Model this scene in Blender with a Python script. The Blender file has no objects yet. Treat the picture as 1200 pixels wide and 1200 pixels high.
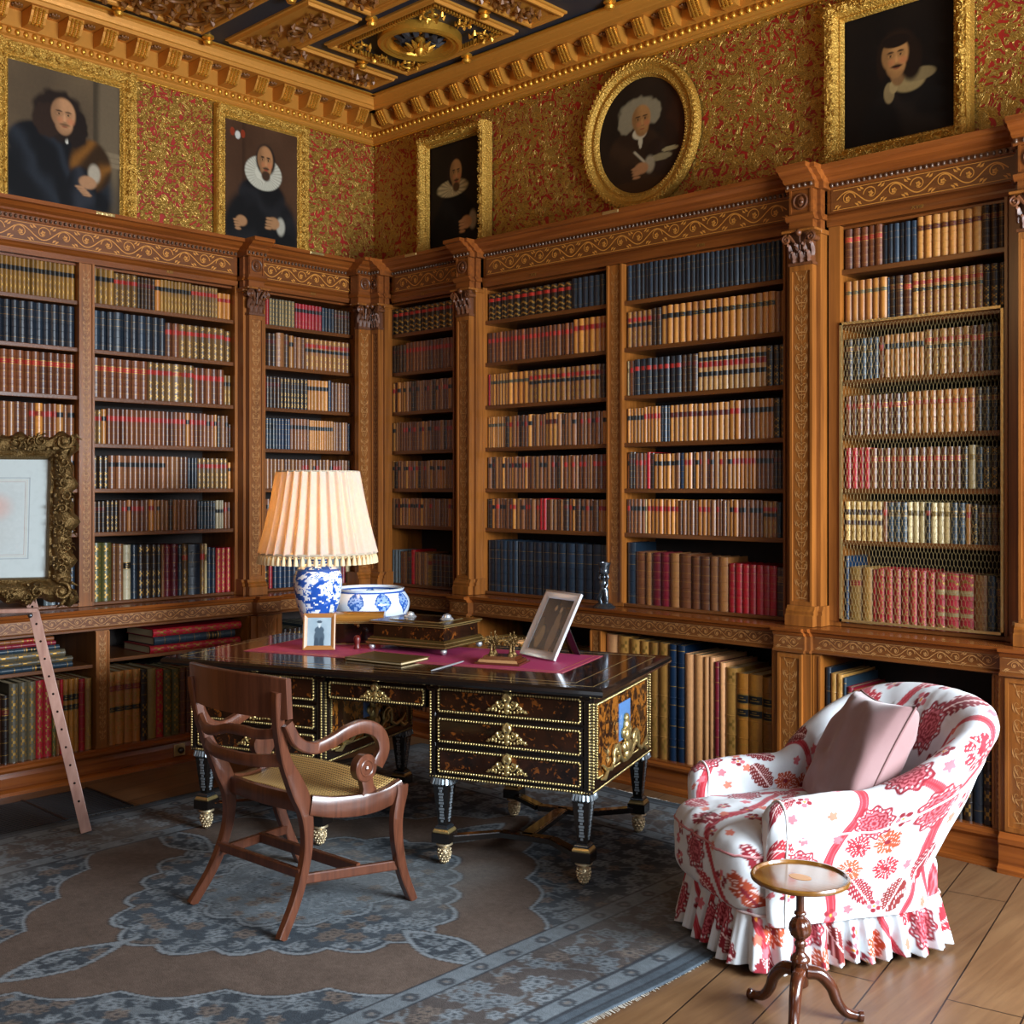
import bpy, bmesh, math, random
import numpy as np
from mathutils import Vector, Matrix
PI = math.pi
random.seed(11)
sc = bpy.context.scene
C = sc.collection

# ------------------------------------------------------------------ camera
CX, CY, CZ, FPX = 6.281, -5.18, 1.55, 1318.0
RX, RY, WX, WY = .7257, .6882, -.6882, .7257
cam = bpy.data.objects.new('camera', bpy.data.cameras.new('camera'))
C.objects.link(cam)
cam.location = (CX, CY, CZ)
cam.rotation_euler = (PI / 2, 0, math.atan2(.6882, .7257))
cam.data.sensor_width = 36
cam.data.lens = FPX / 1200 * 36
cam.data.shift_y = -28 / 1200
cam.data.clip_start = .05
sc.camera = cam

# ------------------------------------------------------------------ world, lights, exposure
wd = bpy.data.worlds.new('world'); sc.world = wd; wd.use_nodes = True
wd.node_tree.nodes['Background'].inputs[0].default_value = (.62, .72, .9, 1)
wd.node_tree.nodes['Background'].inputs[1].default_value = .25
sc.view_settings.view_transform = 'Standard'
sc.view_settings.look = 'None'
sc.view_settings.exposure = 0.0
sc.view_settings.gamma = 1.0
sc.view_settings.use_curve_mapping = False


def area(name, loc, direction, sx, sy, power, col, spread=PI):
    l = bpy.data.lights.new(name, 'AREA'); l.shape = 'RECTANGLE'
    l.size = sx; l.size_y = sy; l.energy = power; l.color = col; l.spread = spread
    o = bpy.data.objects.new(name, l); C.objects.link(o)
    o.location = loc
    o.rotation_euler = Vector(direction).to_track_quat('-Z', 'Z').to_euler()
    return o


WINX = 7.75
DAY = (.80, .90, 1.0)
area('window_and_fill_light', (WINX - .03, -1.75, 1.85), (-1, 0, -.16), 1.25, 2.2, 560, DAY, 2.7)
area('window_and_fill_light', (WINX - .03, -4.1, 2.05), (-1, .0, -.10), 1.25, 2.5, 75, DAY, 2.7)
area('window_and_fill_light', (4.2, -7.45, 2.1), (0, 1, -.05), 1.3, 2.4, 12, DAY)  # weak front fill added behind the camera, not a known window
lamp = bpy.data.lights.new('chandelier_glow', 'POINT'); lamp.energy = 46; lamp.color = (1, .60, .27)
lamp.shadow_soft_size = .35
lo = bpy.data.objects.new('chandelier_glow', lamp); C.objects.link(lo); lo.location = (3.0, -5.0, 3.2)

# ------------------------------------------------------------------ helpers


def s2l(c):
    return c / 12.92 if c <= .04045 else ((c + .055) / 1.055) ** 2.4


def hx(h):
    return tuple(s2l(int(h[i:i + 2], 16) / 255) for i in (0, 2, 4))


FB = lambda s, d, z: (s, -d, z)      # back wall frame: s along wall, d out from wall
FL = lambda s, d, z: (d, -s, z)      # left wall frame
ID = lambda x, y, z: (x, y, z)


class MB:
    def __init__(self, fr=ID):
        self.v = []; self.f = []; self.m = []; self.c = []; self.fr = fr
        self.anycol = False

    def V(self, x, y, z):
        self.v.append(self.fr(x, y, z)); return len(self.v) - 1

    def F(self, idx, mat=0, col=None):
        self.f.append(tuple(idx)); self.m.append(mat); self.c.append(col)
        if col is not None: self.anycol = True

    def box(self, x0, x1, y0, y1, z0, z1, mat=0, col=None):
        i = [self.V(x, y, z) for x in (x0, x1) for y in (y0, y1) for z in (z0, z1)]
        for q in ((0, 1, 3, 2), (4, 6, 7, 5), (0, 4, 5, 1), (2, 3, 7, 6), (0, 2, 6, 4), (1, 5, 7, 3)):
            self.F([i[k] for k in q], mat, col)

    def prof(self, pts, s0, s1, mat=0, col=None):
        """closed polygon pts (d, z) extruded along s"""
        a = [self.V(s0, d, z) for d, z in pts]; b = [self.V(s1, d, z) for d, z in pts]
        n = len(pts)
        for k in range(n):
            self.F((a[k], a[(k + 1) % n], b[(k + 1) % n], b[k]), mat, col)
        self.F(a[::-1], mat, col); self.F(b, mat, col)

    def grid(self, P, mat=0, cols=None, closeu=False, closev=False):
        """P: list of rows of points"""
        n = len(P); m = len(P[0])
        idx = [[self.V(*p) for p in row] for row in P]
        for i in range(n if closeu else n - 1):
            for j in range(m if closev else m - 1):
                c = cols[i][j] if cols is not None else None
                self.F((idx[i][j], idx[(i + 1) % n][j], idx[(i + 1) % n][(j + 1) % m], idx[i][(j + 1) % m]), mat, c)
        return idx

    def vgrid(self, P, cols, mat=0):
        """grid with one colour per vertex (smoothly interpolated)"""
        n = len(P); m = len(P[0]); idx = [[self.V(*p) for p in row] for row in P]
        K = [[tuple(c) for c in row] for row in np.asarray(cols).tolist()]
        for i in range(n - 1):
            for j in range(m - 1):
                self.F((idx[i][j], idx[i + 1][j], idx[i + 1][j + 1], idx[i][j + 1]), mat, [K[i][j], K[i + 1][j], K[i + 1][j + 1], K[i][j + 1]])
        return idx

    def tube(self, pts, r, seg=8, mat=0, col=None, flat=1.0, cap=True):
        """sweep a circle along pts; r number or list"""
        pts = [Vector(p) for p in pts]; n = len(pts)
        rs = r if isinstance(r, (list, tuple)) else [r] * n
        rows = []; up = Vector((0, 0, 1)); prev = None
        for i, p in enumerate(pts):
            t = (pts[min(i + 1, n - 1)] - pts[max(i - 1, 0)])
            if t.length < 1e-9: t = Vector((0, 0, 1))
            t.normalize()
            if prev is None:
                a = t.cross(up)
                if a.length < .1: a = t.cross(Vector((1, 0, 0)))
            else:
                a = prev - t * prev.dot(t)
                if a.length < 1e-6: a = t.cross(up)
            a.normalize(); prev = a; b = t.cross(a)
            rows.append([tuple(p + (a * math.cos(q * 2 * PI / seg) + b * math.sin(q * 2 * PI / seg) * flat) * rs[i]) for q in range(seg)])
        idx = self.grid(rows, mat, None if col is None else [[col] * seg] * n, closev=True)
        if cap:
            self.F(idx[0], mat, col); self.F(idx[-1][::-1], mat, col)

    def rings(self, pts, secs, mat=0, col=None):
        """loft explicit cross-sections (list of lists of points)"""
        idx = self.grid(secs, mat, None if col is None else [[col] * len(secs[0])] * len(secs), closev=True)
        self.F(idx[0], mat, col); self.F(idx[-1][::-1], mat, col)

    def lathe(self, prof, cx=0, cy=0, cz=0, seg=32, mat=0, col=None, colf=None, fn=None):
        rows = []
        for r, z in prof:
            row = []
            for q in range(seg):
                a = q * 2 * PI / seg; rr = r if fn is None else fn(r, z, a)
                row.append((cx + rr * math.cos(a), cy + rr * math.sin(a), cz + z))
            rows.append(row)
        cols = None
        if col is not None: cols = [[col] * seg] * len(prof)
        if colf is not None: cols = [[colf(prof[i][1], (j + .5) * 2 * PI / seg) for j in range(seg)] for i in range(len(prof))]
        idx = self.grid(rows, mat, cols, closev=True)
        c0 = cols[0][0] if cols else None
        if prof[0][0] > 1e-4: self.F(idx[0][::-1], mat, c0)
        if prof[-1][0] > 1e-4: self.F(idx[-1], mat, cols[-2][0] if cols else None)

    def sph(self, x, y, z, r, seg=8, mat=0, sx=1, sy=1, sz=1, col=None):
        rows = []
        for i in range(seg // 2 + 1):
            th = PI * i / (seg // 2)
            rr = max(math.sin(th), .02)
            rows.append([(x + r * sx * rr * math.cos(q * 2 * PI / seg), y + r * sy * rr * math.sin(q * 2 * PI / seg), z - r * sz * math.cos(th)) for q in range(seg)])
        self.grid(rows, mat, None if col is None else [[col] * seg] * len(rows), closev=True)

    def ribbon(self, pts, w, d, mat=0, col=None, plane='sd'):
        """flat strip in the (s,z) plane at offset d; w number or list"""
        n = len(pts); L = []; R = []
        for i, (s, z) in enumerate(pts):
            a = pts[max(i - 1, 0)]; b = pts[min(i + 1, n - 1)]
            tx, tz = b[0] - a[0], b[1] - a[1]; l = math.hypot(tx, tz) or 1
            ww = (w[i] if isinstance(w, (list, tuple)) else w) / 2
            nx, nz = -tz / l * ww, tx / l * ww
            L.append(self.V(s + nx, d, z + nz)); R.append(self.V(s - nx, d, z - nz))
        for i in range(n - 1):
            self.F((L[i], R[i], R[i + 1], L[i + 1]), mat, col)

    def build(self, name, mats, parent=None, local=False, loc=None, smooth=None, bevel=0, flip=False):
        base = Vector((0, 0, 0))
        if not local:
            if parent is not None:
                p = parent
                while p is not None: base = base + p.location; p = p.parent
            if loc is not None: base = Vector(loc)
        elif loc is not None: base = Vector((0, 0, 0))
        me = bpy.data.meshes.new(name)
        v = np.array(self.v, dtype=np.float64).reshape(-1, 3) - np.array(base)
        me.from_pydata(v.tolist(), [], self.f)
        if not isinstance(mats, (list, tuple)): mats = [mats]
        for m in mats: me.materials.append(m)
        me.polygons.foreach_set('material_index', self.m)
        if self.anycol:
            at = me.color_attributes.new('Col', 'FLOAT_COLOR', 'CORNER')
            cc = []
            for f, c in zip(self.f, self.c):
                if isinstance(c, list): cc.extend(c)
                else: cc.extend([c if c is not None else (.5, .5, .5)] * len(f))
            cc = np.array(cc, dtype=np.float32)
            cc = np.hstack([cc, np.ones((len(cc), 1), np.float32)])
            at.data.foreach_set('color', cc.ravel())
        me.update()
        bm = bmesh.new(); bm.from_mesh(me)
        bmesh.ops.recalc_face_normals(bm, faces=bm.faces); bm.to_mesh(me); bm.free()
        if smooth:
            me.polygons.foreach_set('use_smooth', [True] * len(self.f))
            me.set_sharp_from_angle(angle=smooth)
        o = bpy.data.objects.new(name, me); C.objects.link(o)
        if parent is not None: o.parent = parent
        if loc is not None: o.location = loc
        if bevel:
            b = o.modifiers.new('bevel', 'BEVEL'); b.width = bevel; b.segments = 2; b.limit_method = 'ANGLE'
        return o


def tag(o, label=None, cat=None, group=None, kind=None):
    if label: o['label'] = label
    if cat: o['category'] = cat
    if group: o['group'] = group
    if kind: o['kind'] = kind
    return o


def empty(name, loc=(0, 0, 0), rz=0, label=None, cat=None, group=None):
    o = bpy.data.objects.new(name, None); C.objects.link(o); o.location = loc; o.rotation_euler = (0, 0, rz)
    o.empty_display_size = .1
    return tag(o, label, cat, group)


def proj(x, y, z):
    dx, dy = x - CX, y - CY; r = dx * RX + dy * RY; w = dx * WX + dy * WY
    return (600 + FPX * r / w, 572 - FPX * (z - CZ) / w, w)


# numpy value noise
class VN:
    def __init__(self, seed=0):
        self.t = np.random.RandomState(seed).rand(64, 64)

    def __call__(self, x, y):
        x = np.asarray(x, float); y = np.asarray(y, float)
        xi = np.floor(x).astype(int); yi = np.floor(y).astype(int)
        fx = x - xi; fy = y - yi; fx = fx * fx * (3 - 2 * fx); fy = fy * fy * (3 - 2 * fy)
        t = self.t; a = t[xi % 64, yi % 64]; b = t[(xi + 1) % 64, yi % 64]; c = t[xi % 64, (yi + 1) % 64]; d = t[(xi + 1) % 64, (yi + 1) % 64]
        return (a * (1 - fx) + b * fx) * (1 - fy) + (c * (1 - fx) + d * fx) * fy

    def fbm(self, x, y, o=3):
        s = 0; a = .5
        for k in range(o):
            s = s + a * self(x * 2 ** k + 7 * k, y * 2 ** k + 3 * k); a *= .5
        return s / (1 - .5 ** o)


vn = VN(3)


def mix(c, mask, col):
    return c + (np.array(col) - c) * mask[..., None]


def sm(x, a, b):
    t = np.clip((x - a) / (b - a), 0, 1); return t * t * (3 - 2 * t)


# ------------------------------------------------------------------ materials
class NT:
    def __init__(self, name):
        self.m = bpy.data.materials.new(name); self.m.use_nodes = True
        self.t = self.m.node_tree; self.b = self.t.nodes['Principled BSDF']

    def n(self, typ, **kw):
        x = self.t.nodes.new(typ)
        for k, v in kw.items():
            if k.startswith('i_'): x.inputs[k[2:].replace('_', ' ')].default_value = v
            else: setattr(x, k, v)
        return x

    def l(self, a, b): self.t.links.new(a, b)

    def math(self, op, a, b=None, c=None):
        x = self.t.nodes.new('ShaderNodeMath'); x.operation = op
        for i, q in enumerate((a, b, c)):
            if q is None: continue
            if isinstance(q, (int, float)): x.inputs[i].default_value = q
            else: self.l(q, x.inputs[i])
        return x.outputs[0]

    def ramp(self, fac, stops, interp='LINEAR'):
        r = self.t.nodes.new('ShaderNodeValToRGB'); r.color_ramp.interpolation = interp
        e = r.color_ramp.elements
        while len(e) < len(stops): e.new(.5)
        for k, (p, c) in enumerate(stops): e[k].position = p; e[k].color = (*c, 1)
        self.l(fac, r.inputs[0]); return r.outputs[0]

    def mixc(self, fac, a, b, mode='MIX'):
        x = self.t.nodes.new('ShaderNodeMix'); x.data_type = 'RGBA'; x.blend_type = mode
        for q, i in ((fac, 0), (a, 6), (b, 7)):
            if isinstance(q, (int, float)): x.inputs[i].default_value = q
            elif isinstance(q, tuple): x.inputs[i].default_value = (*q, 1)
            else: self.l(q, x.inputs[i])
        return x.outputs[2]

    def bump(self, h, s=.3, d=.01):
        x = self.n('ShaderNodeBump'); x.inputs['Strength'].default_value = s; x.inputs['Distance'].default_value = d
        self.l(h, x.inputs['Height']); self.l(x.outputs[0], self.b.inputs['Normal'])

    def coord(self, scale=(1, 1, 1), which='Object', rot=(0, 0, 0)):
        t = self.n('ShaderNodeTexCoord'); mp = self.n('ShaderNodeMapping')
        mp.inputs['Scale'].default_value = scale; mp.inputs['Rotation'].default_value = rot
        self.l(t.outputs[which], mp.inputs[0]); return mp.outputs[0]

    def noise(self, vec, scale=5, detail=3, rough=.5, dist=0):
        x = self.n('ShaderNodeTexNoise'); x.inputs['Scale'].default_value = scale; x.inputs['Detail'].default_value = detail
        x.inputs['Roughness'].default_value = rough; x.inputs['Distortion'].default_value = dist
        if vec is not None: self.l(vec, x.inputs['Vector'])
        return x.outputs[0]

    def set(self, **kw):
        for k, v in kw.items():
            self.b.inputs[k.replace('_', ' ')].default_value = (*v, 1) if isinstance(v, tuple) else v


def plain(name, col, rough=.5, metal=0, bumpn=None, var=.12, **kw):
    n = NT(name); c = hx(col) if isinstance(col, str) else col
    v = n.coord(); nz = n.noise(v, 30, 3)
    f = n.math('MULTIPLY_ADD', nz, 2 * var, 1 - var)
    n.l(n.mixc(1.0, c, n.ramp(f, [(0, (0, 0, 0)), (1, (1, 1, 1))]), 'MULTIPLY'), n.b.inputs['Base Color'])
    n.set(Roughness=rough, Metallic=metal, **kw)
    if bumpn: n.bump(n.noise(v, bumpn[0], 4), bumpn[1], bumpn[2])
    return n.m


def wood(name, dark, light, axis=2, scale=1.0, rough=.33, coat=.15, freq=7):
    n = NT(name); s = [freq * 4 * scale] * 3; s[axis] = freq * .22 * scale
    v = n.coord(tuple(s)); a = n.noise(v, 1.0, 6, .6, .6)
    s2 = [60 * scale] * 3; s2[axis] = 2.5 * scale
    b = n.noise(n.coord(tuple(s2)), 1.0, 3)
    big = n.noise(n.coord((1, 1, 1)), 1.3, 2)
    f = n.math('ADD', n.math('MULTIPLY', a, .62), n.math('MULTIPLY', b, .25))
    f = n.math('ADD', f, n.math('MULTIPLY', big, .18))
    n.l(n.ramp(f, [(.30, hx(dark)), (.72, hx(light))]), n.b.inputs['Base Color'])
    n.set(Roughness=rough, Coat_Weight=coat, Coat_Roughness=.2)
    n.bump(b, .12, .002)
    return n.m


def colmat(name, rough=.42, bumps=(90, .12, .001), metal=0, noise=.22, sheen=0, spec=.5):
    n = NT(name); at = n.n('ShaderNodeVertexColor', layer_name='Col')
    v = n.coord(); nz = n.noise(v, 55, 4)
    f = n.math('MULTIPLY_ADD', nz, noise * 2, 1 - noise)
    cmb = n.n('ShaderNodeCombineColor')
    for k in range(3): n.l(f, cmb.inputs[k])
    n.l(n.mixc(1.0, at.outputs[0], cmb.outputs[0], 'MULTIPLY'), n.b.inputs['Base Color'])
    n.set(Roughness=rough, Metallic=metal, Sheen_Weight=sheen, Specular_IOR_Level=spec)
    if bumps: n.bump(n.noise(v, bumps[0], 3), bumps[1], bumps[2])
    return n.m


M = {}
M['oak_v'] = wood('oak upright grain', '502809', '985a22', 2)
M['oak_x'] = wood('oak grain along back wall', '47200a', '844718', 0)
M['oak_y'] = wood('oak grain along left wall', '47200a', '844718', 1)
M['shelf_x'] = wood('shelf board back', '40200c', '74431c', 0)
M['shelf_y'] = wood('shelf board left', '40200c', '74431c', 1)
M['oak_red'] = wood('polished red oak cornice', '54240a', '8f4e1e', 0, rough=.25)
M['oak_red_y'] = wood('polished red oak cornice left', '54240a', '8f4e1e', 1, rough=.25)
M['panel_ground'] = wood('marquetry ground', '5a3212', '8c5824', 2)
M['inlay_frieze'] = plain('honey marquetry inlay', 'bb7a32', .4)
M['inlay'] = plain('pale marquetry inlay', 'a87644', .4)
M['carved'] = wood('carved walnut', '341809', '6c3c1c', 2, rough=.46, coat=.0)
M['back_dark'] = wood('case back board', '120a05', '221209', 2, rough=.8, coat=0)
M['leather'] = colmat('book leather', .35, (70, .15, .001), 0, .26)
M['gilt'] = plain('gilt tooling', '9a7638', .42, .7)
M['paper'] = plain('page edges', 'b9a37c', .8)
M['gold'] = plain('gilded moulding', 'd49a38', .34, .72, (60, .5, .006))
M['gold_ochre'] = plain('matt gilded timber', 'c48432', .45, .35, (25, .2, .004))
M['gold_carved'] = plain('carved gilt frame', 'cc9c42', .34, .55, (90, 1.0, .012), .3)
M['gold_dark'] = plain('aged dark gilt', '6f5630', .34, .75, (130, .9, .008), .35)
M['brass'] = plain('chased brass', 'cdb478', .3, .85, (90, .6, .004))
M['silver'] = plain('silver', 'd4d8dc', .3, .75)
M['pewter'] = plain('dark bronze', '62686e', .22, .9)
M['navy'] = plain('navy painted ceiling', '1c242e', .55)
M['bead_dark'] = plain('dark polished bead', '5c4434', .15, .2)
M['ebony'] = plain('ebonised wood', '14100e', .2, 0, None, .1, Coat_Weight=.5)
M['white_cloth'] = plain('white mat board', 'aeb6b4', .85)


def wallpaper():
    n = NT('embossed gilt leather wallpaper')
    t = n.n('ShaderNodeUVMap'); sp = n.n('ShaderNodeSeparateXYZ'); n.l(t.outputs[0], sp.inputs[0])
    P, H = .56, .80
    u = n.math('PINGPONG', sp.outputs[0], P / 2)
    row = n.math('FLOOR', n.math('DIVIDE', sp.outputs[1], H))
    zz = n.math('PINGPONG', sp.outputs[1], 1.7)
    cb = n.n('ShaderNodeCombineXYZ'); n.l(sp.outputs[0], cb.inputs[0]); n.l(sp.outputs[1], cb.inputs[1])
    v = cb.outputs[0]
    a = n.noise(v, 7.5, 1.2, .45, 1.6)
    b = n.noise(v, 14, 1.0, .5, 2.2)
    f = n.math('ADD', n.math('MULTIPLY', a, .5), n.math('MULTIPLY', b, .5))
    s1 = n.math('SINE', n.math('MULTIPLY', a, 25)); s2 = n.math('SINE', n.math('MULTIPLY', b, 17))
    ssum = n.math('ADD', s1, n.math('MULTIPLY', s2, .9))
    mask = n.ramp(n.math('MULTIPLY_ADD', ssum, .25, .5), [(.335, (0, 0, 0)), (.365, (1, 1, 1))])
    # veins inside the gold leaves
    vein = n.math('ABSOLUTE', n.math('SINE', n.math('MULTIPLY', f, 60)))
    goldc = n.ramp(vein, [(.0, hx('6a4814')), (.3, hx('a67d32')), (1, hx('b88e40'))])
    redc = n.ramp(n.noise(v, 5, 2), [(.3, hx('840f05')), (.8, hx('a81c08'))])
    n.l(n.mixc(mask, redc, goldc), n.b.inputs['Base Color'])
    n.l(n.math('MULTIPLY', mask, .55), n.b.inputs['Metallic'])
    n.l(n.math('MULTIPLY_ADD', mask, -.27, .62), n.b.inputs['Roughness'])
    h = n.math('ADD', n.math('MULTIPLY', mask, .7), n.math('MULTIPLY', n.math('MULTIPLY', vein, mask), .35))
    n.bump(h, .9, .007)
    return n.m


M['wallpaper'] = wallpaper()


def floorboards():
    n = NT('oak floorboards')
    t = n.n('ShaderNodeTexCoord'); mp = n.n('ShaderNodeMapping'); mp.inputs['Rotation'].default_value = (0, 0, PI / 2 - .17)
    n.l(t.outputs['Object'], mp.inputs[0])
    br = n.n('ShaderNodeTexBrick'); n.l(mp.outputs[0], br.inputs['Vector'])
    br.inputs['Scale'].default_value = 1; br.inputs['Brick Width'].default_value = 2.6; br.inputs['Row Height'].default_value = .215
    br.inputs['Mortar Size'].default_value = .003; br.inputs['Mortar Smooth'].default_value = .3
    br.inputs['Color1'].default_value = (.35, .35, .35, 1); br.inputs['Color2'].default_value = (.75, .75, .75, 1); br.inputs['Mortar'].default_value = (0, 0, 0, 1)
    br.offset = .37
    g = n.noise(n.coord((30, 1.6, 1)), 1, 6, .65, 1.0)
    big = n.noise(n.coord((1, 1, 1)), 2.2, 4)
    f = n.math('ADD', n.math('MULTIPLY', g, .55), n.math('MULTIPLY', br.outputs[0], .25))
    f = n.math('ADD', f, n.math('MULTIPLY', big, .3))
    c = n.ramp(f, [(.33, hx('4a301e')), (.85, hx('80603f'))])
    c = n.mixc(br.outputs[1], c, hx('170e08'))
    n.l(c, n.b.inputs['Base Color'])
    n.l(n.math('MULTIPLY_ADD', big, .25, .28), n.b.inputs['Roughness'])
    n.bump(n.math('ADD', n.math('MULTIPLY', g, .3), n.math('MULTIPLY', br.outputs[1], -1)), .25, .004)
    return n.m


M['floor'] = floorboards()


def tortoise():
    n = NT('tortoiseshell and floral marquetry')
    v = n.coord(); a = n.noise(v, 14, 4, .6, 1.8); b = n.noise(v, 38, 3, .6, 1.2)
    base = n.ramp(n.noise(v, 6, 4, .6, 1), [(.35, hx('0d0806')), (.78, hx('34190c'))])
    m = n.ramp(n.math('ADD', n.math('MULTIPLY', a, .6), n.math('MULTIPLY', b, .4)), [(.56, (0, 0, 0)), (.60, (1, 1, 1))])
    n.l(n.mixc(m, base, hx('6c3a14')), n.b.inputs['Base Color'])
    n.set(Roughness=.16, Coat_Weight=.5, Coat_Roughness=.08)
    return n.m


M['tortoise'] = tortoise()


def marquetry():
    n = NT('golden floral marquetry panel')
    v = n.coord(); a = n.noise(v, 12, 4, .6, 2.2); b = n.noise(v, 40, 2, .6, 1)
    m = n.ramp(n.math('ADD', n.math('MULTIPLY', a, .65), n.math('MULTIPLY', b, .35)), [(.49, (0, 0, 0)), (.53, (1, 1, 1))])
    n.l(n.mixc(m, hx('20100a'), hx('824c18')), n.b.inputs['Base Color'])
    n.set(Roughness=.25, Coat_Weight=.4)
    return n.m


M['marquetry'] = marquetry()
M['casket'] = tortoise()
M['boulle'] = plain('boulle brass and ebony', '54401f', .25, .5, None, .4)
M['wire'] = plain('brass wire', '8c764c', .4, .6)
M['leather_inset'] = plain('crimson writing leather', 'a42c5a', .6)
M['vcol'] = colmat('painted surface', .42, (150, .15, .0008), 0, .08)
M['canvas'] = colmat('oil paint on canvas', .65, (300, .2, .0006), 0, .12, 0, .15)
M['chintz'] = colmat('floral chintz cotton', .85, (35, .25, .004), 0, .05, .1, .2)
M['carpet'] = colmat('worn wool carpet', .97, (220, .5, .004), 0, .30, 0, .1)
M['porcelain'] = colmat('blue and white porcelain', .12, None, 0, .04)
M['chair_wood'] = wood('polished mahogany', '321810', '6e3f2a', 2, 1.3, .3, .25)
M['table_wood'] = wood('turned mahogany', '3a1a0c', '8a5228', 2, 1.0, .18, .6)

# ================================================================== ROOM SHELL
ZC = 4.26
RXW, FYW = WINX, -7.5       # right wall x, front wall y


def struct(mb, name, mats, **kw):
    return tag(mb.build(name, mats, **kw), kind='structure')


m = MB(); m.box(-.1, RXW + .1, FYW - .1, .1, -.08, 0); struct(m, 'floor', M['floor'])
m = MB(); m.box(-.2, RXW + .2, FYW - .2, .2, ZC, ZC + .12); CEIL = struct(m, 'ceiling', M['navy'])


def uvwall(o, fr):
    me = o.data; uv = me.uv_layers.new(name='UVMap')
    for lp in me.loops:
        co = me.vertices[lp.vertex_index].co
        s = co.x if fr is FB else -co.y
        uv.data[lp.index].uv = (s + 3, co.z - 2.9)


m = MB(); m.box(-.2, RXW + .2, 0, .15, 0, ZC); uvwall(struct(m, 'wall_back', M['wallpaper']), FB)
m = MB(); m.box(-.15, 0, FYW, 0, 0, ZC); uvwall(struct(m, 'wall_left', M['wallpaper']), FL)
m = MB(); m.box(-.2, 3.5, FYW - .15, FYW, 0, ZC); m.box(4.9, RXW + .2, FYW - .15, FYW, 0, ZC); m.box(3.5, 4.9, FYW - .15, FYW, 0, .85); m.box(3.5, 4.9, FYW - .15, FYW, 3.4, ZC)
struct(m, 'wall_front', M['oak_x'])
m = MB()
ys = [FYW, -4.75, -3.45, -2.4, -1.1, 0]
m.box(RXW, RXW + .3, ys[0], ys[1], 0, ZC); m.box(RXW, RXW + .3, ys[2], ys[3], 0, ZC); m.box(RXW, RXW + .3, ys[4], ys[5], 0, ZC)
for a, b in ((ys[1], ys[2]), (ys[3], ys[4])):
    m.box(RXW, RXW + .3, a, b, 0, .75); m.box(RXW, RXW + .3, a, b, 3.35, ZC)
struct(m, 'wall_right', M['oak_y'])
for k, (a, b) in enumerate(((ys[1], ys[2]), (ys[3], ys[4]))):
    m = MB()
    for y in (a, (a + b) / 2 - .03, b - .06): m.box(RXW + .12, RXW + .18, y, y + .06, .75, 3.35)
    for z in (.75, 1.6, 2.45, 3.29): m.box(RXW + .12, RXW + .18, a, b, z, z + .06)
    struct(m, 'window_%d' % (k + 1), M['oak_v'])

# ------------------------------------------------------------------ polygon sweep (frames, coffers)


def offset_poly(P, d):
    n = len(P); out = []
    for i in range(n):
        a, b, c = P[i - 1], P[i], P[(i + 1) % n]
        e1 = (b[0] - a[0], b[1] - a[1]); e2 = (c[0] - b[0], c[1] - b[1])
        l1 = math.hypot(*e1); l2 = math.hypot(*e2)
        n1 = (-e1[1] / l1, e1[0] / l1); n2 = (-e2[1] / l2, e2[0] / l2)
        k = 1 + n1[0] * n2[0] + n1[1] * n2[1]
        out.append((b[0] + d * (n1[0] + n2[0]) / k, b[1] + d * (n1[1] + n2[1]) / k))
    return out


def sweep_poly(mb, P, prof, fn, step=None, disp=None, mat=0, col=None):
    """P counter-clockwise; prof = [(inset, height)]; fn(a,b,h) -> local coords"""
    n = len(P); nseg = []
    for i in range(n):
        L = math.hypot(P[(i + 1) % n][0] - P[i][0], P[(i + 1) % n][1] - P[i][1])
        nseg.append(max(1, int(round(L / step))) if step else 1)
    rows = []
    for j, (ins, h) in enumerate(prof):
        Q = offset_poly(P, ins); row = []; s = 0
        for i in range(n):
            a, b = Q[i], Q[(i + 1) % n]
            L = math.hypot(P[(i + 1) % n][0] - P[i][0], P[(i + 1) % n][1] - P[i][1])
            for k in range(nseg[i]):
                t = k / nseg[i]; hh = h
                if disp: hh += disp(s + t * L, j / (len(prof) - 1), t * L, L)
                row.append(fn(a[0] + (b[0] - a[0]) * t, a[1] + (b[1] - a[1]) * t, hh))
            s += L
        rows.append(row)
    mb.grid(rows, mat, None if col is None else [[col] * len(rows[0])] * len(rows), closev=True)
    return offset_poly(P, prof[-1][0])


def spiral(cx, cz, r, turns, a0, sgn=1, n=22, r1=.12):
    out = []
    for k in range(n + 1):
        t = k / n; a = a0 + sgn * t * turns * 2 * PI; rr = r * (1 - t * (1 - r1))
        out.append((cx + rr * math.cos(a), cz + rr * math.sin(a)))
    return out


# ------------------------------------------------------------------ ceiling coffers
ceilfn = lambda a, b, h: (a, b, ZC - h)


def rectp(x0, x1, y0, y1): return [(x0, y0), (x1, y0), (x1, y1), (x0, y1)]


def scroll_relief(mb, cells, seed, rad=.012, mat=0, z=None):
    rnd = random.Random(seed)
    for (cx, cy, r) in cells:
        a0 = rnd.random() * 2 * PI; sg = rnd.choice((-1, 1))
        p = spiral(cx, cy, r, 1.35, a0, sg, 20)
        mb.tube([(a, b, ZC - .03) for a, b in p], [rad * (1 - .55 * k / 20) for k in range(21)], 6, mat)
        for k in range(7):
            a = a0 + k * PI * 2 / 7; lx, ly = cx + r * 1.08 * math.cos(a), cy + r * 1.08 * math.sin(a)
            ex, ey = lx + r * .42 * math.cos(a + sg * .9), ly + r * .42 * math.sin(a + sg * .9)
            mb.tube([(lx, ly, ZC - .025), ((lx + ex) / 2, (ly + ey) / 2, ZC - .04), (ex, ey, ZC - .02)], [rad * .5, rad * 1.3, rad * .3], 5, mat)
        mb.sph(cx, cy, ZC - .03, rad * 1.6, 6, mat)


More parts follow.
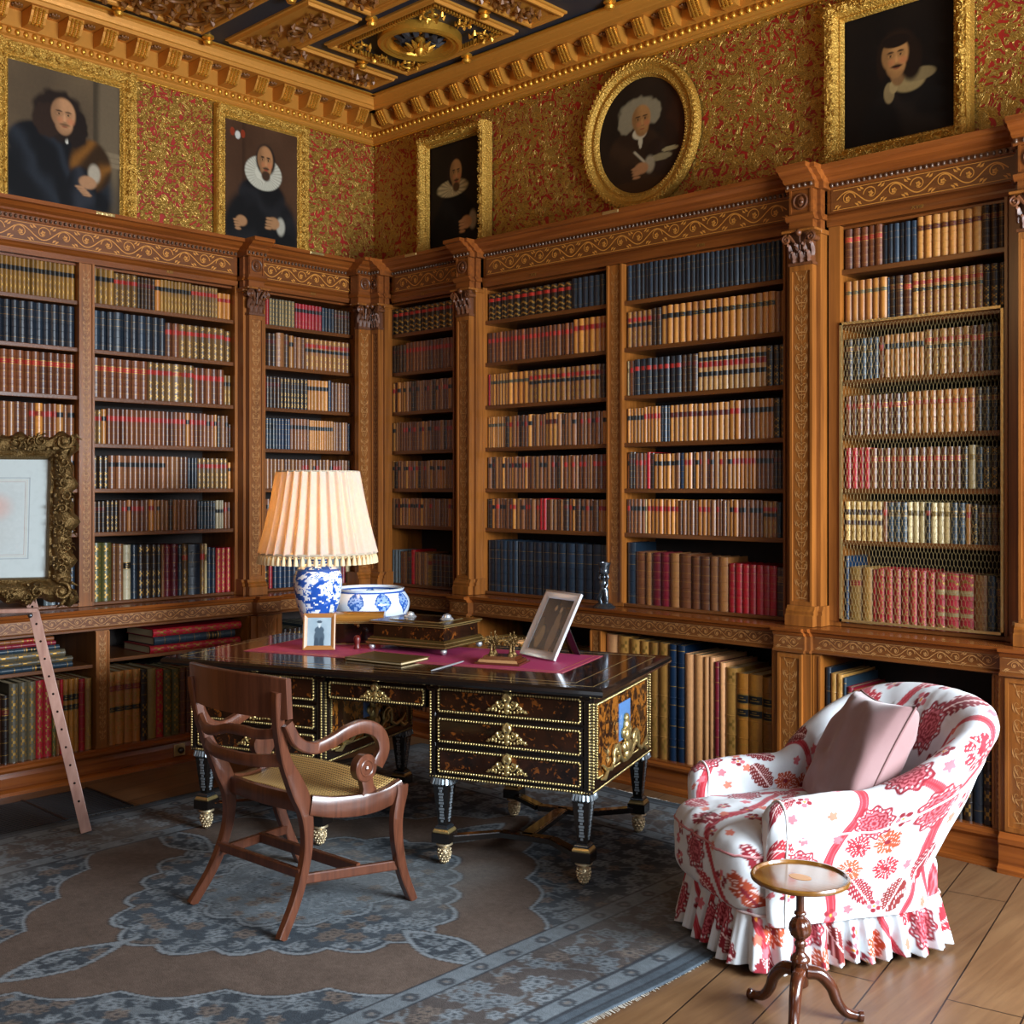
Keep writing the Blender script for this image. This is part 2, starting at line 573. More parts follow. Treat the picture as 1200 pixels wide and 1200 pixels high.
def panel_frame(mb, poly, w=.07, drop=.05):
    drop *= .62
    return sweep_poly(mb, poly, [(0, -.002), (0, drop * .4), (.012, drop * .5), (.018, drop), (.03, drop), (w * .7, drop * .7), (w * .75, drop * .4), (w, .012), (w, -.002)], ceilfn)


def cells_rect(x0, x1, y0, y1, r):
    nx = max(1, int(round((x1 - x0) / (2.3 * r)))); ny = max(1, int(round((y1 - y0) / (2.3 * r))))
    return [(x0 + (x1 - x0) * (i + .5) / nx, y0 + (y1 - y0) * (j + .5) / ny, r) for i in range(nx) for j in range(ny)]


def coffer(x0, x1, y0, y1, seed):
    mb = MB(); q = panel_frame(mb, rectp(x0, x1, y0, y1), .06, .05)
    cf = struct(mb, 'coffer_frame', M['gold_ochre'], parent=CEIL)
    cx, cy = (x0 + x1) / 2, (y0 + y1) / 2; R = min(x1 - x0, y1 - y0) / 2 - .085
    # dentil row
    mb = MB(); a0, a1, b0, b1 = x0 + .065, x1 - .065, y0 + .065, y1 - .065
    n = int((a1 - a0) / .022)
    for k in range(n):
        s = a0 + (k + .5) * (a1 - a0) / n
        mb.box(s - .006, s + .006, b0, b0 + .02, ZC - .03, ZC); mb.box(s - .006, s + .006, b1 - .02, b1, ZC - .03, ZC)
    n = int((b1 - b0) / .022)
    for k in range(n):
        s = b0 + (k + .5) * (b1 - b0) / n
        mb.box(a0, a0 + .02, s - .006, s + .006, ZC - .03, ZC); mb.box(a1 - .02, a1, s - .006, s + .006, ZC - .03, ZC)
    struct(mb, 'dentil_row', M['gold'], parent=CEIL)
    mb = MB()
    mb.lathe([(R * 1.0, -.0), (R, -.05), (R * .93, -.062), (R * .86, -.05), (R * .80, -.055), (R * .74, -.045), (R * .70, -.01), (R * .66, -.001)], cx, cy, ZC, 48)
    struct(mb, 'roundel_ring', M['gold'], parent=CEIL, smooth=.7)
    mb = MB()
    for k in range(12):
        a = k * PI / 6
        mb.tube([(cx + math.cos(a) * R * .2, cy + math.sin(a) * R * .2, ZC - .012), (cx + math.cos(a + .12) * R * .45, cy + math.sin(a + .12) * R * .45, ZC - .03), (cx + math.cos(a) * R * .64, cy + math.sin(a) * R * .64, ZC - .01)], [.01, .022, .006], 5)
    struct(mb, 'roundel_leaves', M['ceil_dark'], parent=CEIL)
    mb = MB()
    for k in range(10):
        a = k * PI / 5
        mb.tube([(cx, cy, ZC - .05), (cx + math.cos(a) * .055, cy + math.sin(a) * .055, ZC - .075), (cx + math.cos(a) * .095, cy + math.sin(a) * .095, ZC - .055)], [.012, .018, .004], 5)
    mb.lathe([(.03, 0), (.035, -.05), (.03, -.09), (.012, -.12), (.002, -.125)], cx, cy, ZC, 12)
    struct(mb, 'ceiling_pendant', M['gold'], parent=CEIL, smooth=.7)
    mb = MB()
    cl = []
    for sx in (-1, 1):
        for sy in (-1, 1):
            cl.append((cx + sx * ((x1 - x0) / 2 - .17), cy + sy * ((y1 - y0) / 2 - .14), .055))
    for sx in (-1, 1): cl.append((cx + sx * ((x1 - x0) / 2 - .12), cy, .035))
    scroll_relief(mb, cl, seed, .009)
    struct(mb, 'scrollwork', M['gold'], parent=CEIL, smooth=.7)


def relief_panel(poly, cells, seed, drop=.05):
    mb = MB(); q = panel_frame(mb, poly, .055, drop)
    i = [mb.V(a, b, ZC - .008) for a, b in q]; mb.F(i, 0)
    struct(mb, 'panel_frame', M['gold_ochre'], parent=CEIL)
    mb = MB(); scroll_relief(mb, cells, seed, .013)
    struct(mb, 'carved_scrollwork', M['carved_brown'], parent=CEIL, smooth=.7)


def boss(x, y):
    mb = MB(); mb.lathe([(.035, 0), (.036, -.012), (.022, -.02), (.03, -.035), (.022, -.05), (.002, -.056)], x, y, ZC, 14)
    struct(mb, 'ceiling_boss', M['gold'], parent=CEIL, smooth=.7)


M['ceil_dark'] = plain('dark painted relief', '2c2a2c', .5)
M['carved_brown'] = plain('brown carved foliage', '75481f', .4, .1)
for ox in (0, 2.28, 4.56):
    coffer(.74 + ox, 1.73 + ox, -1.0, -.325, 3 + int(ox))
    for mir in (0, 1):
        f = (lambda x: x + ox) if not mir else (lambda x: 2 * (1.235) - x + ox)
        P = [(.36, -.325), (.64, -.325), (.64, -1.07), (1.19, -1.07), (1.19, -1.45), (.36, -1.45)]
        P = [(f(a), b) for a, b in P]
        # make counter-clockwise
        ar = sum(P[i][0] * P[(i + 1) % 6][1] - P[(i + 1) % 6][0] * P[i][1] for i in range(6))
        if ar < 0: P = P[::-1]
        cl = [(f(.50), -.50 - .17 * k, .055) for k in range(3)] + [(f(.52), -1.08, .07), (f(.55), -1.30, .06), (f(.80), -1.26, .075), (f(1.04), -1.26, .065)]
        relief_panel(P, cl, 5 + mir + int(ox * 3))
    for b in ((.69, -.66), (1.235, -.272), (1.78, -.66), (1.235, -1.035), (2.375, -.272), (2.375, -1.0)): boss(b[0] + ox, b[1])
for k, (y0, y1) in enumerate(((-2.62, -1.6), (-3.72, -2.72))):
    relief_panel(rectp(.36, 1.1, y0, y1), cells_rect(.43, 1.03, y0 + .07, y1 - .07, .10), 20 + k)
    relief_panel(rectp(1.22, 2.3, y0, y1), cells_rect(1.3, 2.2, y0 + .07, y1 - .07, .10), 30 + k)
    boss(.318, y1 + .06); boss(1.16, y1 + .06); boss(.318, (y0 + y1) / 2)

# ------------------------------------------------------------------ ceiling cornice
mod_cache = {}


def ceiling_cornice(fr, name, s1, off, side):
    o = off
    mb = MB(fr)
    mb.prof([(0, 4.01), (.02, 4.01), (.03, 4.022), (.03, 4.03), (.045, 4.04), (.045, 4.075), (.06, 4.08), (.06, 4.175), (.195 + o, 4.175), (.198 + o, 4.195), (.205 + o, 4.2), (.21 + o, 4.215), (.22 + o, 4.235), (.235 + o, 4.25), (.25 + o, 4.25), (.25 + o, ZC), (0, ZC)], 0, s1)
    root = struct(mb, name, M['gold_ochre'])
    mb = MB(fr); n = int(s1 / .047)
    for k in range(n):
        s = (k + .5) * .047
        mb.sph(s, .048, 4.057, .019, 8, 0, .8, .8, 1.0)
    struct(mb, 'egg_moulding', M['gold'], parent=root, smooth=1.2)
    mb = MB(fr)
    for k in range(int(s1 / .06)): mb.sph((k + .5) * .06, .004, 3.992, .007, 6)
    struct(mb, 'nail_trim', M['gold'], parent=root, smooth=1.2)
    mb = MB(fr)
    mb.prof([(0, 4.0), (.014, 4.0), (.018, 4.008), (.014, 4.016), (0, 4.016)], 0, s1)
    mb.prof([(.235 + o, 4.246), (.262 + o, 4.246), (.262 + o, 4.252), (.235 + o, 4.252)], 0, s1)
    struct(mb, 'gilt_fillet', M['gold'], parent=root)
    SP = .205 if fr is FL else .186
    n = int((s1 - .1) / SP)
    for k in range(n):
        s = .245 + k * SP
        mb = MB(fr)
        w = .044
        pr = [(.05, 4.085), (.115 + o, 4.085), (.135 + o, 4.095), (.155 + o, 4.125), (.168 + o, 4.15), (.175 + o, 4.155), (.175 + o, 4.173), (.05, 4.173)]
        mb.prof(pr, s - w, s + w)
        # acanthus leaf on the bracket nose
        rnd = random.Random(k)
        for q in range(9):
            t = q / 8; d = .125 + o + .05 * t; z = 4.088 + .07 * t
            for u in (-1, 0, 1):
                mb.sph(s + u * .022, d + .004, z, .0115 - .002 * abs(u), 6, 1, 1, 1, .9)
        struct(mb, 'modillion', [M['gold_ochre'], M['gold']], parent=root)
        mb = MB(fr); mb.sph(s + SP / 2, .12 + o, 4.168, .026, 10, 0, 1, 1, .5)
        for q in range(8):
            a = q * PI / 4; mb.sph(s + SP / 2 + .024 * math.cos(a), .12 + o + .024 * math.sin(a), 4.171, .010, 6)
        struct(mb, 'rosette', M['carved_brown'], parent=root, smooth=1.2)
    return root


CT = ceiling_cornice(FB, 'trim_1', 5.6, -.02, 0)
m = MB(); m.box(.0, .155, -.150, 0, 4.083, 4.176); struct(m, 'corner_block', M['gold_ochre'], parent=CT)
ceiling_cornice(FL, 'trim_2', 4.2, .02, 1)

# ================================================================== BOOKCASES
ZSH = [.925, 1.308, 1.548, 1.796, 2.052, 2.312, 2.567]     # top face of each shelf, bottom row first
ZTOP = 2.77


def vine(mb, s0, s1, zc, h, d, mat=0, period=None, w=.0052):
    L = s1 - s0; n = max(2, int(round(L / (h * 1.35)))); p = L / n; A = h * .36
    pts = [(s0 + L * k / (n * 14), zc + A * math.sin(PI * k / 14)) for k in range(n * 14 + 1)]
    mb.ribbon(pts, w, d, mat)
    for k in range(n):
        sg = 1 if k % 2 == 0 else -1; cx = s0 + (k + .5) * p
        mb.ribbon(spiral(cx, zc - sg * A * .12, p * .33, 1.1, PI * (0 if sg > 0 else 1), sg, 16), [w * (1 - .4 * q / 16) for q in range(17)], d, mat)
        for q in range(5):
            a = q * 2 * PI / 5; r = p * .10
            mb.ribbon([(cx + r * .2 * math.cos(a), zc - sg * A * .12 + r * .2 * math.sin(a)), (cx + r * .7 * math.cos(a), zc - sg * A * .12 + r * .7 * math.sin(a)), (cx + r * 1.25 * math.cos(a), zc - sg * A * .12 + r * 1.25 * math.sin(a))], [w * .5, w * 2.2, w * .3], d, mat)
        for q, (du, dv) in enumerate(((.42, .75), (.3, .9), (-.42, .75), (-.3, .9))):
            x = cx + du * p; z = zc - sg * A * dv
            mb.ribbon([(x, z), (x + .012 * (1 if du > 0 else -1), z - sg * .006), (x + .02 * (1 if du > 0 else -1), z - sg * .016)], [w * .3, w * 2, w * .3], d, mat)


def arabesque(mb, sc_, z0, z1, hw, d, mat=0, w=.0042):
    w *= .62
    H = z1 - z0; n = max(1, int(round(H / (hw * 3.4)))); u = H / n
    mb.ribbon([(sc_, z0 + H * k / 20) for k in range(21)], w * .8, d, mat)
    for k in range(n):
        zb = z0 + k * u
        for sg in (-1, 1):
            for (dz, r, t, a0, dr) in ((.20, .44, 1.15, -PI / 2, 1), (.62, .42, 1.1, PI / 2, -1), (.88, .25, .9, -PI / 2, 1)):
                cx = sc_ + sg * hw * r * .95; aa = a0 if sg > 0 else PI - a0
                mb.ribbon(spiral(cx, zb + dz * u, hw * r, t, (PI if sg > 0 else 0) + (.3 * sg * dr), -sg * dr, 16), [w * (1.1 - .5 * q / 16) for q in range(17)], d, mat)
            for (dz, sx, ln) in ((.05, .25, .5), (.40, .2, .6), (.44, .6, .3), (.76, .15, .45), (.97, .5, .3)):
                x = sc_ + sg * hw * sx; z = zb + dz * u
                mb.ribbon([(x, z), (x + sg * hw * ln * .45, z + hw * .35), (x + sg * hw * ln * .7, z + hw * .8)], [w * .3, w * 3, w * .3], d, mat)
        z = zb + .42 * u
        mb.ribbon([(sc_, z - .022), (sc_, z), (sc_, z + .022)], [w * .3, w * 3.6, w * .3], d, mat)
        z = zb + .02 * u
        mb.ribbon([(sc_ - hw * .7, z), (sc_, z + .004), (sc_ + hw * .7, z)], [w * .5, w * 2, w * .5], d, mat)


def leaf(mb, s, d, z, h, w, out, mat=0, lean=0):
    rows = []
    for k in range(7):
        t = k / 6; ww = w * (math.sin(PI * min(1, .18 + t * .82)) ** .6) * (1 if k % 2 else .82)
        dd = d + out * (t ** 2.2) + (.004 if k % 2 else 0); zz = z + h * (t if t < .85 else .85 - (t - .85) * .9)
        rows.append([(s - ww + lean * t, dd - .002, zz), (s - ww * .45 + lean * t, dd + .004, zz), (s + lean * t, dd + .008, zz), (s + ww * .45 + lean * t, dd + .004, zz), (s + ww + lean * t, dd - .002, zz)])
    mb.grid(rows, mat)
    mb.sph(s + lean, d + out + .002, z + h * .82, w * .35, 6, mat)


class Wall:
    pass


WB = Wall(); WB.fr = FB; WB.g = 'x'; WB.B = .33; WB.nm = 'back'
WL = Wall(); WL.fr = FL; WL.g = 'y'; WL.B = .39; WL.nm = 'left'
for w in (WB, WL):
    w.back = w.B + .065; w.front = w.B + .105; w.low = w.B + .14; w.ped = w.B + .185
    w.wh = M['oak_' + w.g]; w.sh = M['shelf_' + w.g]; w.red = M['oak_red'] if w.g == 'x' else M['oak_red_y']


def upper_case(w, bays, s0, s1, label, dividers=(), grille=None):
    """bays: list of openings (a, b) between s0 and s1"""
    t = empty('bookcase', w.fr((s0 + s1) / 2, w.B / 2, .905), 0, label, 'bookcase', 'built-in bookcases')
    fr = w.fr
    m = MB(fr); m.box(s0, s1, .006, .03, .907, 2.77); m.build('back_panel', M['back_dark'], t)
    m = MB(fr); edges = [s0] + [q for b in bays for q in b] + [s1]
    for k in range(0, len(edges), 2):
        a, b = edges[k], edges[k + 1]
        m = MB(fr); m.box(a, b, .03, w.B, .907, ZTOP)
        if b - a > .06:   # inlaid divider face with beaded edges
            m.box(a, a + .012, w.B, w.B + .01, .93, ZTOP); m.box(b - .012, b, w.B, w.B + .01, .93, ZTOP)
            if 0 < k < len(edges) - 2:
                arabesque(m, (a + b) / 2, .98, 2.72, (b - a) / 2 - .02, w.B + .0015, 1, .003)
        else:
            m.box(a, b, w.B, w.B + .006, .93, ZTOP)
        m.build('divider' if 0 < k < len(edges) - 2 else 'stile', [M['oak_v'], M['inlay']], t)
    for a, b in bays:
        for z in ZSH[1:]:
            m = MB(fr); m.box(a - .004, b + .004, .03, w.B - .012, z - .024, z); m.build('shelf', w.sh, t, bevel=.003)
        m = MB(fr); m.box(a - .002, b + .002, .03, w.B - .004, .907, .925); m.build('shelf', w.sh, t, bevel=.003)
        m = MB(fr); m.box(a, b, .03, w.B - .03, ZTOP - .012, ZTOP); m.build('top_board', w.wh, t)
    return t


def lower_case(w, bays, s0, s1, label, shelves=()):
    t = empty('lower_bookcase', w.fr((s0 + s1) / 2, w.low / 2, 0), 0, label, 'bookcase', 'low cupboards under the ledge')
    fr = w.fr; edges = [s0] + [q for b in bays for q in b] + [s1]
    m = MB(fr); m.box(s0, s1, .006, .03, .11, .785); m.build('back_panel', M['back_dark'], t)
    for k in range(0, len(edges), 2):
        a, b = edges[k], edges[k + 1]
        if b - a < .005: continue
        m = MB(fr); m.box(a, b, .03, w.low, .14, .786)
        m.box(a, a + .009, w.low, w.low + .006, .17, .78); m.box(b - .009, b, w.low, w.low + .006, .17, .78)
        if b - a > .06: arabesque(m, (a + b) / 2, .2, .75, (b - a) / 2 - .016, w.low + .0015, 1, .003)
        m.build('divider' if 0 < k < len(edges) - 2 else 'stile', [M['oak_v'], M['inlay']], t)
    m = MB(fr); m.prof([(.03, .11), (w.low + .005, .11), (w.low + .022, .125), (w.low + .022, .138), (w.low + .008, .146), (w.low + .008, .155), (.03, .155)], s0, s1)
    m.build('sill', w.red, t)
    m = MB(fr); m.prof([(.012, 0), (w.low + .035, 0), (w.low + .035, .018), (w.low + .02, .03), (w.low + .006, .033), (w.low + .006, .085), (w.low - .002, .11), (.012, .11)], s0, s1)
    m.build('plinth', w.red, t)
    for (a, b, z) in shelves:
        m = MB(fr); m.box(a - .003, b + .003, .03, w.low - .03, z - .02, z); m.build('shelf', w.sh, t, bevel=.003)
    return t


def pilaster(w, fs0, fs1, bs0, bs1, label, medal=True, capleft=.03, capright=.03):
    fr = w.fr; c = (fs0 + fs1) / 2; hw = (fs1 - fs0) / 2
    t = empty('pilaster', fr(c, w.front, .905), 0, label, 'pilaster', 'carved oak pilasters')
    m = MB(fr)
    m.box(bs0, bs1, w.B + .001, w.back, .907, 2.757)
    m.box(fs0, fs1, w.back, w.front - .008, .91, 2.591)
    # raised beaded border around the inlaid panel
    for a, b in ((fs0, fs0 + .012), (fs1 - .012, fs1)): m.box(a, b, w.front - .008, w.front, 1.02, 2.565)
    m.box(fs0, fs1, w.front - .008, w.front, 2.565, 2.591); m.box(fs0, fs1, w.front - .008, w.front, 1.001, 1.02)
    if hw > .035: arabesque(m, c, 1.03, 2.55, hw - .015, w.front - .006, 1, .0034)
    m.build('shaft', [M['oak_v'], M['inlay']], t, bevel=0)
    m = MB(fr); e = .03
    for (a, b, dd) in ((fs0, fs1, w.front), (bs0, bs1, w.back)):
        m.prof([(w.B + .001, .907), (dd + .022, .907), (dd + .022, .955), (dd + .012, .962), (dd + .014, .975), (dd + .004, .985), (dd, 1.0), (w.B + .001, 1.0)], a - .014, b + .014)
    m.build('base', M['oak_v'], t)
    # corinthian capital
    m = MB(fr); h0, h1 = 2.60, 2.745
    m.box(fs0 - .006, fs1 + .006, w.back, w.front + .006, 2.592, 2.604)
    m.box(fs0 + .004, fs1 - .004, w.back, w.front - .004, h0, h1)
    n = 3 if hw > .035 else 2
    for k in range(n): leaf(m, fs0 + (fs1 - fs0) * (k + .5) / n, w.front - .004, h0 + .004, .062, hw / n * .95, .020)
    for k in range(n + 1): leaf(m, fs0 + (fs1 - fs0) * k / n, w.front - .006, h0 + .03, .075, hw / n * .8, .026)
    for sg in (-1, 1):
        cs_ = c + sg * (hw + .006)
        p = spiral(cs_, 2.715, .022, 1.6, PI / 2 if sg > 0 else PI / 2, -sg, 20)
        m.tube([(a, w.front + .022, b) for a, b in p], [.0065] * 21, 6)
        m.tube([(c + sg * hw * .25, w.front + .004, 2.665), (c + sg * hw * .5, w.front + .012, 2.70), (c + sg * hw * .9, w.front + .02, 2.735)], [.006, .007, .007], 6)
        m.tube([(cs_, w.back, 2.715), (cs_, w.front + .02, 2.715)], .013, 8)
    m.sph(c, w.front + .022, 2.742, .017, 8); m.tube([(c, w.front + .004, 2.66), (c, w.front + .012, 2.74)], .005, 6)
    m.build('capital', M['carved'], t, smooth=.8)
    m = MB(fr); m.box(fs0 - .03, fs1 + .03, w.back - .02, w.front + .03, 2.745, 2.757); m.box(bs0 - .01, bs1 + .01, w.B + .001, w.back + .012, 2.735, 2.757)
    m.build('abacus', M['oak_v'], t, bevel=.003)
    m = MB(fr)
    for (a, b, dd) in ((fs0 - .004, fs1 + .004, w.front), (bs0, bs1, w.back)):
        m.box(a, b, w.B + .024, dd, 2.757, 2.943)
        m.prof([(w.B + .024, 2.80), (dd + .004, 2.80), (dd + .018, 2.818), (dd + .018, 2.826), (w.B + .024, 2.826)], a - .012, b + .012)
    if hw > .035:
        m.box(fs0, fs0 + .01, w.front, w.front + .006, 2.835, 2.945); m.box(fs1 - .01, fs1, w.front, w.front + .006, 2.835, 2.945)
    m.build('entablature_block', w.wh, t)
    m = MB(fr); r = min(.034, hw * .75)
    ring = [(c + r * math.cos(q * PI / 12), w.front + .004, 2.89 + r * math.sin(q * PI / 12)) for q in range(25)]
    m.tube(ring, .006, 6, cap=False)
    m.sph(c, w.front + .002, 2.89, r * .8, 10, 0, .7, .45, 1); m.sph(c + r * .25, w.front + .008, 2.885, r * .35, 8)
    m.build('medallion', M['carved'], t, smooth=.8)
    return t


def pedestal(w, s0, s1, b0, b1, label):
    fr = w.fr; c = (s0 + s1) / 2; hw = (s1 - s0) / 2
    t = empty('pedestal', fr(c, w.ped, 0), 0, label, 'pedestal', 'inlaid oak pedestals under the pilasters')
    m = MB(fr); m.box(b0, b1, w.low + .023, w.low + .03, .02, .787); m.box(s0, s1, w.low + .023, w.ped - .006, .02, .787)
    for a, b in ((s0, s0 + .013), (s1 - .013, s1)): m.box(a, b, w.ped - .006, w.ped, .185, .765)
    m.box(s0, s1, w.ped - .006, w.ped, .765, .785); m.box(s0, s1, w.ped - .006, w.ped, .165, .185)
    if hw > .04: arabesque(m, c, .2, .75, hw - .018, w.ped - .0045, 1, .0035)
    m.build('panel', [M['oak_v'], M['inlay']], t)
    m = MB(fr); m.prof([(w.low + .037, 0), (w.ped + .03, 0), (w.ped + .03, .02), (w.ped + .015, .035), (w.ped + .012, .11), (w.ped + .02, .12), (w.ped + .02, .14), (w.ped + .002, .16), (w.low + .037, .16)], s0 - .02, s1 + .02)
    m.build('foot', w.red, t)
    return t


def corn_pts(d):
    return [(.01, 2.975), (d + .01, 2.975), (d + .03, 2.985), (d + .034, 2.995), (d + .06, 3.006), (d + .075, 3.022), (d + .095, 3.026), (d + .095, 3.046), (.01, 3.046)]


def entablature(w, s_end, segs, bays, label, nums=()):
    """segs: list of (a, b, d) with the break-forwards; continuous along the wall"""
    fr = w.fr
    t = empty('bookcase_cornice', fr(s_end / 2, w.B, 2.77), 0, label, 'cornice', 'bookcase cornices')
    for (a, b) in bays:
        m = MB(fr); m.box(a, b, .02, w.B, 2.772, 2.96)
        m.prof([(w.B, 2.835), (w.B + .008, 2.83), (w.B + .016, 2.822), (w.B + .02, 2.81), (w.B + .008, 2.80), (w.B + .008, 2.79), (w.B + .002, 2.772), (w.B - .01, 2.772), (w.B - .01, 2.835)], a, b)
        m.build('architrave', w.wh, t)
        m = MB(fr); m.box(a + .02, b - .02, w.B, w.B + .002, 2.842, 2.942, 0)
        vine(m, a + .05, b - .05, 2.892, .088, w.B + .0035, 1)
        for z in (2.846, 2.938): m.ribbon([(a + .03, z), (b - .03, z)], .003, w.B + .003, 1)
        m.build('inlaid_frieze', [w.fr_mat, M['inlay_frieze']], t)
    for (a, b, d) in segs:
        m = MB(fr); m.prof(corn_pts(d), a, b); m.build('cornice', w.red, t)
        m = MB(fr); n = int((b - a) / .026)
        m.prof([(w.B - .02, 2.945), (d + .004, 2.945), (d + .008, 2.95), (d + .008, 2.975), (w.B - .02, 2.975)], a, b)
        m.build('bead_rail', w.wh, t)
        m = MB(fr)
        for k in range(n): m.sph(a + (k + .5) * (b - a) / n, d + .014, 2.962, .0105, 6, 0, .8, 1, 1.05)
        m.build('bead_moulding', M['bead_dark'], t, smooth=1.3)
    return t


def ledge(w, s_end, segs, bays, label):
    fr = w.fr
    t = empty('bookcase_ledge', fr(s_end / 2, w.low, .80), 0, label, 'ledge', 'ledges over the low cupboards')
    for (a, b, d) in segs:
        m = MB(fr); m.prof([(.005, .868), (d + .004, .868), (d + .01, .876), (d + .012, .884), (d + .03, .89), (d + .034, .905), (.005, .905)], a, b); m.build('ledge_board', w.red, t)
        m = MB(fr); m.box(a, b, .03, d, .788, .868); m.prof([(d, .79), (d + .012, .792), (d + .012, .80), (d, .806)], a, b)
        if b - a > .12: vine(m, a + .03, b - .03, .838, .05, d + .0015, 1, w=.0028)
        for z in (.812, .864): m.ribbon([(a + .01, z), (b - .01, z)], .002, d + .0015, 1)
        m.build('inlaid_rail', [w.fr_mat, M['inlay']], t)
    return t


WB.fr_mat = wood('marquetry ground back', '4a240c', '74421a', 0); WL.fr_mat = wood('marquetry ground left', '4a240c', '74421a', 1)

# back wall -----------------------------------------------------------------
bD, bE, bF, bG = (.55, 1.182), (1.445, 2.406), (2.512, 3.495), (3.789, 4.535)
upper_case(WB, [bD], .40, 1.29, 'narrow bookcase bay in the dim room corner, right of the lamp')
upper_case(WB, [bE, bF], 1.425, 3.57, 'wide double bookcase bay with central divider behind the desk')
upper_case(WB, [bG], 3.732, 4.60, 'bookcase bay with a wire mesh screen behind the armchair')
pilaster(WB, .50, .575, .40, .59, 'thin pilaster on the right side of the room corner')
pilaster(WB, 1.315, 1.425, 1.295, 1.443, 'pilaster between the dim corner bay and the double bay')
pilaster(WB, 3.585, 3.70, 3.56, 3.722, 'pilaster between double bay and wire-screened bay')
pilaster(WB, 4.625, 4.74, 4.60, 4.76, 'pilaster at the right edge of the photo, past the mesh screen')
lower_case(WB, [(.68, 1.314)], .55, 1.33, 'low cupboard in the room corner behind the porcelain bowl')
lower_case(WB, [(1.49, 2.40), (2.477, 3.512)], 1.47, 3.56, 'long low cupboard of tall books behind the desk', shelves=())
lower_case(WB, [(3.764, 4.534)], 3.72, 4.60, 'low cupboard directly behind the armchair')
pedestal(WB, 1.36, 1.475, 1.33, 1.49, 'pedestal behind the desk, below the double bay pilaster')
pedestal(WB, 3.565, 3.69, 3.53, 3.73, 'inlaid pedestal between tall parchment books and armchair')
pedestal(WB, 4.60, 4.73, 4.57, 4.77, 'inlaid pedestal at the right edge of the photo')
pedestal(WB, .52, .66, .50, .68, 'corner pedestal right of the lamp vase, behind the bowl')
f = WB.front; k = WB.back; B = WB.B
entablature(WB, 5.0, [(.30, .60, f), (.60, 1.29, B), (1.275, 1.295, k), (1.295, 1.44, f), (1.44, 1.46, k), (1.46, 3.545, B), (3.545, 3.565, k), (3.565, 3.717, f), (3.717, 3.74, k), (3.74, 4.585, B), (4.585, 4.605, k), (4.605, 4.76, f), (4.76, 7.6, B)],
            [(.59, 1.295), (1.443, 3.56), (3.722, 4.60)], 'inlaid oak cornice along the back wall, under the oval portrait')
L_ = WB.low; P_ = WB.ped
ledge(WB, 5.0, [(.50, .68, P_), (.68, 1.34, L_), (1.34, 1.495, P_), (1.495, 3.545, L_), (3.545, 3.705, P_), (3.705, 3.725, P_ - .02), (3.725, 4.58, L_), (4.58, 4.75, P_), (4.75, 7.6, L_)], [], 'inlaid oak ledge along the back wall behind the desk')
# plain case beyond the pilaster, out of the photo
m = MB(FB); m.box(4.76, 7.7, .01, .33, .905, 2.97); m.box(4.77, 7.7, .01, .47, .0, .79); struct(m, 'trim_3', M['oak_v'])

# left wall -----------------------------------------------------------------
bA, bB_, bC = (2.378, 3.26), (1.405, 2.291), (.489, 1.19)
upper_case(WL, [bB_, bA], 1.385, 3.40, 'wide double bookcase bay on the left wall, partly behind the framed drawing')
upper_case(WL, [bC], .47, 1.26, 'narrow bookcase bay directly behind the lampshade')
pilaster(WL, 1.268, 1.368, 1.25, 1.385, 'pilaster left of the lampshade on the left wall')
pilaster(WL, .43, .535, .30, .47, 'thin pilaster on the left side of the room corner')
lower_case(WL, [(1.405, 2.273), (2.35, 3.26)], 1.39, 3.40, 'long low cupboard on the left wall behind the easel', shelves=[(1.405, 2.273, .625), (2.35, 3.26, .605)])
lower_case(WL, [(.65, 1.174)], .5, 1.20, 'low cupboard below the bay behind the lamp')
pedestal(WL, 1.21, 1.36, 1.18, 1.40, 'pale inlaid pedestal left of the lamp on the left wall')
pedestal(WL, .53, .62, .5, .645, 'corner pedestal hidden behind the lamp vase')
f = WL.front; k = WL.back; B = WL.B
entablature(WL, 4.0, [(.28, .56, f), (.56, 1.24, B), (1.24, 1.25, k), (1.25, 1.392, f), (1.392, 3.6, B)],
            [(.47, 1.25), (1.385, 3.40)], 'inlaid oak cornice along the left wall under the gilt-framed portraits')
L_ = WL.low; P_ = WL.ped
ledge(WL, 4.0, [(.48, .64, P_), (.64, 1.20, L_), (1.20, 1.37, P_), (1.37, 3.6, L_)], [], 'inlaid oak ledge along the left wall')
m = MB(FL); m.box(3.40, 7.4, .01, .39, .905, 2.97); m.box(3.40, 7.4, .01, .53, .0, .79); m.box(3.60, 7.4, .01, .56, .79, .905); struct(m, 'trim_4', M['oak_v'])

# small roman numerals and brass plates on the bookcases
def text_obj(name, s, loc, rot, size, mat, parent=None, ext=.0006):
    cu = bpy.data.curves.new(name, 'FONT'); cu.body = s; cu.size = size; cu.extrude = ext; cu.align_x = 'CENTER'
    tmp = bpy.data.objects.new('tmp', cu)
    me = bpy.data.meshes.new_from_object(tmp); me.materials.clear(); me.materials.append(mat)
    bpy.data.objects.remove(tmp)
    o = bpy.data.objects.new(name, me); C.objects.link(o); o.location = loc; o.rotation_euler = rot
    if parent: o.parent = parent; o.location = Vector(loc) - parent.location
    return o


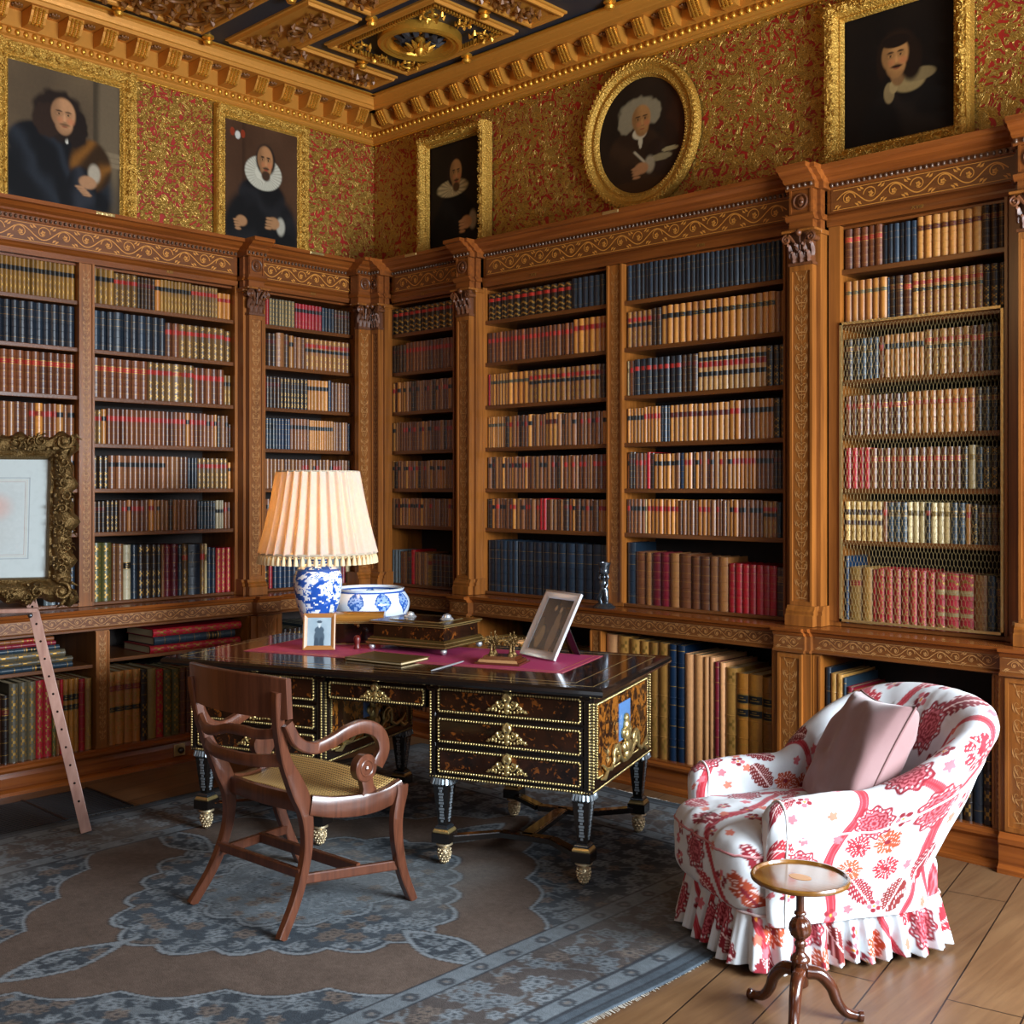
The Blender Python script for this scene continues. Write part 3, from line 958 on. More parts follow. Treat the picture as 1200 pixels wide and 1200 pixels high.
CB = [o for o in C.objects if o.name.startswith('bookcase_cornice')]
for s, x in (('XVI', 1.86), ('XVII', 3.02), ('XVIII', 4.16), ('XV', .90)):
    text_obj('numeral', s, (x, -WB.B - .0095, 2.785), (PI / 2, 0, 0), .028, M['gilt'], CB[0])
for s, y in (('XIII', 1.84), ('XIV', .83)):
    text_obj('numeral', s, (WL.B + .0095, -y, 2.785), (PI / 2, 0, PI / 2), .028, M['gilt'], CB[1])
for (fr, s, d, nm) in ((FL, 2.27, .39, 1), (FL, .86, .39, 1), (FB, 2.50, .33, 0), (FB, .88, .33, 0)):
    m = MB(fr); m.box(s - .055, s + .055, d + .08, d + .098, 3.027, 3.045); m.build('brass_plate', M['brass'], CB[nm], bevel=.004)

# ================================================================== BOOKS
# style: (cover colours, [rows], word)   rows: (h0, h1, kind)  kind: gold / band / col:hex / orn / orn2 / wash
RD, BK, BR, GR = 'b3261e', '16181a', '6a2418', '5a4f38'
LBL_R = [(.66, .80, 'lab:' + RD)]
LBL_K = [(.66, .79, 'lab:' + BK)]
GL5 = [(.12, .126, 'gold'), (.30, .306, 'gold'), (.48, .486, 'gold'), (.64, .646, 'gold'), (.81, .816, 'gold'), (.95, .956, 'gold')]
ORN = [(.05, .17, 'orn'), (.24, .34, 'orn'), (.41, .51, 'orn'), (.87, .96, 'orn')]
ST = {
 'nb': (['202c38', '1b2631', '273643'], [(.12, .125, 'gold'), (.64, .646, 'gold'), (.81, .815, 'gold')], 'blue-black', ''),
 'nr': (['17222e', '14202b'], [(.68, .80, 'lab:' + RD)] + GL5[:3], 'blue-black', 'red-labelled'),
 'tk': (['b07c3e', 'a87238', 'b98547'], LBL_K + GL5[:2], 'tan', 'black-labelled'),
 'tn': (['b07c3e', 'a87238', 'b98547'], [(.68, .78, 'lab:' + GR)], 'tan', 'green-labelled'),
 'tr': (['b5803f', 'ad7638'], LBL_R + GL5[:2], 'tan', 'red-labelled'),
 'tb': (['b8864a', 'bd8a4c', 'b07d42'], [(.66, .80, 'lab:' + BR)] + GL5[:3], 'tan', 'brown-labelled'),
 'cr': (['6e4226', '7a4a2a', '643a20', '80502e'], LBL_R + GL5[:3], 'brown calf', 'red-labelled'),
 'ck': (['7b5030', '84583a', '6e462a', '8c6040'], LBL_K + GL5[:3], 'brown calf', 'black-labelled'),
 'c': (['7a5030', '8c6240', '6a432a', '94683e'], GL5, 'brown calf', 'plain'),
 'crk': (['94683c', 'a0743f', '8a5e36'], [(.72, .83, 'lab:' + RD), (.57, .67, 'lab:' + BK), (.12, .24, 'orn'), (.33, .45, 'orn'), (.88, .96, 'orn')], 'light calf', 'two-labelled'),
 'krk': (['b08a58', 'a98250'], [(.60, .74, 'lab:' + RD), (.76, .86, 'lab:' + BK), (.36, .48, 'lab:' + BK)] + GL5[:2], 'pale calf', 'banded'),
 'g': (['705430', '644a2a', '785c38'], [(.68, .80, 'lab:' + RD)] + ORN, 'gilt-tooled', 'red-labelled'),
 'gk': (['705430', '7c5e34'], [(.62, .76, 'lab:' + BK)] + ORN, 'gilt-tooled', 'black-labelled'),
 'yk': (['8c6a34', '80602c'], [(.64, .77, 'lab:' + BK), (.1, .3, 'orn'), (.38, .5, 'orn')], 'yellow gilt', 'black-labelled'),
 'kg': (['2a2018', '33261a'], [(.70, .82, 'lab:' + RD), (.05, .16, 'orn2'), (.22, .34, 'orn2'), (.42, .56, 'orn2'), (.86, .97, 'orn2')], 'black and gilt', 'red-labelled'),
 'd': (['3a2618', '2c1e16', '452c1c'], GL5 + [(.70, .80, 'lab:5c1a14')], 'dark brown', 'plain'),
 'dg': (['35251a', '2b1c14'], GL5 + ORN, 'dark brown', 'gilt-tooled'),
 'r': (['a3202a', 'ac2430', '951a24'], GL5, 'crimson', 'gilt-lined'),
 'rg': (['9c2430', 'a82c36'], [(.04, .14, 'orn'), (.18, .28, 'orn'), (.32, .42, 'orn'), (.46, .56, 'orn'), (.60, .70, 'orn'), (.74, .84, 'orn'), (.88, .97, 'orn')], 'red', 'gilt-patterned'),
 'rw': (['aa3440'], [(.02, .12, 'orn2'), (.25, .32, 'lab:b8a070'), (.38, .44, 'orn2'), (.62, .72, 'lab:b8a070'), (.80, .90, 'orn2'), (.94, .99, 'orn2')], 'red and cream', 'gilt-patterned'),
 'm': (['6c1c2a', '7a2432'], GL5, 'maroon', 'gilt-lined'),
 'rk': (['a62c34', '9a2630'], [(.66, .80, 'lab:' + BK)] + GL5[:2], 'red', 'black-labelled'),
 'b': (['17344e', '152e44', '1d3c58'], GL5, 'blue', 'gilt-lined'),
 'bs': (['2c3a46', '33444f'], GL5 + LBL_K, 'slate blue', 'banded'),
 'v': (['d8c69a', 'cdb888', 'c8b080'], [(.66, .79, 'lab:8c7038')] + GL5[:1], 'cream vellum', 'plain'),
 'vb': (['c9a868', 'c2a060', 'cfae70'], [(.66, .80, 'lab:4c281c'), (.40, .52, 'lab:4c281c'), (.1, .3, 'orn')], 'cream', 'twice brown-labelled'),
 'pg': (['a67f46', 'b48c50', '9b7540'], ORN, 'parchment', 'gilt-tooled'),
 'pp': (['c4966c', 'bf9164'], [], 'pinkish parchment', 'plain'),
 'pk': (['a87838', '9f6e30'], [(.70, .80, 'lab:' + BK), (.57, .66, 'lab:' + BK)] + GL5[:2], 'ochre', 'twice black-labelled'),
 'w': (['b9ae92'], [(.56, .68, 'lab:' + BK)], 'off-white', 'black-labelled'),
 'gy': (['7d8688', '6c7678'], GL5[:2], 'grey', 'plain'),
 'bc': (['8c6e40'], ORN + [(.66, .78, 'lab:8b2a24')], 'checkered calf', 'gilt-tooled'),
 'lk': (['a8743c', 'ae7c42'], [(.44, .52, 'lab:' + BK), (.72, .82, 'lab:8c2c26'), (.14, .24, 'orn'), (.30, .40, 'orn'), (.58, .68, 'orn'), (.88, .96, 'orn')], 'golden calf', 'black-banded'),
 'fe': (['a08c58'], [], 'pale page-edged', 'plain'),
 'gg': (['5a5a30', '625f34'], [(.05, .16, 'orn'), (.2, .31, 'orn'), (.36, .47, 'orn'), (.52, .63, 'orn'), (.68, .79, 'orn'), (.84, .95, 'orn')], 'olive', 'gilt-patterned'),
 'sg': (['625a4a', '6a614c'], [(.05, .16, 'orn'), (.2, .31, 'orn'), (.36, .47, 'orn'), (.52, .63, 'orn'), (.68, .79, 'orn'), (.84, .95, 'orn')], 'grey-brown', 'gilt-patterned'),
}
MIXC = ['c', 'cr', 'ck', 'c', 'cr', 'tk', 'd', 'tr', 'ck', 'c']
rb = random.Random(5)
MATS_BOOK = [M['leather'], M['gilt'], M['paper']]
# mirror/segment parameters
NS = 6


def build_book(cov, lab, pag, P, w, h, dp, style, far=False):
    """P(a,h,o) maps local book coords to frame coords. cov/lab/pag are mesh builders"""
    cols, rows, _, _ = ST[style]
    base = hx(rb.choice(cols)); j = rb.uniform(.50, .86); base = tuple(min(1, (q ** 1.25) * 1.6 * j) for q in base)
    bulge = min(.010, w * .26)
    prof = []
    for k in range(NS + 1):
        t = k / NS; a = w * t; o = bulge * (1 - (2 * t - 1) ** 2) - .002 * (1 if k in (0, NS) else 0)
        prof.append((a, o))
    marks = []
    for (a, b, kind) in rows:
        marks.append((a, b, kind))
    marks.sort(); cuts = [(0, .0)]
    segs = []; z = 0
    for (a, b, kind) in marks:
        if a < z: continue
        if a > z: segs.append((z, a, 'base'))
        segs.append((a, b, kind)); z = b
    if z < 1: segs.append((z, 1, 'base'))
    band = style not in ('tk', 'tn', 'fe', 'pp')
    # optional raised bands split base segments
    def row(mb, h0, h1, mats, cls, lift=0):
        i0 = [mb.V(*P(a, h * h0, o + lift)) for a, o in prof]; i1 = [mb.V(*P(a, h * h1, o + lift)) for a, o in prof]
        for k in range(NS):
            mb.F((i0[k], i0[k + 1], i1[k + 1], i1[k]), mats[k], cls[k])
    G = (.45, .30, .08)
    for (a, b, kind) in segs:
        if kind == 'base': row(cov, a, b, [0] * NS, [base] * NS)
        elif kind == 'gold': row(cov, a, b, [1] * NS, [G] * NS, .0008 if band else 0)
        elif kind in ('orn', 'orn2'):
            hh = (b - a)
            e = 3 if kind == 'orn' else 4
            for q in range(e):
                c0, c1 = a + hh * q / e, a + hh * (q + 1) / e
                if kind == 'orn':
                    mm = [0, 1, 0, 0, 1, 0] if q != 1 else [0, 0, 1, 1, 0, 0]
                else:
                    mm = [1, 0, 0, 0, 0, 1] if q == 0 else ([1, 1, 0, 0, 1, 1] if q == 1 else ([0, 1, 1, 1, 1, 0] if q == 2 else [0, 0, 1, 1, 0, 0]))
                row(cov, c0, c1, mm, [base if x == 0 else G for x in mm])
        elif kind.startswith('lab:'):
            lc = hx(kind[4:]); lj = rb.uniform(.45, .8); lc = tuple(min(1, q * lj) for q in lc)
            if lab is cov or lab is None:
                row(cov, a, b, [0] * NS, [lc] * NS)
            else:
                row(cov, a, b, [0] * NS, [base] * NS)
                row(lab, a, a + (b - a) * .12, [1] * NS, [G] * NS, .0006)
                row(lab, a + (b - a) * .12, a + (b - a) * .38, [0] * NS, [lc] * NS, .0006)
                row(lab, a + (b - a) * .38, a + (b - a) * .47, [0, 1, 1, 1, 1, 0], [lc, G, G, G, G, lc], .0006)
                row(lab, a + (b - a) * .47, a + (b - a) * .62, [0] * NS, [lc] * NS, .0006)
                row(lab, a + (b - a) * .62, a + (b - a) * .70, [0, 0, 1, 1, 0, 0], [lc, lc, G, G, lc, lc], .0006)
                row(lab, a + (b - a) * .70, a + (b - a) * .88, [0] * NS, [lc] * NS, .0006)
                row(lab, a + (b - a) * .88, b, [1] * NS, [G] * NS, .0006)
    # raised bands
    if not far and band and w > .02:
        for t in (.19, .365, .545, .845):
            r0, r1 = t - .006, t + .006
            i = [[cov.V(*P(a, h * hh_, o + lf)) for a, o in prof] for hh_, lf in ((r0, 0), (t - .002, .0022), (t + .002, .0022), (r1, 0))]
            for q in range(3):
                for k in range(NS): cov.F((i[q][k], i[q][k + 1], i[q + 1][k + 1], i[q + 1][k]), 0, base)
    # boards
    bt = min(.004, w * .14)
    def bx(mb, a0, a1, h0, h1, o0, o1, mat, col):
        i = [mb.V(*P(a, hh_, o)) for a in (a0, a1) for hh_ in (h0, h1) for o in (o0, o1)]
        for q in ((0, 1, 3, 2), (4, 6, 7, 5), (0, 4, 5, 1), (2, 3, 7, 6), (0, 2, 6, 4), (1, 5, 7, 3)): mb.F([i[k] for k in q], mat, col)
    bx(cov, 0, bt, 0, h, -dp, -.002, 0, base); bx(cov, w - bt, w, 0, h, -dp, -.002, 0, base)
    # spine headcap closes top
    i = [cov.V(*P(a, h, o)) for a, o in prof]; cov.F(i, 0, base)
    i = [cov.V(*P(a, 0, o)) for a, o in prof]; cov.F(i[::-1], 0, base)
    pc = hx('a8946c')
    bx(pag, bt, w - bt, .003, h - .004, -dp + .006, -.003, 2 if pag is cov else 0, pc if pag is cov else None)


BOOKQ = []     # (area, spec)
ORDW = ['zeroth', 'first', 'second', 'third', 'fourth', 'fifth', 'sixth', 'seventh', 'eighth', 'ninth', 'tenth', 'eleventh', 'twelfth', 'thirteenth', 'fourteenth', 'fifteenth', 'sixteenth', 'seventeenth', 'eighteenth', 'nineteenth', 'twentieth']


def ordw(n):
    if n <= 20: return ORDW[n]
    t = {2: 'twenty', 3: 'thirty', 4: 'forty'}[n // 10]
    return {2: 'twentieth', 3: 'thirtieth', 4: 'fortieth'}[n // 10] if n % 10 == 0 else t + '-' + ORDW[n % 10]


def shelf_books(w, a, b, z, clear, spec, bay, shelfname, dfront=None, vis=1.0, gap_end=0.0, depth=.19):
    """spec string 'n style [height]' tokens, image left to right. fills opening a..b"""
    d = (w.B - .03) if dfront is None else dfront
    items = []
    for tok in spec.split():
        hgt = None; wt = 1.0
        if '@' in tok: tok, hs = tok.split('@'); hgt = float(hs)
        if '*' in tok: tok, ws = tok.split('*'); wt = float(ws)
        n = int(''.join(q for q in tok if q.isdigit())); st = ''.join(q for q in tok if not q.isdigit())
        hh = (hgt if hgt else .80 + rb.uniform(-.04, .05)) * clear
        for k in range(n):
            s_ = rb.choice(MIXC) if st == 'x' else st
            jit = rb.uniform(-.012, .012) * clear if st == 'x' else rb.uniform(-.003, .003) * clear
            items.append((s_, min(hh + jit, clear - .008), wt * (rb.uniform(.72, 1.35) if st == 'x' else rb.uniform(.9, 1.1))))
    L = (b - a) - .012 - gap_end; tot = sum(i[2] for i in items); p = 0
    for n, (st, hh, wt) in enumerate(items):
        wd_ = L * wt / tot
        s0 = a + .006 + p if w is WB else b - .006 - p - wd_
        p += wd_
        c = w.fr(s0 + wd_ / 2, d, z); pr = [proj(*w.fr(s, d, zz)) for s in (s0, s0 + wd_) for zz in (z, z + hh)]
        xs = [q[0] for q in pr]; ysx = [q[1] for q in pr]
        ar = (max(xs) - min(xs)) * (max(ysx) - min(ysx)) * vis
        if max(xs) < 0 or min(xs) > 1200 or min(ysx) > 1200: ar = 0
        if min(xs) < 0: ar *= .5
        BOOKQ.append((ar, dict(w=w, s0=s0, d=d - rb.uniform(0, .006), z=z, wd=wd_ * .965, h=hh, dp=depth, st=st, n=n + 1, bay=bay, sh=shelfname)))


RN = ['bottom', 'sixth', 'fifth', 'fourth', 'third', 'second', 'top']


def bay_books(w, op, rows, bay, visf=None, **kw):
    for k, spec in enumerate(rows):       # rows listed top to bottom
        i = 6 - k
        z = ZSH[i]; top = (ZSH[i + 1] - .024) if i < 6 else ZTOP
        if spec: shelf_books(w, op[0], op[1], z, top - z, spec, bay, RN[i] + ' shelf', vis=(visf[k] if visf else 1), **kw)


bay_books(WL, (2.378, 3.25), ['36yk@.93', '20nb@.95', '21cr@.93', '27x@.88', '28ck@.85', '28x@.85', ''], 'bay behind framed drawing', [1, 1, 1, .9, .25, .2, 0])
shelf_books(WL, 2.378, 2.56, ZSH[0], .36, '2gy 3nb*1.2@.62', 'bay behind framed drawing', 'bottom shelf', vis=.3)
bay_books(WL, bB_, [
    '4yk@.96 4g*1.1@.90 5d*.7@.88 1tk@.88 9yk*.75@.90 8g*.75@.88 3tr*.9@.76',
    '3nb@.93 1nb*1.5@.95 6nb@.93 2cr@.84 7g@.84 1g@.80',
    '7cr*1.2@.92 4g@.92 1g*1.5@.92 2g@.92 5cr*1.1@.88 2yk*.6@.75',
    '2g@.80 1tk@.82 18cr@.84 1tk@.84 4cr@.84 6x@.82 1d*.5@.6',
    '3dg@.80 2ck*1.3@.82 9ck@.82 5c@.82 3nb*.7@.80 7g@.80 1tk*.6@.7',
    '3d@.78 3dg@.80 14x@.80 5c@.80 6bs*.8@.76 3w*.7@.78 2x@.72',
    '2gg*1.4@.90 1c*.8@.88 1c@.87 1w*1.2@.85 1nb@.85 2dg@.84 2dg*.8@.84 1c*.5@.83 2m@.83 1bs*.7@.82 1g@.82 1nb*2.1@.82 1g*.7@.82 1v*.4@.82 1b*.7@.76 1bs*.7@.75 3rg*.8@.74',
], 'bay left of lamp')
bay_books(WL, bC, [
    '1d@.78 1r@.78 8sg@.82 8rk@.78 4nb@.76 5d@.75',
    '3d@.88 1c*1.7@.92 1d@.9 1tk@.88 3c*.8@.86 10crk*1.0@.86',
    '1r@.84 4d@.82 8dg@.82 6tk@.82 1b@.85 6c@.80',
    '4bs@.82 5b@.82 6ck@.84 10tk*.8@.82 5c@.8 1b@.78',
    '10c@.82 16x@.82',
    '24x@.80',
    '1dg*1.3@.62 1r*.8@.60 6b@.60 1gy*1.6@.60 4x@.6 2gy*1.4@.55 1m@.6 1v@.58',
], 'bay behind lampshade', [1, 1, 1, 1, .5, .1, .35])
bay_books(WB, bD, [
    '11kg@.82', '4d@.78 15cr@.82', '24x@.82', '23x@.80', '24x@.80', '24x@.80', '3gy*.7@.60 3c*.6@.58 1d@.6 1r@.62 4c*.8@.58 1bc*1.3@.56 6d@.57'], 'dim corner bay', [.9] * 7)
bay_books(WB, bE, [
    '12kg*1.4@.80 7nb@.85', '22cr@.78 6tr*1.3@.84 1d@.84', '1r*.5@.8 6tn*.7@.80 4tn*1.2@.80 15crk@.80 2d@.80',
    '8tn*.7@.80 12x@.80 3tb*1.3@.82 14x@.78', '34x@.84', '14x@.82 2r*.9@.84 16x@.82', '4nb*.9@.86 1nb*.6@.86 11nb*1.1@.86'],
    'bay left of statuette', [1, 1, 1, 1, 1, 1, .85])
bay_books(WB, bF, [
    '33nb@.95', '5crk*1.1@.84 2d*.9@.86 18tk*1.15@.88 2c@.86', '1v*.4@.8 1cr@.8 8nr*1.1@.82 3d@.82 13krk*.9@.84 3dg*1.1@.84',
    '5tk*.8@.80 5tr*.8@.82 3bs*.7@.82 12tb*1.1@.82 2tr*1.2@.84 3ck@.84 4tk@.84 2dg*1.3@.84',
    '1tk*.5@.84 2d*.8@.88 3cr@.85 1r@.87 1d@.85 5tk*1.1@.82 1ck*1.2@.83 1b@.83 2tr@.83 10x*.9@.84 6tr*.9@.84 4ck@.84 3d@.84',
    '1cr@.84 4ck@.84 1v*.4@.84 8tr*1.1@.84 5c@.82 3tr*1.1@.84 10x*.9@.84 3ck@.84 3crk@.82 2nb*1.1@.80',
    '1nb*1.1@.92 1c*1.3@.78 1c@.78 2m*1.1@.78 1c*1.2@.78 1c*1.6@.78 4c*1.15@.76 7r*.8@.68 1d@.66'],
    'bay right of statuette')
bay_books(WB, bG, [
    '5cr*1.1@.92 6nb*.8@.88 7tb@.93 1tb*1.3@.94 3d@.94', '6tn*1.05@.86 1b*.3@.84 2d@.85 1cr*1.2@.84 10crk@.85 3dg@.84',
    '2d*1.3@.80 3bs@.80 1cr@.80 8tk*.8@.82 6crk*1.1@.84 2cr@.84 3d@.86', '10cr*.9@.78 9tr@.80 4d@.80',
    '4r@.84 13cr@.82 1d@.82 1v@.84 1bs@.80 3dg@.80', '7vb*.85@.83 1cr*.8@.83 3bs@.82 3v@.83 1nr*.9@.82 3v@.82 2bs@.82 1tr*.8@.80 1dg@.80 4d@.78',
    '1b*.5@.86 1bc*1.5@.72 1pg*1.2@.72 1r*.6@.70 6rg*.95@.72 1rg@.70 1rw*1.1@.70 2rw*1.6@.70 1c*1.4@.70 1nb@.70 1d@.68'],
    'wire-screened bay', gap_end=.0)
# low cupboards
lowf = WB.low - .03
shelf_books(WB, 2.477, 3.512, .155, .62, '1pp*1.3@1 1pg*1.5@.98 1pg*1.2@.97 3pg*1.1@.96 2b*.9@.96 2pp@.90 2pp*.6@.89 1m*.5@.86 1pp*.6@.86 1pg*1.3@.83 1pk*1.2@.80 1pk*1.5@.80 1pk*1.3@.79', 'cupboard right of desk', 'low shelf', lowf, .9, depth=.3)
shelf_books(WB, 1.49, 2.40, .155, .62, '6pg@.80 1pp@.82 4pg@.80 6c@.78 1pp@.8', 'cupboard behind desk', 'low shelf', lowf, .12, depth=.3)
shelf_books(WB, 3.764, 4.02, .155, .62, '1nb*.8@.92 2pg@.88 1bs*.5@.86 1m@.80 2cr*.6@.78 1pg@.76 1dg*1.3@.72', 'cupboard behind armchair', 'low shelf', lowf, .6, depth=.32)
shelf_books(WB, 4.26, 4.534, .155, .62, '3dg*1.2@.66 1dg@.66 1nb*1.1@.66 1dg@.66', 'cupboard behind armchair, right end', 'low shelf', lowf, .35, depth=.3)
shelf_books(WB, .68, 1.314, .155, .62, '9d@.8 8c@.8', 'corner cupboard', 'low shelf', lowf, .15, depth=.3)
lowl = WL.low - .03
shelf_books(WL, 2.35, 3.25, .155, .43, '12d@.8 3sg*1.2@.93 2rg*1.2@.93 1gg*.6@.9 1c*.6@.9 1r*.5@.9 3pk*.8@.9 1r@.88 1pg*.9@.88', 'left cupboard under easel', 'low shelf', lowl, .75, depth=.3)
shelf_books(WL, 1.405, 2.273, .155, .44, '4lk*1.15@.90 1dg*.9@.88 1fe*1.2@.88 1rg*1.1@.86 2gg*1.1@.84 6c@.84 4rg@.82', 'left cupboard by desk', 'low shelf', lowl, .8, depth=.3)
shelf_books(WL, .65, 1.174, .155, .62, '5dg@.85 5bs@.88 4nb@.8', 'cupboard behind lamp', 'low shelf', lowl, .15, depth=.3)

BOOKQ.sort(key=lambda q: -q[0])
NIND = 288
STUFF = MB()
for rank, (ar, q) in enumerate(BOOKQ):
    w = q['w']; s0, d, z = q['s0'], q['d'], q['z']
    if ar <= 0 and not (w is WL): continue
    P = lambda a, h, o, w=w, s0=s0, d=d, z=z: w.fr(s0 + a, d + o, z + h)
    if rank < NIND:
        cov, lab, pag = MB(), MB(), MB()
        build_book(cov, lab, pag, P, q['wd'], q['h'], q['dp'], q['st'])
        loc = w.fr(s0 + q['wd'] / 2, d - q['dp'] / 2, z)
        o = cov.build('book', MATS_BOOK, loc=loc, smooth=.8)
        _, _, word, adj = ST[q['st']]
        lb = '%s%s book, %s from left on %s, %s' % (adj + ' ' if adj not in ('plain',) else '', word, ordw(q['n']), q['sh'], q['bay'])
        tag(o, lb, 'book', 'leather-bound books standing on the shelves')
        for mb_, nm, mt in ((lab, 'title_label', MATS_BOOK), (pag, 'page_block', [M['paper']])):
            if mb_.v:
                c = mb_.build(nm, mt, parent=o, smooth=.8 if nm == 'title_label' else None)
    else:
        build_book(STUFF, STUFF, STUFF, P, q['wd'], q['h'], q['dp'], q['st'], far=True)
o = STUFF.build('book', MATS_BOOK, smooth=.8)
tag(o, 'rows of smaller old leather-bound books filling the shelves farther away', 'books', 'leather-bound books standing on the shelves', 'stuff')


def lying_book(w, s0, s1, z, th, d, st, label, dp=.3):
    cov, lab, pag = MB(), MB(), MB()
    P = (lambda a, h, o: w.fr(s0 + h, d + o, z + a)) if w is WB else (lambda a, h, o: w.fr(s1 - h, d + o, z + a))
    build_book(cov, lab, pag, P, th, s1 - s0, dp, st)
    o = cov.build('book', MATS_BOOK, loc=w.fr((s0 + s1) / 2, d - dp / 2, z), smooth=.8)
    tag(o, label, 'book', 'large books lying flat in the low cupboards')
    for mb_, nm, mt in ((lab, 'title_label', MATS_BOOK), (pag, 'page_block', [M['paper']])):
        if mb_.v: mb_.build(nm, mt, parent=o, smooth=.8 if nm == 'title_label' else None)


lying_book(WL, 1.44, 2.02, .625, .042, .50, 'rg', 'large red gilt book lying at the bottom of a stack of three')
lying_book(WL, 1.47, 1.99, .668, .046, .49, 'bs', 'large slate blue book lying in the middle of a stack of three')
lying_book(WL, 1.43, 2.00, .715, .044, .495, 'rg', 'large red gilt book lying on top of a stack of three')
zz = .605
for th, st, a, nm in ((.028, 'bs', 2.46, 'lowest thin blue-grey book in the lying stack behind the easel leg'), (.028, 'sg', 2.46, 'second lowest grey gilt book lying in the stack behind the easel leg'), (.040, 'sg', 2.50, 'thick grey gilt book in the middle of the stack behind the easel leg'), (.025, 'bs', 2.53, 'thin slate book under the two red ones in the stack behind the easel'), (.022, 'm', 2.55, 'thin maroon book second from top of the stack behind the easel'), (.022, 'cr', 2.56, 'thin red-brown book topmost of the stack behind the easel')):
    lying_book(WL, a, 3.05, zz, th, .49, st, nm); zz += th + .001

# wire mesh screen over the lower shelves of the right bay
t = empty('wire_screen', FB(4.16, .34, .93), 0, 'brass wire mesh screen covering the lower shelves behind the armchair', 'screen')
m = MB(FB)
a, b, z0, z1 = 3.79, 4.533, .932, 2.318
for q in ((a, a + .012, z0, z1), (b - .012, b, z0, z1), (a, b, z0, z0 + .012), (a, b, z1 - .012, z1)): m.box(q[0], q[1], .335, .345, q[2], q[3])
m.build('screen_frame', M['brass'], t)
cu = MB(FB)
px_, pz = .0165, .0285; r = .00075


def wseg(x0, z0_, x1, z1_):
    dx, dz = x1 - x0, z1_ - z0_; l = math.hypot(dx, dz); nx, nz = -dz / l * r, dx / l * r
    i = [cu.V(x0 + nx, .339, z0_ + nz), cu.V(x0 - nx, .339, z0_ - nz), cu.V(x1 - nx, .339, z1_ - nz), cu.V(x1 + nx, .339, z1_ + nz),
         cu.V(x0, .339 + 2 * r, z0_), cu.V(x1, .339 + 2 * r, z1_)]
    cu.F((i[0], i[3], i[5], i[4])); cu.F((i[1], i[4], i[5], i[2]))


nx_ = int((b - a) / px_); nz_ = int((z1 - z0) / pz) + 1
for i in range(nx_ + 1):
    for k in range(nz_):
        x = a + .004 + i * px_ + (px_ / 2 if k % 2 else 0); z = z0 + k * pz
        if x > b - .004 or z + pz > z1 + .01: continue
        wseg(x, z, x, z + pz * .55)
        if x - px_ / 2 > a: wseg(x, z + pz * .55, x - px_ / 2, z + pz)
        if x + px_ / 2 < b: wseg(x, z + pz * .55, x + px_ / 2, z + pz)
tag(cu.build('wire_mesh', M['wire'] if 'wire' in M else M['brass'], t), kind='stuff')

# ================================================================== PAINTINGS
def ell(x, y, cx, cy, rx, ry, soft=.12):
    r = np.sqrt(((x - cx) / rx) ** 2 + ((y - cy) / ry) ** 2)
    return 1 - sm(r, 1 - soft, 1 + soft)


def canvas(fn, W0, W1, Z0, Z1, d, func, n=(110, 130), clip=None):
    mb = MB(fn); nx, ny = n
    xs = np.linspace(0, 1, nx + 1); ys_ = np.linspace(0, 1, ny + 1)
    X, Y = np.meshgrid(xs, ys_, indexing='ij')
    col = np.clip(func(X, Y), 0, 1).tolist()
    idx = [[mb.V(W0 + (W1 - W0) * a, d, Z0 + (Z1 - Z0) * b) for b in ys_] for a in xs]
    for i in range(nx):
        for j in range(ny):
            if clip and not clip(X[i, j], Y[i, j]): continue
            mb.F((idx[i][j], idx[i + 1][j], idx[i + 1][j + 1], idx[i][j + 1]), 0, [col[i][j], col[i + 1][j], col[i + 1][j + 1], col[i][j + 1]])
    return mb


def base_bg(X, Y, c1, c2, seed=0):
    t = vn.fbm(X * 3 + seed, Y * 3, 3)
    c = np.array(hx(c1)) * (1 - t[..., None]) + np.array(hx(c2)) * t[..., None]
    return c


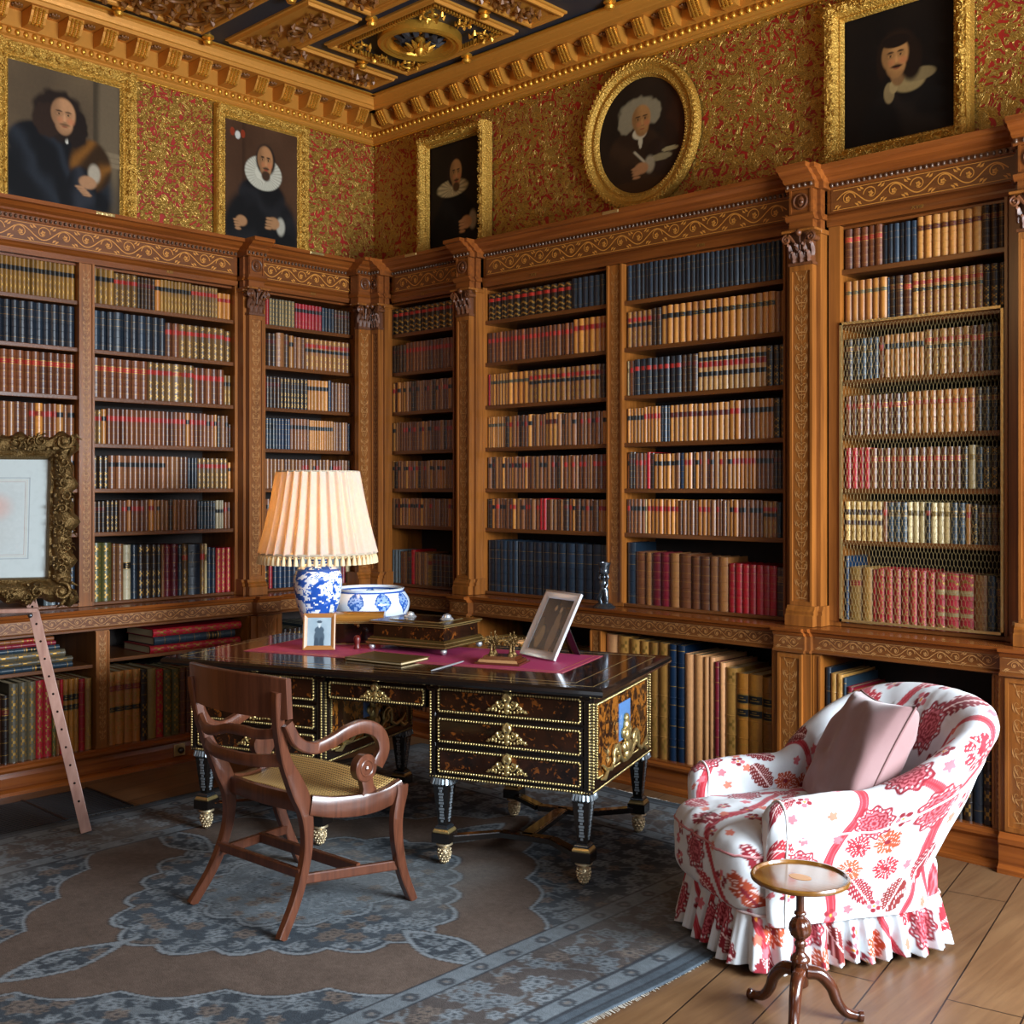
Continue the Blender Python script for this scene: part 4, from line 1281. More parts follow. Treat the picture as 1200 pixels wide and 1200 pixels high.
def face(c, X, Y, cx, cy, r, skin, hair, beard=None, mous=None, asp=1.0, brow='2a1a10'):
    rx = r * asp; sk = hx(skin); dk = tuple(q * .35 for q in sk); md = tuple(q * .68 for q in sk)
    c = mix(c, np.maximum(ell(X, Y, cx, cy + r * .15, rx * .78, r * .85, .12), ell(X, Y, cx + rx * .04, cy - r * .35, rx * .58, r * .64, .14)), sk)
    fm = np.maximum(ell(X, Y, cx, cy + r * .15, rx * .78, r * .85, .12), ell(X, Y, cx + rx * .04, cy - r * .35, rx * .58, r * .64, .14))
    c = mix(c, fm * (1 - sm((X - cx) / rx, -.62, .05)) * .62, dk)
    c = mix(c, fm * (1 - sm((Y - cy) / r, -.95, -.35)) * .45, dk)
    for q in (-.28, .32): c = mix(c, ell(X, Y, cx + rx * q, cy + r * .14, rx * .24, r * .15, .6) * .5, dk)
    c = mix(c, ell(X, Y, cx + rx * .45, cy - r * .2, rx * .25, r * .18, .6) * .5, hx('b0603c'))
    c = mix(c, ell(X, Y, cx - rx * .2, cy - r * .2, rx * .2, r * .16, .6) * .4, hx('b0603c'))
    for q in (-.28, .32):
        c = mix(c, ell(X, Y, cx + rx * q, cy + r * .11, rx * .15, r * .055, .3) * .8, tuple(min(1, v_ * 1.1) for v_ in sk)); c = mix(c, ell(X, Y, cx + rx * q, cy + r * .115, rx * .07, r * .055, .3), hx('140c08'))
        c = mix(c, ell(X, Y, cx + rx * q, cy + r * .28, rx * .2, r * .045, .4), hx(brow))
    c = mix(c, ell(X, Y, cx + rx * .08, cy - r * .1, rx * .07, r * .25, .5) * .8, tuple(min(1, q * 1.25) for q in sk))
    c = mix(c, ell(X, Y, cx + rx * .10, cy - r * .32, rx * .16, r * .05, .5), md)
    c = mix(c, ell(X, Y, cx + rx * .08, cy - r * .54, rx * .20, r * .045, .4) * .8, hx('7c3826'))
    if mous: c = mix(c, ell(X, Y, cx + rx * .08, cy - r * .44, rx * .34, r * .075, .4), hx(mous))
    if beard:
        c = mix(c, ell(X, Y, cx + rx * .06, cy - r * .92, rx * .45, r * .34, .25), hx(beard))
        c = mix(c, ell(X, Y, cx + rx * .08, cy - r * .54, rx * .18, r * .05, .4), hx('8c3c28'))
    return c


def hand(c, X, Y, cx, cy, r, skin, ang=0, cuff=None):
    ca, sa = math.cos(ang), math.sin(ang)
    if cuff: c = mix(c, ell(X, Y, cx + ca * r * 1.2, cy + sa * r * 1.2, r * .7, r * .9, .3), hx(cuff))
    c = mix(c, ell(X, Y, cx, cy, r, r * .62, .2), hx(skin))
    for k in range(4):
        ox = cx - ca * r * .8 - sa * (k - 1.5) * r * .33; oy = cy - sa * r * .8 + ca * (k - 1.5) * r * .33 - r * .25
        c = mix(c, ell(X, Y, ox, oy, r * .55, r * .15, .3), hx(skin))
        c = mix(c, ell(X, Y, ox, oy - r * .17, r * .5, r * .04, .5) * .7, tuple(q * .3 for q in hx(skin)))
    return c


def wave_hair(X, Y, cx, cy, rx, ry, seed=0, k=9):
    th = np.arctan2(Y - cy, X - cx); w = 1 + .03 * np.sin(th * k + seed) + .12 * (vn(X * 26 + seed, Y * 26) - .5)
    return ell(X, Y, cx, cy, rx * w, ry * w, .12)


def folds(c, X, Y, mask, col1, col2, f=14, ang=.8, seed=0):
    t = np.sin((X * math.cos(ang) + Y * math.sin(ang)) * f * 3 + 4 * vn.fbm(X * 5 + seed, Y * 5, 2)) * .5 + .5
    t = t ** 3 * .8
    cc = np.array(hx(col1)) * (1 - t[..., None]) + np.array(hx(col2)) * t[..., None]
    return c + (cc - c) * mask[..., None]


def pt1(X, Y):
    c = base_bg(X, Y, '4a3c2c', '5f4e38')
    c = mix(c, sm(X, .74, .76) * .9, hx('3a3022')); c = mix(c, ell(X, Y, .90, .75, .10, .8, .3) * .7, hx('6a5a44'))
    for yy in (.46, .38, .42): c = mix(c, ell(X, Y, .92, yy, .16, .018, .4), hx('74644c'))
    b = np.maximum(ell(X, Y, .42, .12, .52, .44), ell(X, Y, .25, .42, .26, .17))
    c = folds(c, X, Y, b, '0c0c0e', '23272d', 7, .6)
    gs = ell(X, Y, .72, .34, .20, .20) * sm(X, .50, .58)
    c = folds(c, X, Y, gs, '2e1c08', '7c4e1a', 9, 2.2, 3)
    c = folds(c, X, Y, ell(X, Y, .64, .12, .14, .20), '0c0c0e', '2a2c32', 6, .2, 2)
    c = mix(c, ell(X, Y, .44, .555, .10, .045), hx('cfc8b8')); c = mix(c, ell(X, Y, .51, .50, .015, .03), hx('cfc8b8'))
    c = mix(c, wave_hair(X, Y, .44, .67, .23, .19, 2), hx('20150e')); c = mix(c, wave_hair(X, Y, .34, .62, .13, .13, 1), hx('2a1b12')); c = mix(c, wave_hair(X, Y, .60, .60, .10, .14, 4), hx('1c120c'))
    c = face(c, X, Y, .48, .67, .138, 'a87a54', '20150e', None, '6a4a30', 1.0)
    return hand(c, X, Y, .70, .21, .08, '9c7250', .9, '9c907c')


def pt2(X, Y):
    c = base_bg(X, Y, '3c2515', '4c3220')
    c = mix(c, sm(X, .22, .24) * (1 - sm(X, .24, .30)) * .5, hx('241408'))
    c = mix(c, ell(X, Y, .17, .88, .035, .035), hx('b8b4a8')); c = mix(c, ell(X, Y, .10, .90, .03, .035) + ell(X, Y, .24, .90, .03, .035), hx('7c2c14'))
    b = np.maximum(ell(X, Y, .5, .08, .52, .40), ell(X, Y, .5, .38, .33, .18))
    c = folds(c, X, Y, b, '0e0d0d', '1c1b1c', 5, 1.4)
    th = np.arctan2(Y - .60, X - .52)
    ruff = ell(X, Y, .52, .60, .255, .15 + .0 * X, .05)
    pl = .55 + .45 * np.sin(th * 46); rr = np.sqrt(((X - .52) / .255) ** 2 + ((Y - .60) / .15) ** 2)
    rc = np.array(hx('b8b29e')) * (.62 + .38 * np.where(rr > .45, pl, 1))[..., None]
    c = c + (rc - c) * ruff[..., None]
    c = mix(c, ell(X, Y, .55, .72, .135, .14), hx('241a14'))
    c = face(c, X, Y, .545, .705, .135, 'a07048', '241a14', '3c281a', '3c281a', 1.0)
    c = hand(c, X, Y, .22, .15, .075, '966c48', .3, None); return hand(c, X, Y, .66, .18, .085, '966c48', -.2, '9c9686')


def pt3(X, Y):
    c = base_bg(X, Y, '1a120a', '241a10')
    b = np.maximum(ell(X, Y, .48, .05, .50, .42), ell(X, Y, .45, .33, .30, .18)); c = folds(c, X, Y, b, '0a0908', '161412', 5, 1.2)
    th = np.arctan2(Y - .55, X - .42); rc = np.array(hx('b09868')) * (.75 + .25 * np.sin(th * 30))[..., None]
    c = c + (rc - c) * ell(X, Y, .42, .56, .29, .085)[..., None]
    c = mix(c, ell(X, Y, .46, .71, .14, .14), hx('241810'))
    c = face(c, X, Y, .485, .69, .14, 'a47442', '241810', '4a3018', '4a3018')
    return hand(c, X, Y, .68, .20, .10, 'b07c4c', .1, '8c7c60')


def pt4(X, Y):
    c = base_bg(X, Y, '20160e', '2e2014')
    c = folds(c, X, Y, sm(X, .72, .8) * .7, '2a170c', '44200e', 4, 0)
    b = np.maximum(ell(X, Y, .46, .10, .46, .40), ell(X, Y, .42, .36, .30, .22)); c = folds(c, X, Y, b, '2e1e12', '3c2818', 5, 1.1)
    c = folds(c, X, Y, ell(X, Y, .66, .30, .12, .14) * .8, '281a10', '33231a', 5, 2)
    for q in ((.46, .70, .22, .13), (.32, .63, .09, .09), (.64, .68, .08, .10)): c = mix(c, wave_hair(X, Y, *q, 2), hx('82755a'))
    c = mix(c, ell(X, Y, .48, .52, .08, .05), hx('b8a888')); c = mix(c, ell(X, Y, .49, .45, .022, .06), hx('b8a888'))
    c = face(c, X, Y, .50, .625, .135, 'a0703f', '9a8c70')
    c = mix(c, ell(X, Y, .72, .28, .12, .03), hx('8c7c58')); c = mix(c, ell(X, Y, .82, .33, .09, .02), hx('9c8a60'))
    c = mix(c, sm(.02 - np.abs((Y - .20) - (X - .5) * -.9 - .1), 0, .01) * ell(X, Y, .45, .28, .1, .1), hx('b0a080'))
    c = mix(c, sm(.13 - Y, 0, .01), hx('3a2412'))
    return hand(c, X, Y, .50, .22, .08, 'ac784c', .2, '9a8a6c')


def pt5(X, Y):
    c = base_bg(X, Y, '100b08', '1a120c')
    b = np.maximum(ell(X, Y, .58, .02, .44, .42), ell(X, Y, .68, .32, .25, .18)); c = folds(c, X, Y, b, '14100d', '241c16', 4, 1.0)
    c = mix(c, ell(X, Y, .60, .42, .15, .085), hx('8e774c')); c = mix(c, ell(X, Y, .70, .45, .14, .05), hx('7c6844'))
    c = mix(c, ell(X, Y, .42, .36, .05, .08), hx('86704a')); c = mix(c, ell(X, Y, .46, .40, .04, .05), hx('9a8254'))
    c = mix(c, ell(X, Y, .50, .50, .07, .10), hx('7c5834')); c = mix(c, ell(X, Y, .49, .66, .17, .165, .2), hx('26170d')); c = mix(c, ell(X, Y, .62, .58, .10, .16, .2), hx('1e120a')); c = mix(c, ell(X, Y, .355, .60, .05, .13, .3), hx('1e120a'))
    c = face(c, X, Y, .475, .62, .155, 'a87644', '1a100a', None, '2a160c')
    return mix(c, ell(X, Y, .48, .745, .13, .05), hx('1a100a'))


def carve(seed, A, f=34):
    def g(s, t, loc, L):
        e = math.sin(PI * t)
        c = abs(math.sin(s * f + seed)) * .6 + abs(math.sin(s * f * 2.3 + 5 * t)) * .5
        n = float(vn(s * 60 + seed * 9, t * 5 + seed)) - .5
        corner = max(0, 1 - min(loc, L - loc) / .11)
        mid = max(0, 1 - abs(loc - L / 2) / .07)
        return A * e * (c * .6 + n * 1.3 + corner * .8 + mid * .7)
    return g


def picture(fr, a0, a1, z0, z1, fw, mat, func, label, h=.05, seed=1, fwb=None, beads=True):
    t = empty('portrait_painting', fr((a0 + a1) / 2, .01, z0), 0, label, 'painting', 'gilt-framed portraits')
    P = rectp(a0, a1, z0, z1); fn = lambda a, b, hh: (a, .012 + hh, b)
    m = MB(fr)
    q = sweep_poly(m, P, [(0, .0), (0, h * .7)], fn)
    sweep_poly(m, P, [(0, h * .7), (fw * .10, h), (fw * .20, h * .93), (fw * .3, h * .98), (fw * .42, h * .99), (fw * .54, h * .9), (fw * .66, h * .72), (fw * .76, h * .56)], fn, .012, carve(seed, .014))
    sweep_poly(m, offset_poly(P, fw * .76), [(0, h * .56), (fw * .08, h * .62), (fw * .12, h * .5), (fw * .24, h * .28)], fn)
    if beads:
        Q = offset_poly(P, fw * .86)
        for i in range(4):
            A, B_ = Q[i], Q[(i + 1) % 4]; L = math.hypot(B_[0] - A[0], B_[1] - A[1]); n = int(L / .018)
            for k in range(n): m.sph(A[0] + (B_[0] - A[0]) * k / n, .012 + h * .52, A[1] + (B_[1] - A[1]) * k / n, .0062, 6)
    Q = offset_poly(P, fw * .42); rr_ = random.Random(seed)
    for i in range(4):
        A, B_ = Q[i], Q[(i + 1) % 4]; L = math.hypot(B_[0] - A[0], B_[1] - A[1]); n = int(L / (fw * .62)); ex, ey = (B_[0] - A[0]) / L, (B_[1] - A[1]) / L
        for k in range(n + 1):
            cx, cy = A[0] + ex * L * k / n, A[1] + ey * L * k / n; R0 = fw * (.30 if k in (0, n) else .20); sg = 1 if k % 2 else -1
            p = spiral(cx, cy, R0, 1.15, rr_.uniform(0, 6.28), sg, 12)
            m.tube([(a, .014 + h + .008, b) for a, b in p], [R0 * .27 * (1 - .5 * q / 12) for q in range(13)], 5)
            for q in range(4):
                an = rr_.uniform(0, 6.28); m.tube([(cx + R0 * math.cos(an), .012 + h, cy + R0 * math.sin(an)), (cx + R0 * 1.35 * math.cos(an + .3), .014 + h + .006, cy + R0 * 1.35 * math.sin(an + .3)), (cx + R0 * 1.6 * math.cos(an + .7), .012 + h - .006, cy + R0 * 1.6 * math.sin(an + .7))], [R0 * .12, R0 * .22, R0 * .06], 5)
    m.build('gilt_frame', mat, t, smooth=.9)
    i = fw * .98; rev = fr is FL
    f2 = (lambda X, Y: func(1 - X, Y)) if rev else func
    canvas(fr, a0 + i, a1 - i, z0 + i, z1 - i, .026, f2).build('canvas', M['canvas'], t)
    return t


picture(FL, 1.86, 2.70, 3.065, 4.005, .095, M['gold_carved'], pt1, 'large gilt-framed portrait of a long-haired person in black and gold robes', .06, 1)
picture(FL, .61, 1.315, 3.09, 3.985, .075, M['gold_carved'], pt2, 'gilt-framed portrait of a bearded person in white ruff and black', .05, 2)
picture(FB, .57, 1.205, 3.10, 3.91, .065, M['gold_carved'], pt3, 'small dark gilt-framed portrait of a person with soft ruff', .085, 3)
picture(FB, 3.57, 4.285, 3.13, 3.93, .088, M['gold_carved'], pt5, 'gilt-framed portrait of a moustached person with lace collar', .075, 4)
# oval portrait
t = empty('oval_portrait', FB(2.40, .01, 3.14), 0, 'oval gilt-framed portrait of a person in a grey wig, writing', 'painting', 'gilt-framed portraits')
ocx, ocz, oa, ob = 2.405, 3.56, .402, .425
P = [(ocx + oa * math.cos(k * PI / 60), ocz + ob * math.sin(k * PI / 60)) for k in range(120)]
m = MB(FB); fn = lambda a, b, hh: (a, .012 + hh, b)
sweep_poly(m, P, [(0, 0), (0, .04), (.012, .055), (.02, .05), (.03, .052), (.05, .03), (.065, .03), (.075, .036), (.085, .03), (.10, .014)], fn)
for k in range(84):
    a = k * 2 * PI / 84
    m.tube([(ocx + (oa - .004) * math.cos(a), .06, ocz + (ob - .004) * math.sin(a)), (ocx + (oa - .024) * math.cos(a + .05), .068, ocz + (ob - .024) * math.sin(a + .05))], [.009, .004], 5)
for k in range(130):
    a = k * 2 * PI / 130; m.sph(ocx + (oa - .082) * math.cos(a), .045, ocz + (ob - .082) * math.sin(a), .0055, 6)
m.build('gilt_frame', M['gold_carved'], t, smooth=.8)
canvas(FB, ocx - oa + .09, ocx + oa - .09, ocz - ob + .09, ocz + ob - .09, .022, pt4, (100, 110), lambda x, y: (x - .5) ** 2 + (y - .5) ** 2 < .262).build('canvas', M['canvas'], t)

# ================================================================== CARPET
RGX0, RGX1, RGY0, RGY1 = 1.2, 4.2, -4.56, -.64


def motif_field(X, Y, cell, seed):
    """returns distance-to-flower in units of the flower radius, its random value and polar angle"""
    gx = np.floor(X / cell).astype(int); gy = np.floor(Y / cell).astype(int)
    best = np.full(X.shape, 9.0); rv = np.zeros(X.shape); an = np.zeros(X.shape)
    t = VN(seed).t; t2 = VN(seed + 1).t
    for dx in (-1, 0, 1):
        for dy in (-1, 0, 1):
            ix, iy = gx + dx, gy + dy
            a = t[ix % 64, iy % 64]; b = t2[ix % 64, iy % 64]
            px_, py_ = (ix + .2 + .6 * a) * cell, (iy + .2 + .6 * b) * cell
            r = cell * (.28 + .24 * t[(ix + 7) % 64, (iy + 3) % 64])
            d = np.hypot(X - px_, Y - py_) / r; th = np.arctan2(Y - py_, X - px_) + a * 6
            m_ = d < best; best = np.where(m_, d, best); rv = np.where(m_, t2[(ix + 5) % 64, (iy + 9) % 64], rv); an = np.where(m_, th, an)
    return best, rv, an


def carpet_cols(X, Y):
    SL, LT, DK, BRN, TN = [np.array(hx(q)) for q in ('444c53', '757d82', '2b2d31', '574b43', '6a6058')]
    nz = vn.fbm(X * 2.2, Y * 2.2, 4); fine = vn.fbm(X * 14, Y * 14, 3)
    c = BRN * (.85 + .35 * nz)[..., None]
    dx, dy = X - 2.70, Y + 2.60
    def floral(c, mask, cell, seed, ground):
        c = c + (ground - c) * mask[..., None]
        # vine
        v = np.abs(np.sin((X + .12 * np.sin(Y * 19)) * 24 + 2.2 * vn.fbm(X * 6, Y * 6, 2)) + np.sin((Y + .1 * np.sin(X * 17)) * 24))
        c = c + (LT * .8 - c) * (mask * (v < .13))[..., None] * .75
        d, rv, an = motif_field(X, Y, cell, seed)
        pet = d * (1 + .18 * np.cos(an * 6))
        colr = np.where((rv > .66)[..., None], LT, np.where((rv > .33)[..., None], TN, LT * .72 + SL * .28))
        c = c + (colr - c) * (mask * (1 - sm(pet, .85, 1.0)))[..., None] * .85
        c = c + (DK - c) * (mask * (np.abs(pet - .62) < .07))[..., None] * .7
        c = c + (DK * 1.3 - c) * (mask * (pet < .22))[..., None] * .8
        return c
    def outline(c, f, w0=.009, w1=.018):
        c = c + (DK - c) * (np.abs(f) < w1)[..., None] * .55
        return c + (LT - c) * (np.abs(f) < w0)[..., None] * .9
    # spandrels
    lo = 1.25 + .075 * np.abs(np.sin((np.abs(dx) - np.abs(dy)) * 7.0 + .8))
    sp = (np.abs(dx) + np.abs(dy)) - lo
    c = floral(c, (sp > 0).astype(float), .095, 21, SL * .62 + DK * .3); c = outline(c, sp, .009, .017)
    # medallion
    th = np.arctan2(dy, dx); r = np.hypot(dx, dy)
    R = .62 + .05 * np.abs(np.cos(th * 10)) + .05 * np.cos(th * 4)
    c = floral(c, (r < R).astype(float), .080, 5, SL * .75 + DK * .2); c = outline(c, r - R)
    R2 = .34 + .05 * np.abs(np.cos(th * 6))
    c = floral(c, (r < R2).astype(float), .070, 9, LT * .45 + SL * .4); c = outline(c, r - R2, .009, .018)
    # pendants
    for sg in (-1, 1):
        for (px_, py_, a, b) in ((0, sg * .93, .085, .20), (sg * .83, 0, .20, .085)):
            q = np.abs((dx - px_) / a) ** 1.3 + np.abs((dy - py_) / b) ** 1.3
            c = floral(c, (q < 1).astype(float), .06, 31, SL * .5 + DK * .5); c = outline(c, (q - 1) * .1, .012, .02)
        c = c + (LT - c) * ((np.abs(dx) < .012) & (dy * sg > .66) & (dy * sg < .76))[..., None]
    # small scattered flowers in the field
    # borders
    e = np.minimum(np.minimum(X - RGX0, RGX1 - X), np.minimum(Y - RGY0, RGY1 - Y))
    bd = (e < .53).astype(float)
    c = c + (SL - c) * bd[..., None]
    c = floral(c, ((e < .44) & (e > .15)).astype(float), .090, 41, BRN * .55 + SL * .3)
    for (a, b, col) in ((.445, .52, LT * .62 + SL * .25), (.075, .145, LT * .6 + SL * .25), (.0, .03, SL * .7)):
        c = c + (col - c) * ((e > a) & (e < b))[..., None]
    al = np.where((np.minimum(X - RGX0, RGX1 - X) < np.minimum(Y - RGY0, RGY1 - Y)), Y, X)
    for ec in (.482, .11):
        k = (al / .15) % 1 - .5; d = np.hypot(k * .15, e - ec)
        c = c + (DK * 1.4 - c) * ((d < .028) & (d > .012))[..., None] * .8
        c = c + (TN - c) * (d < .010)[..., None] * .6
    for q in (.53, .442, .525, .15, .07, .03): c = c + (DK * 1.2 - c) * (np.abs(e - q) < .005)[..., None] * .8
    # wear
    hf = vn(X * 95, Y * 95) * .5 + vn(X * 60 + 9, Y * 130) * .5
    c = c * (.80 + .32 * fine + .28 * hf)[..., None]
    wear = sm(vn.fbm(X * 1.3 + 4, Y * 1.3, 3), .5, .75) * .35
    c = c + (np.array(hx('7d7c78')) - c) * wear[..., None]
    return c


m = MB(); STP = .0078
xs = np.arange(RGX0, RGX1 + STP, STP); ys_ = np.arange(-4.2, RGY1 + STP, STP)
XX, YY = np.meshgrid(xs, ys_, indexing='ij')
cc = np.clip(carpet_cols(XX, YY), 0, 1)
nx, ny = len(xs), len(ys_)
GX, GY = np.meshgrid(xs, ys_, indexing='ij')
wx = .012 * np.sin(GY * 5) * np.clip((GX - RGX1 + .3) / .3, 0, 1) + .010 * np.sin(GY * 7 + 1) * np.clip((RGX0 + .3 - GX) / .3, 0, 1)
wy = .012 * np.sin(GX * 6) * np.clip((GY - RGY1 + .3) / .3, 0, 1)
GZ = .009 + .0025 * vn.fbm(GX * 2, GY * 2, 2)
vv = np.stack([GX + wx, GY + wy, GZ], -1).reshape(-1, 3)
I = np.arange(nx * ny).reshape(nx, ny)
ff = np.stack([I[:-1, :-1], I[1:, :-1], I[1:, 1:], I[:-1, 1:]], -1).reshape(-1, 4)
me = bpy.data.meshes.new('carpet'); me.vertices.add(len(vv)); me.vertices.foreach_set('co', vv.ravel())
me.loops.add(ff.size); me.loops.foreach_set('vertex_index', ff.ravel().astype(np.int32))
me.polygons.add(len(ff)); me.polygons.foreach_set('loop_start', np.arange(0, ff.size, 4, dtype=np.int32)); me.polygons.foreach_set('loop_total', np.full(len(ff), 4, dtype=np.int32))
at = me.color_attributes.new('Col', 'FLOAT_COLOR', 'POINT')
at.data.foreach_set('color', np.hstack([cc.reshape(-1, 3), np.ones((nx * ny, 1))]).astype(np.float32).ravel())
me.materials.append(M['carpet']); me.update(calc_edges=True)
o = bpy.data.objects.new('carpet', me); C.objects.link(o)
sol = o.modifiers.new('thickness', 'SOLIDIFY'); sol.thickness = .008; sol.offset = -1
tag(o, 'large worn blue-grey and brown oriental carpet with central medallion', 'carpet')
m = MB()
rr_ = random.Random(2)
for k in range(620):
    y = -4.2 + k * .0058
    if y < RGY1:
        for xx, s in ((RGX1, 1), (RGX0, -1)):
            l = rr_.uniform(.008, .022); m.tube([(xx - s * .004, y, .006), (xx + s * l, y + rr_.uniform(-.006, .006), .003)], .0013, 3)
for k in range(500):
    x = RGX0 + k * .006
    l = rr_.uniform(.01, .03); m.tube([(x, RGY1 - .004, .006), (x + rr_.uniform(-.006, .006), RGY1 + l, .003)], .0014, 3)
tag(m.build('fringe', plain('pale wool fringe', 'a8a296', .9), o), kind='stuff')

# floor grate, wall socket
t = empty('floor_grate', (.98, -2.9, 0), 0, 'black iron heating grate set in the floor beside the carpet', 'grate')
m = MB(); m.box(.70, 1.185, -3.5, -2.48, .0005, .004); m.build('tray', M['ebony'], t)
m = MB()
for k in range(20): m.box(.715 + k * .0238, .727 + k * .0238, -3.49, -2.49, .004, .010)
for y in (-3.5, -3.16, -2.82, -2.49): m.box(.70, 1.185, y, y + .012, .004, .011)
m.build('grille', plain('black iron', '141416', .5, .3), t)
t = empty('wall_socket', FL(1.86, .55, .08), 0, 'small square brass switch plate with black knob on the left plinth', 'socket')
m = MB(FL); m.box(1.825, 1.895, WL.low + .009, WL.low + .015, .038, .105); m.build('plate', M['brass'], t, bevel=.002)
m = MB(FL); m.sph(1.86, WL.low + .03, .071, .019, 12); m.build('knob', M['ebony'], t, smooth=1)

# ================================================================== WRITING DESK
DTH = math.radians(20)
DO = (3.479, -1.821)


def dw(x, y, z=0):
    return (DO[0] + x * math.cos(DTH) - y * math.sin(DTH), DO[1] + x * math.sin(DTH) + y * math.cos(DTH), z)


desk = empty('writing_desk', (DO[0], DO[1], .0105), DTH, 'dark inlaid pedestal writing desk with gilt mounts standing on the carpet', 'desk')
GZ0 = -.018      # local z of carpet surface handled by origin


def D(mb, name, mats, **kw): return mb.build(name, mats, parent=desk, local=True, **kw)


HT = .782
ZB0, ZB1 = .36, .728


def rope(mb, pts, r=.0065, closed=False):
    """beaded gilt border as short lozenges along a path in 3D"""
    n = len(pts)
    for i in range(n if closed else n - 1):
        a, b = Vector(pts[i]), Vector(pts[(i + 1) % n]); L = (b - a).length; k = max(1, int(L / (r * 2.1)))
        for q in range(k):
            p = a + (b - a) * ((q + .5) / k); mb.sph(p.x, p.y, p.z, r, 6)


def mount(mb, cx, y, cz, s, out=-1):
    """scrolled gilt escutcheon on the front plane y"""
    def T(pts, r): mb.tube([(cx + a * s, y + out * .008, cz + b * s) for a, b in pts], r, 6)
    for sg in (-1, 1):
        T([(sg * a, b) for a, b in spiral(.27, .04, .19, 1.4, PI / 2, -1, 18)], [.0052 * (1 - .5 * k / 18) for k in range(19)])
        T([(sg * a, b) for a, b in spiral(.60, -.10, .15, 1.2, PI * .6, -1, 18)], [.0048 * (1 - .5 * k / 18) for k in range(19)])
        T([(sg * .08, .22), (sg * .16, .40), (sg * .08, .56), (0, .60)], [.006, .009, .008, .006])
        T([(sg * .78, -.10), (sg * .92, -.22), (sg * 1.05, -.24)], [.004, .005, .002])
        T([(sg * .45, .02), (sg * .50, .16), (sg * .44, .26)], [.006, .008, .002])
        for k in range(5): mb.sph(cx + sg * s * (.2 + .18 * k), y + out * .007, cz + s * (-.26 + .02 * k), .0062, 6)
    for a, b, r in ((0, .48, .017), (0, .25, .014), (0, 0, .016), (0, -.22, .012)): mb.sph(cx + a * s, y + out * .005, cz + b * s, r, 8, 0, 1, .6, 1.1)
    mb.sph(cx, y + out * .01, cz + .25 * s, .005, 6, 1)


def pedestal_block(x0, x1, side):
    y0, y1 = -.05, .77
    m = MB(); m.box(x0, x1, y0 + .022, y1 - .022, ZB0, ZB1)
    if side > 0: pass
    m.box(x0 - .004, x1 + .004, y0 + .018, y1 - .018, ZB0, ZB0 + .014)
    m.box(x0 - .012, x1 + .012, y0 + .010, y1 - .010, ZB1 - .012, ZB1 + .012)
    # corner pilaster strips
    for xa in (x0, x1 - .03):
        m.box(xa, xa + .03, y0 + .008, y0 + .03, ZB0, ZB1); m.box(xa, xa + .03, y1 - .03, y1 - .008, ZB0, ZB1)
    D(m, 'pedestal_case', M['ebony'], bevel=.003)
    G_ = lambda pts, r, cl=False: (lambda q: (rope(q, pts, r, cl), D(q, 'gilt_beading', M['brass'], smooth=1.3)))(MB())
    for xa in (x0 + .007, x1 - .007): G_([(xa, y0 + .008, ZB0 + .016), (xa, y0 + .008, ZB1 - .014)], .0055)
    G_([(x0, y0 + .012, ZB0 + .007), (x1, y0 + .012, ZB0 + .007)], .0055)
    for xs_ in ((x0 - .002), (x1 + .002)):
        G_([(xs_, y0 + .03, ZB0 + .02), (xs_, y0 + .03, ZB1 - .016)], .0055); G_([(xs_, y1 - .03, ZB0 + .02), (xs_, y1 - .03, ZB1 - .016)], .0055)
        G_([(xs_, y0 + .02, ZB0 + .007), (xs_, y1 - .02, ZB0 + .007)], .0055)
        G_([(xs_, y0 + .075, ZB0 + .05), (xs_, y1 - .075, ZB0 + .05), (xs_, y1 - .075, ZB1 - .03), (xs_, y0 + .075, ZB1 - .03)], .0045, True)
    # side panels
    for xs_, sg in ((x0, -1), (x1, 1)):
        m = MB(); m.box(min(xs_, xs_ + sg * .004), max(xs_, xs_ + sg * .004), y0 + .08, y1 - .08, ZB0 + .055, ZB1 - .035)
        p = D(m, 'marquetry_panel', M['marquetry'])
        m = MB(); yc = (y0 + y1) / 2
        xa, xb = (xs_ + sg * .0045, xs_ + sg * .0065)
        m.box(min(xa, xb), max(xa, xb), yc - .075, yc + .075, .50, .655)
        if sg > 0: m.build('blue_inlaid_picture', M['blue_inlay'], p, local=True)
        m = MB()
        f = lambda a, b: (xs_ + sg * .014, yc + a, b)
        for q in (-1, 1):
            m.tube([f(q * a, b) for a, b in ((.0, .415), (.05, .42), (.09, .45), (.12, .49), (.15, .50), (.17, .47), (.16, .44), (.20, .42), (.26, .43), (.30, .455))], [.008, .009, .010, .011, .010, .008, .008, .009, .008, .005], 6)
            m.tube([f(q * a, b) for a, b in spiral(.12, .475, .045, 1.4, 0, q, 16)], [.009 - .004 * k / 16 for k in range(17)], 6)
            m.tube([f(q * a, b) for a, b in ((.24, .425), (.28, .40), (.32, .405))], [.008, .01, .004], 6)
            m.sph(*f(q * .035, .53), .022, 8, 0, .6); m.sph(*f(q * .03, .47), .024, 8, 0, .6)
        for b, r in ((.585, .022), (.555, .03), (.515, .034), (.47, .03), (.435, .028)): m.sph(*f(0, b), r, 8, 0, .6)
        m.build('gilt_relief_mount', M['brass'], p, local=True, smooth=1.2)


M['blue_inlay'] = plain('blue stained inlay', '4a6f9c', .4)


